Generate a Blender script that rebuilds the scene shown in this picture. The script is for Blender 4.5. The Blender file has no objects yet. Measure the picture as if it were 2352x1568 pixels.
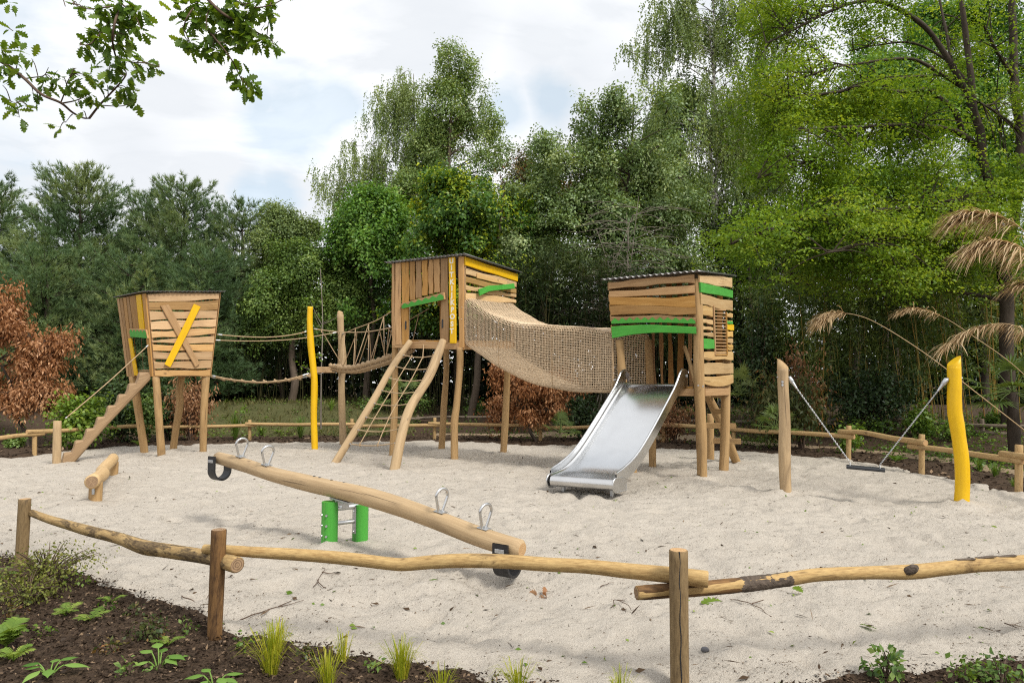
import bpy, math, random
import numpy as np
from mathutils import Vector

rnd = random.Random(11)
rng = np.random.default_rng(11)
SC = bpy.context.scene
COL = SC.collection
PI = math.pi

# ------------------------------------------------------------------ camera frame
# photograph measured on a 2352 x 1568 sheet; the camera stands at the origin, 1.6 m up
CAM_Z, FPX = 1.6, 1568.0
PITCH = math.atan(96.0 / FPX)


def ray(px, py):
    xc, yc = (px - 1176.0) / FPX, (784.0 - py) / FPX
    c, s = math.cos(PITCH), math.sin(PITCH)
    return Vector((xc, c - yc * s, s + yc * c))


def P(px, py, Y):
    r = ray(px, py)
    k = Y / r.y
    return Vector((r.x * k, Y, CAM_Z + r.z * k))


def G(px, py, z=0.0):
    r = ray(px, py)
    k = (z - CAM_Z) / r.z
    return Vector((r.x * k, r.y * k, z))


# ------------------------------------------------------------------ scene bookkeeping
def tag(o, label=None, cat=None, group=None, kind=None):
    if label: o['label'] = label
    if cat: o['category'] = cat
    if group: o['group'] = group
    if kind: o['kind'] = kind
    return o


def thing(name, label, cat, loc=(0, 0, 0), group=None):
    o = bpy.data.objects.new(name, None)
    o.empty_display_size = 0.2
    o.location = loc
    COL.objects.link(o)
    o['_base'] = list(loc)
    return tag(o, label, cat, group)


def base_of(parent):
    while parent is not None:
        if '_base' in parent:
            return np.array(list(parent['_base']), float)
        parent = parent.parent
    return np.zeros(3)


def link(name, me, mats, parent=None, loc=None):
    o = bpy.data.objects.new(name, me)
    for m in (mats if isinstance(mats, (list, tuple)) else [mats]):
        me.materials.append(m)
    COL.objects.link(o)
    if parent is not None:
        o.parent = parent
    if loc is not None:
        o.location = loc
        o['_base'] = list(loc)
    return o


def V(p):
    return p if isinstance(p, Vector) else Vector(p)


def spline(pts, per=6):
    """Catmull-Rom through the points"""
    pts = [V(p) for p in pts]
    if len(pts) < 3 or per < 2:
        return pts
    out = []
    ext = [pts[0] * 2 - pts[1]] + pts + [pts[-1] * 2 - pts[-2]]
    for i in range(1, len(ext) - 2):
        a, b, c, d = ext[i - 1], ext[i], ext[i + 1], ext[i + 2]
        for k in range(per):
            t = k / per
            out.append(0.5 * ((2 * b) + (c - a) * t + (2 * a - 5 * b + 4 * c - d) * t * t + (3 * b - a - 3 * c + d) * t ** 3))
    out.append(pts[-1])
    return out


def lerp(a, b, t):
    return a + (b - a) * t


class MB:
    """collects shapes in world coordinates, links them as ONE mesh object"""

    def __init__(self):
        self.v, self.f, self.m, self.s, self.uv = [], [], [], [], []

    def face(self, ids, m=0, smooth=False, uv=None):
        self.f.append(ids)
        self.m.append(m)
        self.s.append(smooth)
        self.uv.extend(uv if uv else [(0.0, 0.0)] * len(ids))

    def poly(self, pts, m=0, uv=None):
        i = len(self.v)
        self.v.extend(tuple(p) for p in pts)
        self.face(list(range(i, i + len(pts))), m, False, uv)

    def tube(self, pts, r, n=12, m=0, mc=None, per=1, caps=True, wob=0.0, flat=None, smooth=True, bev=0.0):
        pts = [V(p) for p in pts]
        k0 = len(pts)
        if per > 1:
            rs = r if isinstance(r, (list, tuple)) else [r] * k0
            pts = spline(pts, per)
            rr = []
            for i in range(len(pts)):
                t = i / (len(pts) - 1) * (k0 - 1)
                j = min(int(t), k0 - 2)
                q = t - j
                q = q * q * (3 - 2 * q)
                rr.append(rs[j] + (rs[j + 1] - rs[j]) * q)
            r = rr
        if not isinstance(r, (list, tuple)):
            r = [r] * len(pts)
        r = list(r)
        if bev > 0 and len(pts) >= 2:      # softened ends
            d0 = (pts[1] - pts[0]).normalized() * bev
            d1 = (pts[-1] - pts[-2]).normalized() * bev
            pts = [pts[0], pts[0] + d0] + pts[1:-1] + [pts[-1] - d1, pts[-1]]
            r = [r[0] - bev, r[0]] + r[1:-1] + [r[-1], r[-1] - bev]
        N = len(pts)
        u0, v0 = rnd.uniform(0, 50), rnd.uniform(0, 50)
        ph = rnd.uniform(0, 9)
        up = None
        rings = []
        L = 0.0
        for i in range(N):
            t = (pts[min(i + 1, N - 1)] - pts[max(i - 1, 0)])
            if t.length < 1e-9:
                t = Vector((0, 0, 1))
            t.normalize()
            if up is None:
                ref = Vector((0, 0, 1)) if abs(t.z) < 0.9 else Vector((1, 0, 0))
                up = (ref - t * ref.dot(t)).normalized()
            else:
                up = up - t * up.dot(t)
                up.normalize()
            side = t.cross(up)
            if i:
                L += (pts[i] - pts[i - 1]).length
            ring = []
            for k in range(n):
                a = 2 * PI * k / n
                q = r[i]
                if wob:
                    q *= 1 + wob * (math.sin(2 * a + ph + L * 2.3) * 0.6 + math.sin(3 * a - ph + L * 4.1) * 0.4 + 0.5 * math.sin(L * 5.3 + ph * 3))
                ca, sa = math.cos(a) * q, math.sin(a) * q
                if flat:
                    ca *= flat
                ring.append(len(self.v))
                self.v.append(tuple(pts[i] + up * ca + side * sa))
            rings.append((ring, L, r[i]))
        for i in range(N - 1):
            a, la, ra = rings[i]
            b, lb, rb = rings[i + 1]
            for k in range(n):
                k2 = (k + 1) % n
                c0, c1 = 2 * PI * k / n, 2 * PI * (k + 1) / n
                rm = (ra + rb) / 2
                self.face([a[k], a[k2], b[k2], b[k]], m, smooth,
                          [(u0 + la, v0 + c0 * rm), (u0 + la, v0 + c1 * rm), (u0 + lb, v0 + c1 * rm), (u0 + lb, v0 + c0 * rm)])
        if caps:
            mc = m if mc is None else mc
            for ring, rev in ((rings[0][0], True), (rings[-1][0], False)):
                ps = [self.v[q] for q in ring]
                c = np.mean(np.array(ps), axis=0)
                uv = [(p[0] - c[0] + p[1] - c[1], p[2] - c[2]) for p in ps]
                # ring coordinates: local disc
                rr_ = max(np.linalg.norm(np.array(ps[0]) - c), 1e-6)
                uv = [(math.cos(2 * PI * k / n) * rr_, math.sin(2 * PI * k / n) * rr_) for k in range(n)]
                i0 = len(self.v)
                self.v.extend(ps)
                ids = list(range(i0, i0 + n))
                if rev:
                    ids, uv = ids[::-1], uv[::-1]
                self.face(ids, mc, False, uv)

    def plank(self, Q, a0, a1, b0, b1, t0=0.0, t1=1.0, th=0.026, amp=0.010, out=None, off=0.0, m=0, seg=10, bulge0=0.0, bulge1=0.0, ch=0.007, edge0=None):
        """a board on the face Q=(S0,S1,E0,E1): start edge S0->S1, end edge E0->E1; a0..a1 the width share at the start, b0..b1 at the end"""
        S0, S1, E0, E1 = [V(q) for q in Q]
        n = (S1 - S0).cross(E0 - S0).normalized()
        if out is not None and n.dot(V(out)) < 0:
            n = -n
        pa, pb, pc, pd = (rnd.uniform(0, 6.28) for _ in range(4))
        fa, fb = rnd.uniform(4, 9), rnd.uniform(4, 9)
        u0, v0 = rnd.uniform(0, 50), rnd.uniform(0, 50)
        off += rnd.uniform(0, 0.006)
        amp *= 1.5
        shr = 0.004 if amp > 0.003 else 0.0
        sec = []
        for i in range(seg + 1):
            q = i / seg
            t = lerp(t0, t1, q)
            A, B = S0.lerp(E0, t), S1.lerp(E1, t)
            W = (B - A).length
            w0, w1 = lerp(a0, b0, t), lerp(a1, b1, t)
            e = math.sin(PI * q)
            w0 += (amp * (math.sin(fa * q + pa) + 0.5 * math.sin(2.3 * fa * q + pb)) + bulge0 * e) / W
            w1 += (amp * (math.sin(fb * q + pc) + 0.5 * math.sin(2.1 * fb * q + pd)) + bulge1 * e) / W
            if edge0:
                w0 += edge0(q) / W
            p0, p1 = A.lerp(B, w0 + shr / W), A.lerp(B, w1 - shr / W)
            d = (p1 - p0).normalized()
            lo, hi = n * off, n * (off + th)
            sec.append([p0 + lo, p0 + hi - n * ch, p0 + hi + d * ch, p1 + hi - d * ch, p1 + hi - n * ch, p1 + lo])
        base = len(self.v)
        for s in sec:
            self.v.extend(tuple(p) for p in s)
        Lt = (sec[-1][0] - sec[0][0]).length
        Wm = (sec[0][0] - sec[0][5]).length
        vv = [0, 0.02, 0.03, Wm - 0.03, Wm - 0.02, Wm, Wm + 0.03]
        for i in range(seg):
            for k in range(6):
                k2 = (k + 1) % 6
                ua, ub = u0 + Lt * i / seg, u0 + Lt * (i + 1) / seg
                self.face([base + i * 6 + k, base + i * 6 + k2, base + (i + 1) * 6 + k2, base + (i + 1) * 6 + k], m, False,
                          [(ua, v0 + vv[k]), (ua, v0 + vv[k + 1]), (ub, v0 + vv[k + 1]), (ub, v0 + vv[k])])
        for i, rev in ((0, False), (seg, True)):
            ids = [base + i * 6 + k for k in range(6)]
            ps = [self.v[q] for q in ids]
            j = len(self.v)
            self.v.extend(ps)
            ids = list(range(j, j + 6))
            self.face(ids[::-1] if rev else ids, m, False, [(u0, v0 + vv[k]) for k in range(6)])

    def bar(self, a, b, w, h, up=(0, 0, 1), m=0, ch=0.006):
        """rectangular bar with chamfered edges from a to b, w across, h along up"""
        a, b = V(a), V(b)
        t = (b - a).normalized()
        u = V(up)
        u = (u - t * u.dot(t)).normalized()
        s = t.cross(u)
        c = min(ch, w * 0.3, h * 0.3)
        prof = [(-w / 2, -h / 2 + c), (-w / 2, h / 2 - c), (-w / 2 + c, h / 2), (w / 2 - c, h / 2), (w / 2, h / 2 - c), (w / 2, -h / 2 + c), (w / 2 - c, -h / 2), (-w / 2 + c, -h / 2)]
        base = len(self.v)
        for p in (a, b):
            for x, y in prof:
                self.v.append(tuple(p + s * x + u * y))
        u0, v0 = rnd.uniform(0, 50), rnd.uniform(0, 50)
        L = (b - a).length
        acc = 0
        for k in range(8):
            k2 = (k + 1) % 8
            d = math.dist(prof[k], prof[k2])
            self.face([base + k, base + k2, base + 8 + k2, base + 8 + k], m, False, [(u0, v0 + acc), (u0, v0 + acc + d), (u0 + L, v0 + acc + d), (u0 + L, v0 + acc)])
            acc += d
        for o, rev in ((0, True), (8, False)):
            ps = [self.v[base + o + k] for k in range(8)]
            j = len(self.v)
            self.v.extend(ps)
            ids = list(range(j, j + 8))
            self.face(ids[::-1] if rev else ids, m, False, [(u0, v0 + p[1]) for p in prof])

    def prism(self, outline, origin, ax, ay, n, th, m=0):
        """flat outline [(x,y)] in the plane (origin, ax, ay), thickness th along n"""
        o, ax, ay, n = V(origin), V(ax), V(ay), V(n)
        a = [o + ax * x + ay * y for x, y in outline]
        b = [p + n * th for p in a]
        k = len(a)
        i = len(self.v)
        self.v.extend(tuple(p) for p in a + b)
        u0 = rnd.uniform(0, 50)
        uv = [(u0 + x, u0 + y) for x, y in outline]
        self.face(list(range(i, i + k))[::-1], m, False, uv[::-1])
        self.face(list(range(i + k, i + 2 * k)), m, False, uv)
        for q in range(k):
            q2 = (q + 1) % k
            self.face([i + q, i + q2, i + k + q2, i + k + q], m, False, [uv[q], uv[q2], uv[q2], uv[q]])

    def strip(self, pts, wid, side, m=0, cup=0.0):
        """leaf blade: a ribbon along pts with widths wid, side = sideways direction, cup lifts the two margins"""
        pts = [V(p) for p in pts]
        side = V(side)
        base = len(self.v)
        N = len(pts)
        for i in range(N):
            t = pts[min(i + 1, N - 1)] - pts[max(i - 1, 0)]
            s = (side - t * (side.dot(t) / max(t.length_squared, 1e-9)))
            if s.length < 1e-6:
                s = Vector((1, 0, 0))
            s.normalize()
            nn = s.cross(t).normalized()
            w = wid[i] / 2
            self.v.extend([tuple(pts[i] - s * w + nn * cup * w), tuple(pts[i]), tuple(pts[i] + s * w + nn * cup * w)])
        for i in range(N - 1):
            a, b = base + 3 * i, base + 3 * i + 3
            self.face([a, a + 1, b + 1, b], m, True)
            self.face([a + 1, a + 2, b + 2, b + 1], m, True)

    def build(self, name, mats, parent=None, loc=None, attr=None):
        off = base_of(parent) if parent is not None else np.array(loc if loc is not None else (0, 0, 0), float)
        me = bpy.data.meshes.new(name)
        vs = np.array(self.v, float).reshape(-1, 3) - off
        me.from_pydata(vs.tolist(), [], self.f)
        uvl = me.uv_layers.new(name='UVMap')
        uvl.data.foreach_set('uv', np.array(self.uv, np.float32).ravel())
        me.polygons.foreach_set('material_index', np.array(self.m, np.int32))
        me.polygons.foreach_set('use_smooth', np.array(self.s, bool))
        me.update()
        return link(name, me, mats, parent, loc)


class Multi:
    """every shape added becomes a part of its own"""

    def __init__(self):
        self.items = []

    def _add(self, fn, *a, **k):
        m = MB()
        getattr(m, fn)(*a, **k)
        self.items.append(m)

    def tube(self, *a, **k): self._add('tube', *a, **k)
    def bar(self, *a, **k): self._add('bar', *a, **k)

    def build(self, name, mats, parent=None):
        o = None
        for m in self.items:
            o = m.build(name, mats, parent)
        return o


# ------------------------------------------------------------------ numpy meshes for foliage
def np_mesh(name, verts, faces, tint=None):
    """verts (n,3), faces (m,k) all with the same k"""
    me = bpy.data.meshes.new(name)
    n, (m, k) = len(verts), faces.shape
    me.vertices.add(n)
    me.vertices.foreach_set('co', verts.astype(np.float32).ravel())
    me.loops.add(m * k)
    me.loops.foreach_set('vertex_index', faces.astype(np.int32).ravel())
    me.polygons.add(m)
    me.polygons.foreach_set('loop_start', (np.arange(m) * k).astype(np.int32))
    me.polygons.foreach_set('loop_total', np.full(m, k, np.int32))
    if tint is not None:
        at = me.attributes.new('tint', 'FLOAT', 'POINT')
        at.data.foreach_set('value', tint.astype(np.float32))
    me.update(calc_edges=True)
    return me


def unit(a):
    return a / np.maximum(np.linalg.norm(a, axis=-1, keepdims=True), 1e-9)


def scatter(tv, tf, pos, ax, nrm, size, tint):
    """copies of a template (x = length, y = width, z = normal) at pos"""
    x = unit(ax)
    z = unit(nrm - x * np.sum(nrm * x, axis=1, keepdims=True))
    y = np.cross(z, x)
    n, k = len(pos), len(tv)
    R = np.stack([x, y, z], axis=1)                       # n,3,3
    v = np.einsum('kj,njd->nkd', tv, R) * size[:, None, None] + pos[:, None, :]
    f = (tf[None, :, :] + (np.arange(n) * k)[:, None, None]).reshape(-1, tf.shape[1])
    return v.reshape(-1, 3), f, np.repeat(tint, k)


LEAF_V = np.array([[0, 0, 0], [0.45, 0.30, 0.10], [1, 0, -0.06], [0.45, -0.30, 0.10]])
LEAF_F = np.array([[0, 3, 2, 1]])
NARROW_V = np.array([[0, 0, 0], [0.4, 0.10, 0.03], [1, 0, -0.10], [0.4, -0.10, 0.03]])


def needle_tuft(n=9, spread=0.55, w=0.045, seed=1):
    r = np.random.default_rng(seed)
    vs, fs = [], []
    for i in range(n):
        a = 2 * PI * i / n + r.uniform(-.3, .3)
        s = spread * r.uniform(0.3, 1.15)
        d = np.array([1.0, math.cos(a) * s, math.sin(a) * s])
        d /= np.linalg.norm(d)
        L = r.uniform(0.75, 1.0)
        p = np.cross(d, r.normal(size=3))
        p /= np.linalg.norm(p)
        b = np.array([r.uniform(0, .25), 0, 0])
        j = len(vs)
        vs += [b - p * w / 2, b + p * w / 2, b + d * L]
        fs.append([j, j + 1, j + 2])
    return np.array(vs), np.array(fs)


# ------------------------------------------------------------------ noise
_T2 = np.random.default_rng(5).random((256, 256))
_T3 = np.random.default_rng(6).random((64, 64, 64))


def vnoise(x, y):
    xi, yi = np.floor(x).astype(int), np.floor(y).astype(int)
    fx, fy = x - xi, y - yi
    fx, fy = fx * fx * (3 - 2 * fx), fy * fy * (3 - 2 * fy)
    g = lambda i, j: _T2[i % 256, j % 256]
    return (g(xi, yi) * (1 - fx) + g(xi + 1, yi) * fx) * (1 - fy) + (g(xi, yi + 1) * (1 - fx) + g(xi + 1, yi + 1) * fx) * fy


def fbm(x, y, o=4):
    s, a, t = 0.0, 1.0, 0.0
    for i in range(o):
        s = s + a * vnoise(x * 2 ** i + 17.3 * i, y * 2 ** i + 9.1 * i)
        t += a
        a *= 0.5
    return s / t


def vnoise3(p):
    i = np.floor(p).astype(int)
    f = p - i
    f = f * f * (3 - 2 * f)
    out = 0
    for a in (0, 1):
        for b in (0, 1):
            for c in (0, 1):
                w = (f[:, 0] if a else 1 - f[:, 0]) * (f[:, 1] if b else 1 - f[:, 1]) * (f[:, 2] if c else 1 - f[:, 2])
                out = out + w * _T3[(i[:, 0] + a) % 64, (i[:, 1] + b) % 64, (i[:, 2] + c) % 64]
    return out
# ------------------------------------------------------------------ materials
def new_mat(name):
    m = bpy.data.materials.new(name)
    m.use_nodes = True
    nt = m.node_tree
    nt.nodes.clear()
    out = nt.nodes.new('ShaderNodeOutputMaterial')
    return m, nt, out


def N(nt, typ, **kw):
    n = nt.nodes.new(typ)
    for k, v in kw.items():
        if hasattr(n, k):
            setattr(n, k, v)
        else:
            n.inputs[k].default_value = v
    return n


def ramp(nt, fac, stops, interp='LINEAR'):
    r = nt.nodes.new('ShaderNodeValToRGB')
    r.color_ramp.interpolation = interp
    e = r.color_ramp.elements
    while len(e) > 1:
        e.remove(e[-1])
    e[0].position = stops[0][0]
    e[0].color = (*stops[0][1], 1)
    for p, c in stops[1:]:
        x = e.new(p)
        x.color = (*c, 1)
    nt.links.new(fac, r.inputs[0])
    return r.outputs[0]


def mix(nt, fac, a, b, mode='MIX'):
    m = nt.nodes.new('ShaderNodeMix')
    m.data_type = 'RGBA'
    m.blend_type = mode
    for s, v in ((0, fac), (6, a), (7, b)):
        if isinstance(v, bpy.types.NodeSocket):
            nt.links.new(v, m.inputs[s])
        elif s == 0:
            m.inputs[0].default_value = v
        else:
            m.inputs[s].default_value = (*v, 1)
    return m.outputs[2]


def math_(nt, op, a, b=None):
    m = nt.nodes.new('ShaderNodeMath')
    m.operation = op
    for i, v in ((0, a), (1, b)):
        if v is None:
            continue
        if isinstance(v, bpy.types.NodeSocket):
            nt.links.new(v, m.inputs[i])
        else:
            m.inputs[i].default_value = v
    return m.outputs[0]


def noise_tex(nt, vec, scale, detail=4, rough=0.55, dist=0.0):
    n = N(nt, 'ShaderNodeTexNoise')
    n.inputs['Scale'].default_value = scale
    n.inputs['Detail'].default_value = detail
    n.inputs['Roughness'].default_value = rough
    n.inputs['Distortion'].default_value = dist
    if vec is not None:
        nt.links.new(vec, n.inputs['Vector'])
    return n.outputs['Fac']


def mapping(nt, vec, sc):
    m = nt.nodes.new('ShaderNodeMapping')
    m.inputs['Scale'].default_value = sc
    nt.links.new(vec, m.inputs['Vector'])
    return m.outputs[0]


def principled(nt, out, col, rough=0.6, metal=0.0, spec=0.4, bump=None, bstr=0.3, bdist=0.01):
    b = nt.nodes.new('ShaderNodeBsdfPrincipled')
    if isinstance(col, bpy.types.NodeSocket):
        nt.links.new(col, b.inputs['Base Color'])
    else:
        b.inputs['Base Color'].default_value = (*col, 1)
    if isinstance(rough, bpy.types.NodeSocket):
        nt.links.new(rough, b.inputs['Roughness'])
    else:
        b.inputs['Roughness'].default_value = rough
    b.inputs['Metallic'].default_value = metal
    b.inputs['Specular IOR Level'].default_value = spec
    if bump is not None:
        bp = nt.nodes.new('ShaderNodeBump')
        bp.inputs['Strength'].default_value = bstr
        bp.inputs['Distance'].default_value = bdist
        nt.links.new(bump, bp.inputs['Height'])
        nt.links.new(bp.outputs[0], b.inputs['Normal'])
    nt.links.new(b.outputs[0], out.inputs[0])
    return b


def wood(name, lo, mid, hi, stain=(0.10, 0.06, 0.035), stain_amt=0.35, vary=0.58, rough=0.62, knots=True):
    """planed or peeled timber: grain runs along U of the UV map (metres)"""
    m, nt, out = new_mat(name)
    uv = nt.nodes.new('ShaderNodeTexCoord').outputs['UV']
    g1 = noise_tex(nt, mapping(nt, uv, (1.6, 26, 1)), 1.0, 5, 0.6, 0.6)
    g2 = noise_tex(nt, mapping(nt, uv, (5, 140, 1)), 1.0, 3, 0.6)
    blot = noise_tex(nt, mapping(nt, uv, (1.1, 4.0, 1)), 1.0, 4, 0.6, 0.8)
    c = ramp(nt, g1, [(0.28, lo), (0.5, mid), (0.72, hi)])
    c = mix(nt, 0.35, c, ramp(nt, g2, [(0.3, lo), (0.7, hi)]))
    c = mix(nt, math_(nt, 'MULTIPLY', ramp(nt, blot, [(0.56, (0, 0, 0)), (0.75, (1, 1, 1))]), stain_amt), c, stain)
    if knots:
        vo = N(nt, 'ShaderNodeTexVoronoi')
        vo.inputs['Scale'].default_value = 1.0
        vo.inputs['Randomness'].default_value = 1.0
        nt.links.new(mapping(nt, uv, (2.2, 7.0, 1)), vo.inputs['Vector'])
        k = ramp(nt, vo.outputs['Distance'], [(0.0, (1, 1, 1)), (0.05, (0.8, 0.8, 0.8)), (0.10, (0, 0, 0))])
        c = mix(nt, math_(nt, 'MULTIPLY', k, 0.65), c, stain)
    crk = noise_tex(nt, mapping(nt, uv, (0.9, 38, 1)), 1.0, 2, 0.5, 0.3)
    c = mix(nt, ramp(nt, crk, [(0.665, (0, 0, 0)), (0.70, (0.6, 0.6, 0.6))]), c, tuple(x * 0.6 for x in stain))
    isl = nt.nodes.new('ShaderNodeNewGeometry').outputs['Random Per Island']
    hsv = nt.nodes.new('ShaderNodeHueSaturation')
    nt.links.new(c, hsv.inputs['Color'])
    nt.links.new(math_(nt, 'ADD', math_(nt, 'MULTIPLY', isl, vary), 1 - vary / 2), hsv.inputs['Value'])
    sat = math_(nt, 'FRACT', math_(nt, 'MULTIPLY', isl, 17.3))
    nt.links.new(math_(nt, 'ADD', math_(nt, 'MULTIPLY', sat, 0.28), 0.84), hsv.inputs['Saturation'])
    h = math_(nt, 'ADD', math_(nt, 'MULTIPLY', g1, 0.6), math_(nt, 'MULTIPLY', g2, 0.4))
    principled(nt, out, hsv.outputs[0], rough, 0, 0.18, h, 0.45, 0.005)
    return m


def bark_wood(name, pale, mid, dark, lo=0.50, hi=0.62, rough=0.75):
    """peeled pole with bark left on in patches"""
    m, nt, out = new_mat(name)
    uv = nt.nodes.new('ShaderNodeTexCoord').outputs['UV']
    g = noise_tex(nt, mapping(nt, uv, (5.0, 46, 1)), 1.0, 6, 0.7, 0.8)
    patch = noise_tex(nt, mapping(nt, uv, (2.3, 7.0, 1)), 1.0, 6, 0.68, 1.2)
    c = ramp(nt, g, [(0.3, mid), (0.65, pale)])
    f = ramp(nt, patch, [(lo, (0, 0, 0)), (hi, (1, 1, 1))])
    c = mix(nt, f, c, dark)
    fine = noise_tex(nt, mapping(nt, uv, (20, 90, 1)), 1.0, 3, 0.6)
    c = mix(nt, 0.35, c, ramp(nt, fine, [(0.3, dark), (0.6, pale)]), 'MIX')
    h = math_(nt, 'ADD', math_(nt, 'MULTIPLY', patch, 0.7), math_(nt, 'MULTIPLY', g, 0.4))
    principled(nt, out, c, rough, 0, 0.25, h, 0.6, 0.008)
    return m


def end_grain(name, pale, dark):
    m, nt, out = new_mat(name)
    uv = nt.nodes.new('ShaderNodeTexCoord').outputs['UV']
    w = N(nt, 'ShaderNodeTexWave', wave_type='RINGS', rings_direction='SPHERICAL')
    w.inputs['Scale'].default_value = 22
    w.inputs['Distortion'].default_value = 1.5
    nt.links.new(uv, w.inputs['Vector'])
    n = noise_tex(nt, uv, 30, 4, 0.6)
    c = mix(nt, 0.45, ramp(nt, w.outputs['Fac'], [(0.2, dark), (0.8, pale)]), ramp(nt, n, [(0.3, dark), (0.7, pale)]))
    principled(nt, out, c, 0.8, 0, 0.2)
    return m


def paint(name, col, col2, rough=0.42):
    m, nt, out = new_mat(name)
    uv = nt.nodes.new('ShaderNodeTexCoord').outputs['UV']
    g = noise_tex(nt, mapping(nt, uv, (3, 40, 1)), 1.0, 4, 0.6)
    b = noise_tex(nt, mapping(nt, uv, (3, 5, 1)), 1.0, 4, 0.6)
    c = ramp(nt, math_(nt, 'ADD', math_(nt, 'MULTIPLY', g, 0.5), math_(nt, 'MULTIPLY', b, 0.5)), [(0.35, col2), (0.62, col)])
    sc = noise_tex(nt, mapping(nt, uv, (9, 30, 1)), 1.0, 5, 0.7, 0.6)
    c = mix(nt, ramp(nt, sc, [(0.66, (0, 0, 0)), (0.73, (0.45, 0.45, 0.45))]), c, (0.40, 0.29, 0.15))
    principled(nt, out, c, rough, 0, 0.35, math_(nt, 'ADD', g, sc), 0.3, 0.004)
    return m


def plain(name, col, rough=0.6, metal=0.0, var=0.25, scale=40.0, bstr=0.2, spec=0.4, coord='Object'):
    m, nt, out = new_mat(name)
    co = nt.nodes.new('ShaderNodeTexCoord').outputs[coord]
    n = noise_tex(nt, co, scale, 4, 0.6)
    lo = tuple(c * (1 - var) for c in col)
    hi = tuple(min(1, c * (1 + var)) for c in col)
    principled(nt, out, ramp(nt, n, [(0.3, lo), (0.7, hi)]), rough, metal, spec, n, bstr, 0.003)
    return m


def steel(name, rough=0.26, col=(0.62, 0.63, 0.64), brushed=(2, 160, 2)):
    m, nt, out = new_mat(name)
    uv = nt.nodes.new('ShaderNodeTexCoord').outputs['UV']
    n = noise_tex(nt, mapping(nt, uv, brushed), 1.0, 4, 0.6)
    b = noise_tex(nt, mapping(nt, uv, (2.2, 2.2, 1)), 1.0, 5, 0.6, 0.6)
    r = math_(nt, 'ADD', math_(nt, 'MULTIPLY', b, 0.14), rough - 0.07)
    c = mix(nt, 0.25, col, ramp(nt, b, [(0.3, tuple(x * 0.7 for x in col)), (0.7, tuple(min(1, x * 1.15) for x in col))]))
    principled(nt, out, c, r, 1.0, 0.5)
    return m


def leaf_mat(name, dark, mid, light, trans=0.30, gloss=0.10, rough=0.45, tr_tint=(1.25, 1.15, 0.45)):
    """leaves: per-leaf colour from the mesh attribute 'tint', diffuse + translucent + a little gloss"""
    m, nt, out = new_mat(name)
    a = N(nt, 'ShaderNodeAttribute', attribute_name='tint')
    c = ramp(nt, a.outputs['Fac'], [(0.0, dark), (0.5, mid), (1.0, light)])
    d = nt.nodes.new('ShaderNodeBsdfDiffuse')
    nt.links.new(c, d.inputs[0])
    t = nt.nodes.new('ShaderNodeBsdfTranslucent')
    nt.links.new(mix(nt, 1.0, c, tr_tint, 'MULTIPLY'), t.inputs[0])
    g = nt.nodes.new('ShaderNodeBsdfGlossy')
    g.inputs['Roughness'].default_value = rough
    g.inputs[0].default_value = (0.9, 0.95, 1.0, 1)
    m1 = nt.nodes.new('ShaderNodeMixShader')
    m1.inputs[0].default_value = trans
    nt.links.new(d.outputs[0], m1.inputs[1])
    nt.links.new(t.outputs[0], m1.inputs[2])
    m2 = nt.nodes.new('ShaderNodeMixShader')
    m2.inputs[0].default_value = gloss * 0.22
    nt.links.new(m1.outputs[0], m2.inputs[1])
    nt.links.new(g.outputs[0], m2.inputs[2])
    nt.links.new(m2.outputs[0], out.inputs[0])
    return m


def bark(name, lo, hi, sc=(12, 12, 2.5), bstr=0.8):
    m, nt, out = new_mat(name)
    co = nt.nodes.new('ShaderNodeTexCoord').outputs['Object']
    n = noise_tex(nt, mapping(nt, co, sc), 1.0, 6, 0.65, 0.6)
    b = noise_tex(nt, co, 1.3, 4, 0.6)
    c = mix(nt, 0.4, ramp(nt, n, [(0.3, lo), (0.7, hi)]), ramp(nt, b, [(0.3, lo), (0.7, hi)]))
    principled(nt, out, c, 0.85, 0, 0.2, n, bstr, 0.02)
    return m


M = {}
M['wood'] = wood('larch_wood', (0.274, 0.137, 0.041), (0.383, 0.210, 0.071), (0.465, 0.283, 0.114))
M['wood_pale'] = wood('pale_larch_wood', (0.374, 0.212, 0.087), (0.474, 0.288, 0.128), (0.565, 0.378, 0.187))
M['wood_light'] = wood('light_larch_wood', (0.410, 0.245, 0.087), (0.511, 0.326, 0.128), (0.593, 0.415, 0.192), stain_amt=0.25)  # lighter larch; on the right-hand walls it puts the sun into the colour
M['wood_dark'] = wood('shaded_larch', (0.237, 0.113, 0.034), (0.319, 0.163, 0.052), (0.392, 0.217, 0.078))  # darker larch for rear and far walls, their shade put into the colour
M['log'] = wood('peeled_log', (0.264, 0.142, 0.039), (0.383, 0.222, 0.068), (0.483, 0.302, 0.109), stain_amt=0.55, vary=0.22)
M['log_pale'] = wood('pale_peeled_log', (0.310, 0.198, 0.087), (0.420, 0.278, 0.128), (0.511, 0.359, 0.182), stain_amt=0.5, vary=0.15)
M['log_grey'] = wood('weathered_log', (0.219, 0.127, 0.055), (0.319, 0.194, 0.087), (0.410, 0.269, 0.132), stain_amt=0.5, vary=0.2)
M['end'] = end_grain('cut_log_end', (0.56, 0.37, 0.19), (0.36, 0.21, 0.10))
M['end_dark'] = end_grain('weathered_log_end', (0.40, 0.27, 0.16), (0.13, 0.08, 0.05))
M['pole'] = bark_wood('fence_pole', (0.528, 0.370, 0.163), (0.317, 0.180, 0.062), (0.088, 0.046, 0.021), 0.57, 0.68)
M['pole_bark'] = bark_wood('fence_pole_with_bark', (0.44, 0.31, 0.14), (0.27, 0.155, 0.058), (0.040, 0.024, 0.016), 0.48, 0.55)
M['pole_post'] = bark_wood('fence_post_wood', (0.264, 0.184, 0.092), (0.152, 0.096, 0.044), (0.048, 0.030, 0.019), 0.55, 0.72)
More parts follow.
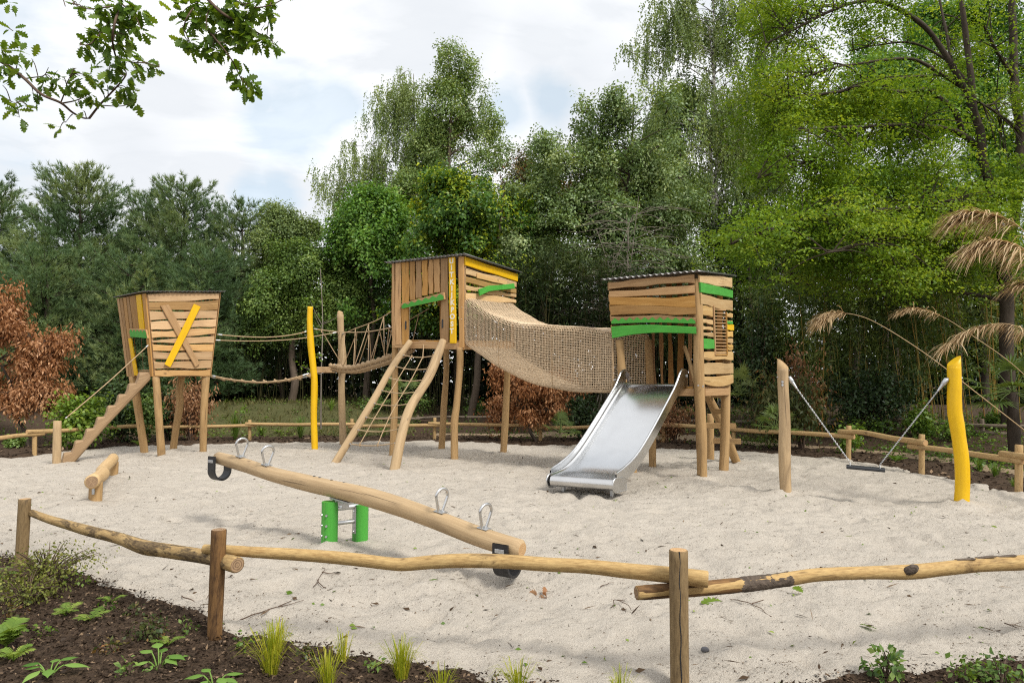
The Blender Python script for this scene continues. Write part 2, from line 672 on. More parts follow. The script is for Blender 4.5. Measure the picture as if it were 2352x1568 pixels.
M['pole_far'] = bark_wood('far_fence_wood', (0.510, 0.361, 0.176), (0.334, 0.194, 0.075), (0.123, 0.070, 0.040), 0.58, 0.70)
M['pole_grey'] = bark_wood('grey_fence_wood', (0.24, 0.19, 0.14), (0.15, 0.115, 0.085), (0.05, 0.04, 0.03), 0.50, 0.66)
M['yellow'] = paint('yellow_paint', (0.74, 0.455, 0.006), (0.63, 0.365, 0.005))
M['green'] = paint('green_paint', (0.072, 0.350, 0.047), (0.047, 0.265, 0.033))
M['white'] = plain('white_paint', (0.75, 0.72, 0.62), 0.5, 0, 0.05)
M['steel'] = steel('stainless_steel', 0.19, (0.66, 0.67, 0.68))
M['steel_pipe'] = steel('steel_pipe', 0.3, (0.60, 0.60, 0.60), (40, 40, 1))
M['galv'] = plain('galvanised_steel', (0.50, 0.51, 0.52), 0.42, 0.9, 0.2, 60)
M['roof'] = plain('corrugated_roof_metal', (0.16, 0.155, 0.155), 0.38, 0.85, 0.35, 8)
M['rubber'] = plain('black_rubber', (0.018, 0.018, 0.020), 0.45, 0, 0.3, 30)
M['black'] = plain('black_plastic', (0.022, 0.024, 0.028), 0.5, 0, 0.2, 40)
M['rope'] = plain('hemp_rope', (0.400, 0.288, 0.172), 0.85, 0, 0.3, 60, 0.5)
M['net'] = plain('net_cord', (0.60, 0.465, 0.315), 0.85, 0, 0.25, 25, 0.4)
M['net_seam'] = plain('net_border_cord', (0.374, 0.265, 0.156), 0.85, 0, 0.3, 25, 0.4)
M['bark'] = bark('tree_bark', (0.05, 0.036, 0.026), (0.15, 0.115, 0.085))
M['bark_dark'] = bark('dark_bark', (0.022, 0.017, 0.013), (0.085, 0.065, 0.05))
M['bark_pale'] = bark('pale_bark', (0.14, 0.12, 0.10), (0.32, 0.28, 0.23), (9, 9, 3))
M['twig'] = bark('twig_bark', (0.06, 0.04, 0.03), (0.16, 0.11, 0.08), (30, 30, 10), 0.3)


def birch_bark():
    m, nt, out = new_mat('birch_bark')
    co = nt.nodes.new('ShaderNodeTexCoord').outputs['Object']
    n = noise_tex(nt, mapping(nt, co, (5, 5, 9)), 1.0, 5, 0.65, 0.4)
    b = noise_tex(nt, mapping(nt, co, (1, 1, 0.5)), 1.0, 3, 0.6)
    c = ramp(nt, n, [(0.42, (0.045, 0.04, 0.036)), (0.52, (0.42, 0.40, 0.37)), (0.7, (0.60, 0.58, 0.54))])
    c = mix(nt, ramp(nt, b, [(0.5, (0, 0, 0)), (0.75, (0.7, 0.7, 0.7))]), c, (0.10, 0.09, 0.08))
    principled(nt, out, c, 0.8, 0, 0.2, n, 0.4, 0.02)
    return m


M['birch_bark'] = birch_bark()
M['pine'] = leaf_mat('pine_needles', (0.055, 0.105, 0.048), (0.130, 0.210, 0.092), (0.31, 0.37, 0.155), 0.25, 0.08, 0.5)
M['poplar'] = leaf_mat('grey_green_leaves', (0.127, 0.203, 0.060), (0.247, 0.353, 0.113), (0.434, 0.510, 0.196), 0.34, 0.11)
M['birch'] = leaf_mat('birch_leaves', (0.115, 0.179, 0.061), (0.223, 0.302, 0.101), (0.374, 0.446, 0.166), 0.36, 0.10)
M['maple'] = leaf_mat('maple_leaves', (0.061, 0.145, 0.023), (0.132, 0.277, 0.043), (0.290, 0.441, 0.076), 0.34, 0.10)
M['maple_tip'] = leaf_mat('maple_leaves_yellow_tips', (0.043, 0.108, 0.018), (0.098, 0.210, 0.031), (0.456, 0.528, 0.036), 0.34, 0.10)
M['whitebeam'] = leaf_mat('silvery_leaves', (0.098, 0.161, 0.048), (0.207, 0.305, 0.109), (0.414, 0.494, 0.230), 0.30, 0.14)
M['oak_bright'] = leaf_mat('bright_spring_leaves', (0.085, 0.170, 0.018), (0.185, 0.305, 0.032), (0.35, 0.45, 0.060), 0.45, 0.07)
M['oak'] = leaf_mat('oak_leaves', (0.060, 0.125, 0.014), (0.120, 0.210, 0.022), (0.24, 0.33, 0.036), 0.46, 0.08)
M['dark_leaf'] = leaf_mat('dark_evergreen_leaves', (0.026, 0.052, 0.018), (0.058, 0.098, 0.034), (0.120, 0.175, 0.060), 0.24, 0.11)
M['bamboo_leaf'] = leaf_mat('bamboo_leaves', (0.050, 0.089, 0.022), (0.118, 0.178, 0.041), (0.264, 0.312, 0.078), 0.32, 0.10)
M['hedge_leaf'] = leaf_mat('hedge_leaves', (0.066, 0.126, 0.026), (0.138, 0.228, 0.050), (0.264, 0.360, 0.090), 0.32, 0.10)
M['copper'] = leaf_mat('withered_copper_leaves', (0.17, 0.068, 0.024), (0.36, 0.165, 0.066), (0.58, 0.34, 0.18), 0.28, 0.07, 0.5, (1.2, 0.9, 0.6))
M['brown_leaf'] = leaf_mat('withered_brown_leaves', (0.15, 0.072, 0.032), (0.29, 0.145, 0.068), (0.48, 0.30, 0.17), 0.24, 0.07, 0.5, (1.2, 0.9, 0.6))
M['mixed_leaf'] = leaf_mat('green_and_rust_leaves', (0.045, 0.070, 0.020), (0.10, 0.110, 0.030), (0.30, 0.135, 0.045), 0.25, 0.10, 0.5, (1.2, 1.0, 0.5))
M['lime'] = leaf_mat('lime_leaves', (0.090, 0.170, 0.020), (0.185, 0.300, 0.040), (0.34, 0.44, 0.08), 0.36, 0.12)
M['sedge'] = leaf_mat('yellow_sedge', (0.15, 0.22, 0.018), (0.33, 0.37, 0.030), (0.55, 0.49, 0.06), 0.38, 0.05)
M['fern'] = leaf_mat('fern_leaf', (0.085, 0.16, 0.022), (0.17, 0.27, 0.045), (0.31, 0.39, 0.075), 0.36, 0.08)
M['hosta'] = leaf_mat('hosta_leaf', (0.085, 0.185, 0.035), (0.165, 0.295, 0.060), (0.29, 0.43, 0.11), 0.30, 0.05)
M['palm'] = leaf_mat('palm_leaf', (0.050, 0.092, 0.022), (0.115, 0.170, 0.040), (0.26, 0.30, 0.085), 0.28, 0.14)
M['cover'] = leaf_mat('ground_cover_leaf', (0.050, 0.10, 0.014), (0.105, 0.19, 0.026), (0.20, 0.29, 0.045), 0.32, 0.10)
M['reed'] = leaf_mat('dry_reed', (0.34, 0.235, 0.125), (0.54, 0.40, 0.235), (0.72, 0.57, 0.37), 0.20, 0.04, 0.5, (1.1, 1.0, 0.8))
M['culm'] = leaf_mat('bamboo_culm', (0.10, 0.115, 0.028), (0.22, 0.19, 0.05), (0.36, 0.22, 0.05), 0.0, 0.08)
M['litter'] = leaf_mat('litter_bits', (0.045, 0.030, 0.020), (0.10, 0.066, 0.040), (0.24, 0.17, 0.11), 0.0, 0.02)
M['chips'] = leaf_mat('bark_chips', (0.026, 0.018, 0.013), (0.068, 0.047, 0.033), (0.30, 0.21, 0.135), 0.0, 0.02)
M['green_bits'] = leaf_mat('fallen_green_bits', (0.07, 0.13, 0.02), (0.14, 0.22, 0.035), (0.25, 0.32, 0.06), 0.15, 0.06)


def sand_mat():
    m, nt, out = new_mat('sand')
    co = nt.nodes.new('ShaderNodeTexCoord').outputs['Object']
    big = noise_tex(nt, co, 0.55, 5, 0.6)
    mid = noise_tex(nt, co, 9.0, 5, 0.65)
    fine = noise_tex(nt, co, 160.0, 3, 0.7)
    c = ramp(nt, big, [(0.3, (0.448, 0.412, 0.361)), (0.7, (0.550, 0.509, 0.452))])
    c = mix(nt, 0.35, c, ramp(nt, mid, [(0.3, (0.340, 0.302, 0.259)), (0.65, (0.577, 0.537, 0.480))]))
    c = mix(nt, 0.45, c, ramp(nt, fine, [(0.32, (0.183, 0.148, 0.113)), (0.5, (0.440, 0.389, 0.324)), (0.7, (0.641, 0.593, 0.517))]))
    damp = noise_tex(nt, co, 0.9, 4, 0.6)
    spk = N(nt, 'ShaderNodeTexVoronoi')
    spk.inputs['Scale'].default_value = 34
    nt.links.new(co, spk.inputs['Vector'])
    s = ramp(nt, spk.outputs['Distance'], [(0.0, (1, 1, 1)), (0.09, (1, 1, 1)), (0.14, (0, 0, 0))])
    keep = ramp(nt, spk.outputs['Color'], [(0.70, (0, 0, 0)), (0.72, (1, 1, 1))])
    c = mix(nt, math_(nt, 'MULTIPLY', math_(nt, 'MULTIPLY', s, keep), 0.75), c, (0.101, 0.074, 0.052))
    h = math_(nt, 'ADD', math_(nt, 'MULTIPLY', mid, 1.0), math_(nt, 'MULTIPLY', fine, 0.22))
    principled(nt, out, c, 0.92, 0, 0.12, h, 0.9, 0.05)
    return m


def soil_mat():
    m, nt, out = new_mat('dark_soil')
    co = nt.nodes.new('ShaderNodeTexCoord').outputs['Object']
    a = noise_tex(nt, co, 14, 6, 0.7)
    b = noise_tex(nt, co, 70, 4, 0.7)
    c = mix(nt, 0.5, ramp(nt, a, [(0.3, (0.032, 0.022, 0.015)), (0.62, (0.108, 0.072, 0.046)), (0.8, (0.203, 0.134, 0.085))]),
            ramp(nt, b, [(0.35, (0.019, 0.013, 0.010)), (0.60, (0.095, 0.064, 0.043)), (0.78, (0.297, 0.198, 0.122))]))
    principled(nt, out, c, 0.95, 0, 0.15, math_(nt, 'ADD', a, math_(nt, 'MULTIPLY', b, 0.5)), 0.9, 0.04)
    return m


def grass_ground_mat():
    m, nt, out = new_mat('thin_grass')
    co = nt.nodes.new('ShaderNodeTexCoord').outputs['Object']
    a = noise_tex(nt, co, 1.6, 6, 0.65)
    b = noise_tex(nt, co, 30, 4, 0.7)
    c = mix(nt, 0.5, ramp(nt, a, [(0.3, (0.045, 0.050, 0.020)), (0.7, (0.115, 0.10, 0.05))]),
            ramp(nt, b, [(0.35, (0.05, 0.06, 0.02)), (0.7, (0.17, 0.17, 0.07))]))
    principled(nt, out, c, 0.95, 0, 0.1, b, 0.8, 0.05)
    return m


M['sand'] = sand_mat()
M['soil'] = soil_mat()
M['grass_ground'] = grass_ground_mat()
M['path'] = plain('trodden_path', (0.30, 0.225, 0.15), 0.95, 0, 0.3, 12, 0.6, 0.1)
M['undergrowth'] = leaf_mat('shaded_undergrowth_leaf', (0.007, 0.013, 0.005), (0.018, 0.030, 0.010), (0.042, 0.060, 0.020), 0.15, 0.05)  # leaf colour near black: the shade under the trees is painted in
M['dry_grass'] = leaf_mat('thin_dry_grass', (0.06, 0.065, 0.020), (0.13, 0.125, 0.045), (0.22, 0.19, 0.085), 0.25, 0.04)
M['post_brown'] = bark_wood('reddish_post_wood', (0.240, 0.132, 0.050), (0.124, 0.060, 0.022), (0.036, 0.018, 0.010), 0.42, 0.60)
M['bark_grey'] = bark('grey_flaking_bark', (0.036, 0.027, 0.021), (0.20, 0.155, 0.12), (26, 26, 26), 1.0)
M['culm_dark'] = leaf_mat('shaded_bamboo_culm', (0.018, 0.018, 0.008), (0.045, 0.042, 0.018), (0.10, 0.085, 0.035), 0.0, 0.03)  # darker copy of the culm colour, carrying the thicket's shade
M['bamboo_dark'] = leaf_mat('shaded_bamboo_leaves', (0.014, 0.026, 0.008), (0.036, 0.060, 0.016), (0.095, 0.125, 0.035), 0.25, 0.05)  # bamboo leaves again, darkened in colour for the shade beneath the crowns
M['oak_bark'] = bark('oak_bark', (0.026, 0.020, 0.015), (0.090, 0.070, 0.052), (14, 14, 3), 1.0)
M['shrub_small'] = leaf_mat('small_yellowish_leaves', (0.11, 0.13, 0.030), (0.24, 0.26, 0.060), (0.44, 0.40, 0.13), 0.3, 0.06)
# ------------------------------------------------------------------ camera, sun, sky
cam = bpy.data.cameras.new('camera')
cam.lens, cam.sensor_width, cam.sensor_fit = 24.0, 36.0, 'HORIZONTAL'
cam.clip_start, cam.clip_end = 0.05, 2000
co_ = bpy.data.objects.new('camera', cam)
COL.objects.link(co_)
co_.location = (0, 0, CAM_Z)
co_.rotation_euler = (PI / 2 + PITCH, 0, 0)
SC.camera = co_

SUN_DIR = Vector((0.54, -0.52, 0.88)).normalized()       # towards the sun
sl = bpy.data.lights.new('sun', 'SUN')
sl.energy, sl.angle, sl.color = 3.0, math.radians(14), (1.0, 0.95, 0.86)
so = bpy.data.objects.new('sun', sl)
COL.objects.link(so)
so.rotation_euler = (-SUN_DIR).to_track_quat('-Z', 'Y').to_euler()

W = bpy.data.worlds.new('World')
SC.world = W
W.use_nodes = True
nt = W.node_tree
nt.nodes.clear()
wo = nt.nodes.new('ShaderNodeOutputWorld')
bg = nt.nodes.new('ShaderNodeBackground')
bg.inputs[1].default_value = 0.1
sky = nt.nodes.new('ShaderNodeTexSky')
sky.sky_type = 'NISHITA'
sky.sun_disc = False
sky.sun_elevation = math.asin(SUN_DIR.z)
sky.sun_rotation = math.atan2(SUN_DIR.x, SUN_DIR.y)
tc = nt.nodes.new('ShaderNodeTexCoord').outputs['Generated']
sp = nt.nodes.new('ShaderNodeSeparateXYZ')
nt.links.new(tc, sp.inputs[0])
den = math_(nt, 'ADD', math_(nt, 'MAXIMUM', sp.outputs[2], 0.0), 0.16)
cb = nt.nodes.new('ShaderNodeCombineXYZ')
nt.links.new(math_(nt, 'DIVIDE', sp.outputs[0], den), cb.inputs[0])
nt.links.new(math_(nt, 'DIVIDE', sp.outputs[1], den), cb.inputs[1])
mp = nt.nodes.new('ShaderNodeMapping')
nt.links.new(cb.outputs[0], mp.inputs['Vector'])
mp.inputs['Location'].default_value = (0.35, 0.10, 0.0)
puff = noise_tex(nt, mp.outputs[0], 2.6, 9, 0.58, 0.25)
wide = noise_tex(nt, mp.outputs[0], 0.9, 6, 0.55, 0.4)
shade = noise_tex(nt, mapping(nt, mp.outputs[0], (1.0, 1.4, 1)), 1.7, 8, 0.55, 0.5)


def spots(items, grain):
    """soft-edged areas of the sky round given directions (half-width in radians), frayed by the cloud noise"""
    acc = None
    for px, py, wd in items:
        d = ray(px, py).normalized()
        dt = nt.nodes.new('ShaderNodeVectorMath')
        dt.operation = 'DOT_PRODUCT'
        nt.links.new(tc, dt.inputs[0])
        dt.inputs[1].default_value = d
        ang = math_(nt, 'ARCCOSINE', math_(nt, 'MINIMUM', dt.outputs['Value'], 0.99999))
        f = math_(nt, 'SUBTRACT', 1.0, math_(nt, 'DIVIDE', ang, wd))
        acc = f if acc is None else math_(nt, 'MAXIMUM', acc, f)
    return math_(nt, 'ADD', math_(nt, 'MAXIMUM', acc, -1.2), grain)


gr = math_(nt, 'MULTIPLY', math_(nt, 'SUBTRACT', puff, 0.5), 1.9)
hole = spots([(655, 270, .085), (715, 262, .075), (770, 235, .055), (600, 240, .05), (595, 462, .045), (640, 445, .04), (1165, 262, .05), (1265, 235, .05), (-700, 200, .3), (3200, -300, .2)], gr)
grey = spots([(1330, 170, .18), (1250, 120, .14), (1420, 210, .12), (60, 470, .22), (300, 350, .16), (440, 420, .12), (700, 480, .10), (1000, 60, .2), (-900, -400, .5), (2500, 100, .5), (600, -900, .5)], math_(nt, 'MULTIPLY', math_(nt, 'SUBTRACT', shade, 0.5), 3.2))
blue = mix(nt, 0.55, mix(nt, 1.0, sky.outputs[0], (1.25, 1.25, 1.25), 'MULTIPLY'), (7.0, 8.7, 9.6))
cloud = ramp(nt, shade, [(0.30, (7.3, 7.6, 8.1)), (0.40, (9.3, 9.45, 9.7)), (0.48, (11.0, 11.0, 11.0))])
cloud = mix(nt, ramp(nt, puff, [(0.36, (0.55, 0.55, 0.55)), (0.50, (0, 0, 0))]), cloud, (8.9, 9.1, 9.4))
cloud = mix(nt, math_(nt, 'MULTIPLY', ramp(nt, grey, [(0.0, (0, 0, 0)), (0.7, (1, 1, 1))]), 0.80), cloud, (6.9, 7.25, 7.7))
cl = mix(nt, math_(nt, 'MULTIPLY', ramp(nt, hole, [(0.05, (0, 0, 0)), (0.6, (1, 1, 1))]), 0.6), cloud, blue)
nt.links.new(cl, bg.inputs[0])
nt.links.new(bg.outputs[0], wo.inputs[0])

SC.view_settings.view_transform = 'Standard'
SC.view_settings.look = 'None'
SC.view_settings.exposure = 0.20
SC.view_settings.gamma = 1.0
cy = SC.cycles
cy.max_bounces, cy.diffuse_bounces, cy.glossy_bounces = 7, 4, 3
cy.transmission_bounces, cy.transparent_max_bounces = 3, 4
cy.use_denoising = False
cy.filter_width = 1.15
cy.caustics_reflective = cy.caustics_refractive = False
cy.sample_clamp_indirect = 2.5

# ------------------------------------------------------------------ terrain
SAND_D = [(-700, 1070), (-420, 1060), (-160, 1056), (0, 1051), (112, 1040), (232, 1027), (375, 1021), (487, 1017), (674, 1015), (892, 1011), (1077, 1012),
          (1213, 1022), (1326, 1021), (1512, 1028), (1734, 1038), (1752, 1039), (1939, 1051), (2052, 1069), (2109, 1085), (2177, 1094), (2266, 1114), (2352, 1136),
          (2560, 1190), (2800, 1270), (2900, 1400), (2700, 1500), (2520, 1520), (2352, 1528), (2230, 1536), (2100, 1546), (1990, 1562), (1900, 1580), (1760, 1615), (1600, 1635),
          (1420, 1610), (1300, 1590), (1180, 1570), (1000, 1547), (880, 1530), (800, 1516), (690, 1492), (600, 1480), (510, 1472), (430, 1410), (300, 1374), (180, 1330), (80, 1300),
          (-60, 1262), (-300, 1220), (-620, 1180), (-820, 1120)]
SAND = np.array([G(x, y)[:2] for x, y in SAND_D])


def sand_dist(x, y):
    """signed distance to the edge of the sand, positive inside"""
    x, y = np.asarray(x, float), np.asarray(y, float)
    d = np.full(x.shape, 1e9)
    inside = np.zeros(x.shape, bool)
    n = len(SAND)
    for i in range(n):
        ax, ay = SAND[i]
        bx, by = SAND[(i + 1) % n]
        ex, ey = bx - ax, by - ay
        t = np.clip(((x - ax) * ex + (y - ay) * ey) / (ex * ex + ey * ey), 0, 1)
        d = np.minimum(d, np.hypot(x - ax - t * ex, y - ay - t * ey))
        c = ((ay > y) != (by > y)) & (x < (bx - ax) * (y - ay) / (by - ay + 1e-12) + ax)
        inside ^= c
    return np.where(inside, d, -d)


def sstep(a, b, x):
    t = np.clip((x - a) / (b - a), 0, 1)
    return t * t * (3 - 2 * t)


PRINTS = []
_pr = random.Random(77)
for _t in range(34):
    # a few tracks of steps across the sand
    _x, _y, _a = _pr.uniform(-7, 7), _pr.uniform(3.6, 14), _pr.uniform(0, 2 * PI)
    for _s in range(_pr.randint(5, 11)):
        _a += _pr.gauss(0, .16)
        _x, _y = _x + math.cos(_a) * .58, _y + math.sin(_a) * .58
        _o = .10 * (1 if _s % 2 else -1)
        PRINTS.append((_x - math.sin(_a) * _o, _y + math.cos(_a) * _o, math.cos(_a), math.sin(_a), _pr.uniform(.020, .038)))
MOUNDS = [(5.0, 9.5, -0.07, 0.75), (5.3, 8.9, 0.03, 0.5), (0.75, 9.5, -0.05, 0.55), (0.4, 8.9, 0.03, 0.5), (0.1, 5.3, -0.05, 0.35), (-3.4, 8.0, -0.05, 0.4)]          # sand heaped at the foot of posts: x, y, height, radius


def sand_h(x, y, s=None):
    x, y = np.asarray(x, float), np.asarray(y, float)
    s = sand_dist(x, y) if s is None else s
    h = 0.030 * (fbm(x * 1.0, y * 1.0, 3) - 0.5) + 0.075 * (fbm(x * 3.6 + 40, y * 3.6, 3) - 0.5) + 0.045 * (fbm(x * 7.3 + 4, y * 7.3 + 60, 2) - 0.5) + 0.034 * (fbm(x * 11, y * 11 + 7, 2) - 0.5)
    dents = fbm(x * 5.2 + 90, y * 5.2 + 31, 2)
    h = h - 0.045 * sstep(0.58, 0.76, dents)
    for fx, fy, ca, sa, fd in PRINTS:
        near = (np.abs(x - fx) < .45) & (np.abs(y - fy) < .45)
        if near.any():
            dx, dy = x[near] - fx, y[near] - fy
            u, v = (dx * ca + dy * sa) / .14, (-dx * sa + dy * ca) / .060
            q = u * u + v * v
            h[near] = h[near] + fd * (-1.25 * np.exp(-q * q) + 0.8 * np.exp(-(np.sqrt(q) - 1.45) ** 2 / .12))
    for mx, my, mh, mr in MOUNDS:
        h = h + mh * np.exp(-((x - mx) ** 2 + (y - my) ** 2) / (mr * mr))
    e = s + 0.16 * (fbm(x * 2.2 + 3, y * 2.2, 4) - 0.5) * 1.6
    return h - 0.30 * sstep(0.10, -0.30, e)


def ground_h(x, y, s=None):
    x, y = np.asarray(x, float), np.asarray(y, float)
    s = sand_dist(x, y) if s is None else s
    out = -s
    h = 0.07 * (fbm(x * 1.1 + 11, y * 1.1, 4) - 0.5) + 0.085 * (fbm(x * 7, y * 7 + 5, 4) - 0.5)
    h = h + 0.02 * sstep(0, 0.4, out)
    far = sstep(5.5, 9.0, y)                              # the banks beyond the far fence
    h = h + far * (0.45 * sstep(2.2, 5.0, out) + 0.25 * sstep(5, 14, out))
    h = h + 0.42 * sstep(-14.0, -9.5, x) * sstep(-4.0, -6.5, x) * sstep(20.5, 24.0, y) * sstep(34, 27, y)
    return h - 0.30 * sstep(0.05, 0.45, s)


def grid_mesh(name, xs, ys, hf, mats, kind_label, matf=None, keep=None):
    X, Y = np.meshgrid(xs, ys)
    s = sand_dist(X, Y)
    Z = hf(X, Y, s)
    v = np.stack([X, Y, Z], -1).reshape(-1, 3)
    nx, ny = len(xs), len(ys)
    i = (np.arange(ny - 1)[:, None] * nx + np.arange(nx - 1)[None, :])
    if keep is not None:
        k = keep(X, Y, s)
        k = k[:-1, :-1] | k[1:, :-1] | k[:-1, 1:] | k[1:, 1:]
        i = i[k]
    i = i.ravel()
    f = np.stack([i, i + 1, i + nx + 1, i + nx], 1)
    me = np_mesh(name, v, f)
    me.polygons.foreach_set('use_smooth', np.ones(len(f), bool))
    o = link(name, me, mats)
    if matf is not None:
        c = v[f].mean(1)
        me.polygons.foreach_set('material_index', matf(c[:, 0], c[:, 1]).astype(np.int32))
    tag(o, kind_label, None, None, 'structure')
    return o


def axis(*segs):
    out = []
    for a, b, st in segs:
        out.append(np.arange(a, b, st))
    out.append([segs[-1][1]])
    return np.concatenate(out)
def build_ground():
    xs = axis((-900, -100, 80), (-100, -40, 10), (-40, -16, 1.2), (-16, -6, 0.25), (-6, 6, 0.07), (6, 14, 0.2), (14, 40, 1.2), (40, 100, 10), (100, 900, 80))
    ys = axis((-300, -20, 40), (-20, 1.5, 1.5), (1.5, 6.5, 0.06), (6.5, 9, 0.2), (9, 26, 0.2), (26, 44, 1.0), (44, 100, 8), (100, 1200, 100))
    grid_mesh('ground', xs, ys, ground_h, [M['soil'], M['grass_ground']], 'dark mulch soil around the sandpit and under the trees',
              matf=lambda x, y: ((x > -12.5) & (x < -3.2) & (y > 20.6 + 0.25 * np.sin(x * 3)) & (y < 29)))
    keep = lambda X, Y, s: s > -0.7
    xs = axis((-19, -9, 0.12), (-9, 9, 0.075), (9, 13, 0.12))
    ys = axis((2.8, 9, 0.055), (9, 14, 0.085), (14, 20.5, 0.13))
    grid_mesh('sand', xs, ys, sand_h, [M['sand']], 'pale trodden sand filling the playground', keep=keep)
# ------------------------------------------------------------------ playground
def leg(mb, pts, r, m=0, mc=1, n=14, wob=0.05):
    mb.tube(pts, r, n, m, mc, 6, True, wob, bev=0.008)


def corr_roof(name, TL, TR, BR, BL, parent, over=0.10, amp=0.018, pitch=0.10, along=None, th=0.004):
    """corrugated sheet over four corners (TL TR front edge, BL BR back edge)"""
    TL, TR, BR, BL = [V(p) for p in (TL, TR, BR, BL)]
    c = (TL + TR + BR + BL) / 4
    q = []
    for p in (TL, TR, BR, BL):
        d = p - c
        d.z = 0
        q.append(p + d.normalized() * over * 1.4)
    TL, TR, BR, BL = q
    nu = int((TR - TL).length / pitch * 8)
    nv = 6
    mb = MB()
    for lay in (0, 1):
        base = len(mb.v)
        for j in range(nv + 1):
            for i in range(nu + 1):
                u, v = i / nu, j / nv
                p = TL.lerp(TR, u).lerp(BL.lerp(BR, u), v)
                p = p + Vector((0, 0, amp * math.sin(2 * PI * u * nu / 8) + 0.03 + (th if lay else 0)))
                mb.v.append(tuple(p))
        for j in range(nv):
            for i in range(nu):
                a = base + j * (nu + 1) + i
                f = [a, a + 1, a + nu + 2, a + nu + 1]
                mb.face(f if lay else f[::-1], 0, True)
    k = (nu + 1) * (nv + 1)
    rim = list(range(nu + 1)) + [(nu + 1) * j + nu for j in range(1, nv + 1)] + [(nu + 1) * nv + i for i in range(nu - 1, -1, -1)] + [(nu + 1) * j for j in range(nv - 1, 0, -1)]
    for a, b in zip(rim, rim[1:] + rim[:1]):
        mb.face([a, b, b + k, a + k], 0)
    return mb.build(name, M['roof'], parent)


def bolt(mb, p, d, r=0.014, h=0.014, m=0):
    p, d = V(p), V(d).normalized()
    mb.tube([p, p + d * h], [r, r * 0.8], 8, m)


def bil(Q, t, w):
    """point on a face: t along (S->E), w across (S0->S1)"""
    S0, S1, E0, E1 = [V(q) for q in Q]
    return S0.lerp(S1, w).lerp(E0.lerp(E1, w), t)


def nrm_of(Q, hint):
    S0, S1, E0, E1 = [V(q) for q in Q]
    n = (S1 - S0).cross(E0 - S0).normalized()
    return n if n.dot(V(hint)) > 0 else -n


def even_planks(mb, Q, n, out, gap=0.07, skip=(), mats=None, t0=0.0, t1=1.0, amp=0.008, seg=8, th=0.024):
    ws = [rnd.uniform(0.8, 1.25) for _ in range(n)]
    tot = sum(ws)
    c = 0
    for i in range(n):
        a, b = c / tot, (c + ws[i]) / tot
        c += ws[i]
        if i in skip:
            continue
        g = gap / n
        mb.plank(Q, a + g / 2, b - g / 2, a + g / 2, b - g / 2, t0, t1, th, amp, out, 0, 0, seg)


def zigzag_paint(Q, t0, t1, wtop, wbot, n, depth, out, off, kind='zig'):
    """painted lower half of a board with a toothed upper margin, as a thin skin lying on the board"""
    nn = nrm_of(Q, out)
    mb = MB()
    steps = n * 8
    top, bot = [], []
    for i in range(steps + 1):
        t = lerp(t0, t1, i / steps)
        ph = (i / 8.0) % 1
        w = wtop(t)
        if kind == 'zig':
            tri = abs(2 * ph - 1)
        else:
            tri = abs(math.sin(PI * ph))
        wb = wbot(t)
        top.append(bil(Q, t, lerp(w, wb, depth * (tri if kind == 'zig' else 1 - tri))) + nn * off)
        bot.append(bil(Q, t, wb) + nn * off)
    for i in range(steps):
        a, b, c, d = top[i], top[i + 1], bot[i + 1], bot[i]
        j = len(mb.v)
        e = nn * 0.004
        mb.v.extend(tuple(p) for p in (a, b, c, d, a - e, b - e, c - e, d - e))
        uv = [(t0, 0), (t1, 0), (t1, .1), (t0, .1)]
        f = [j, j + 1, j + 2, j + 3]
        # face outwards
        nf = (V(b) - V(a)).cross(V(d) - V(a))
        mb.face(f if nf.dot(nn) > 0 else f[::-1], 0, False)
        mb.face([j, j + 4, j + 5, j + 1], 0)
        mb.face([j + 3, j + 2, j + 6, j + 7], 0)
    return mb


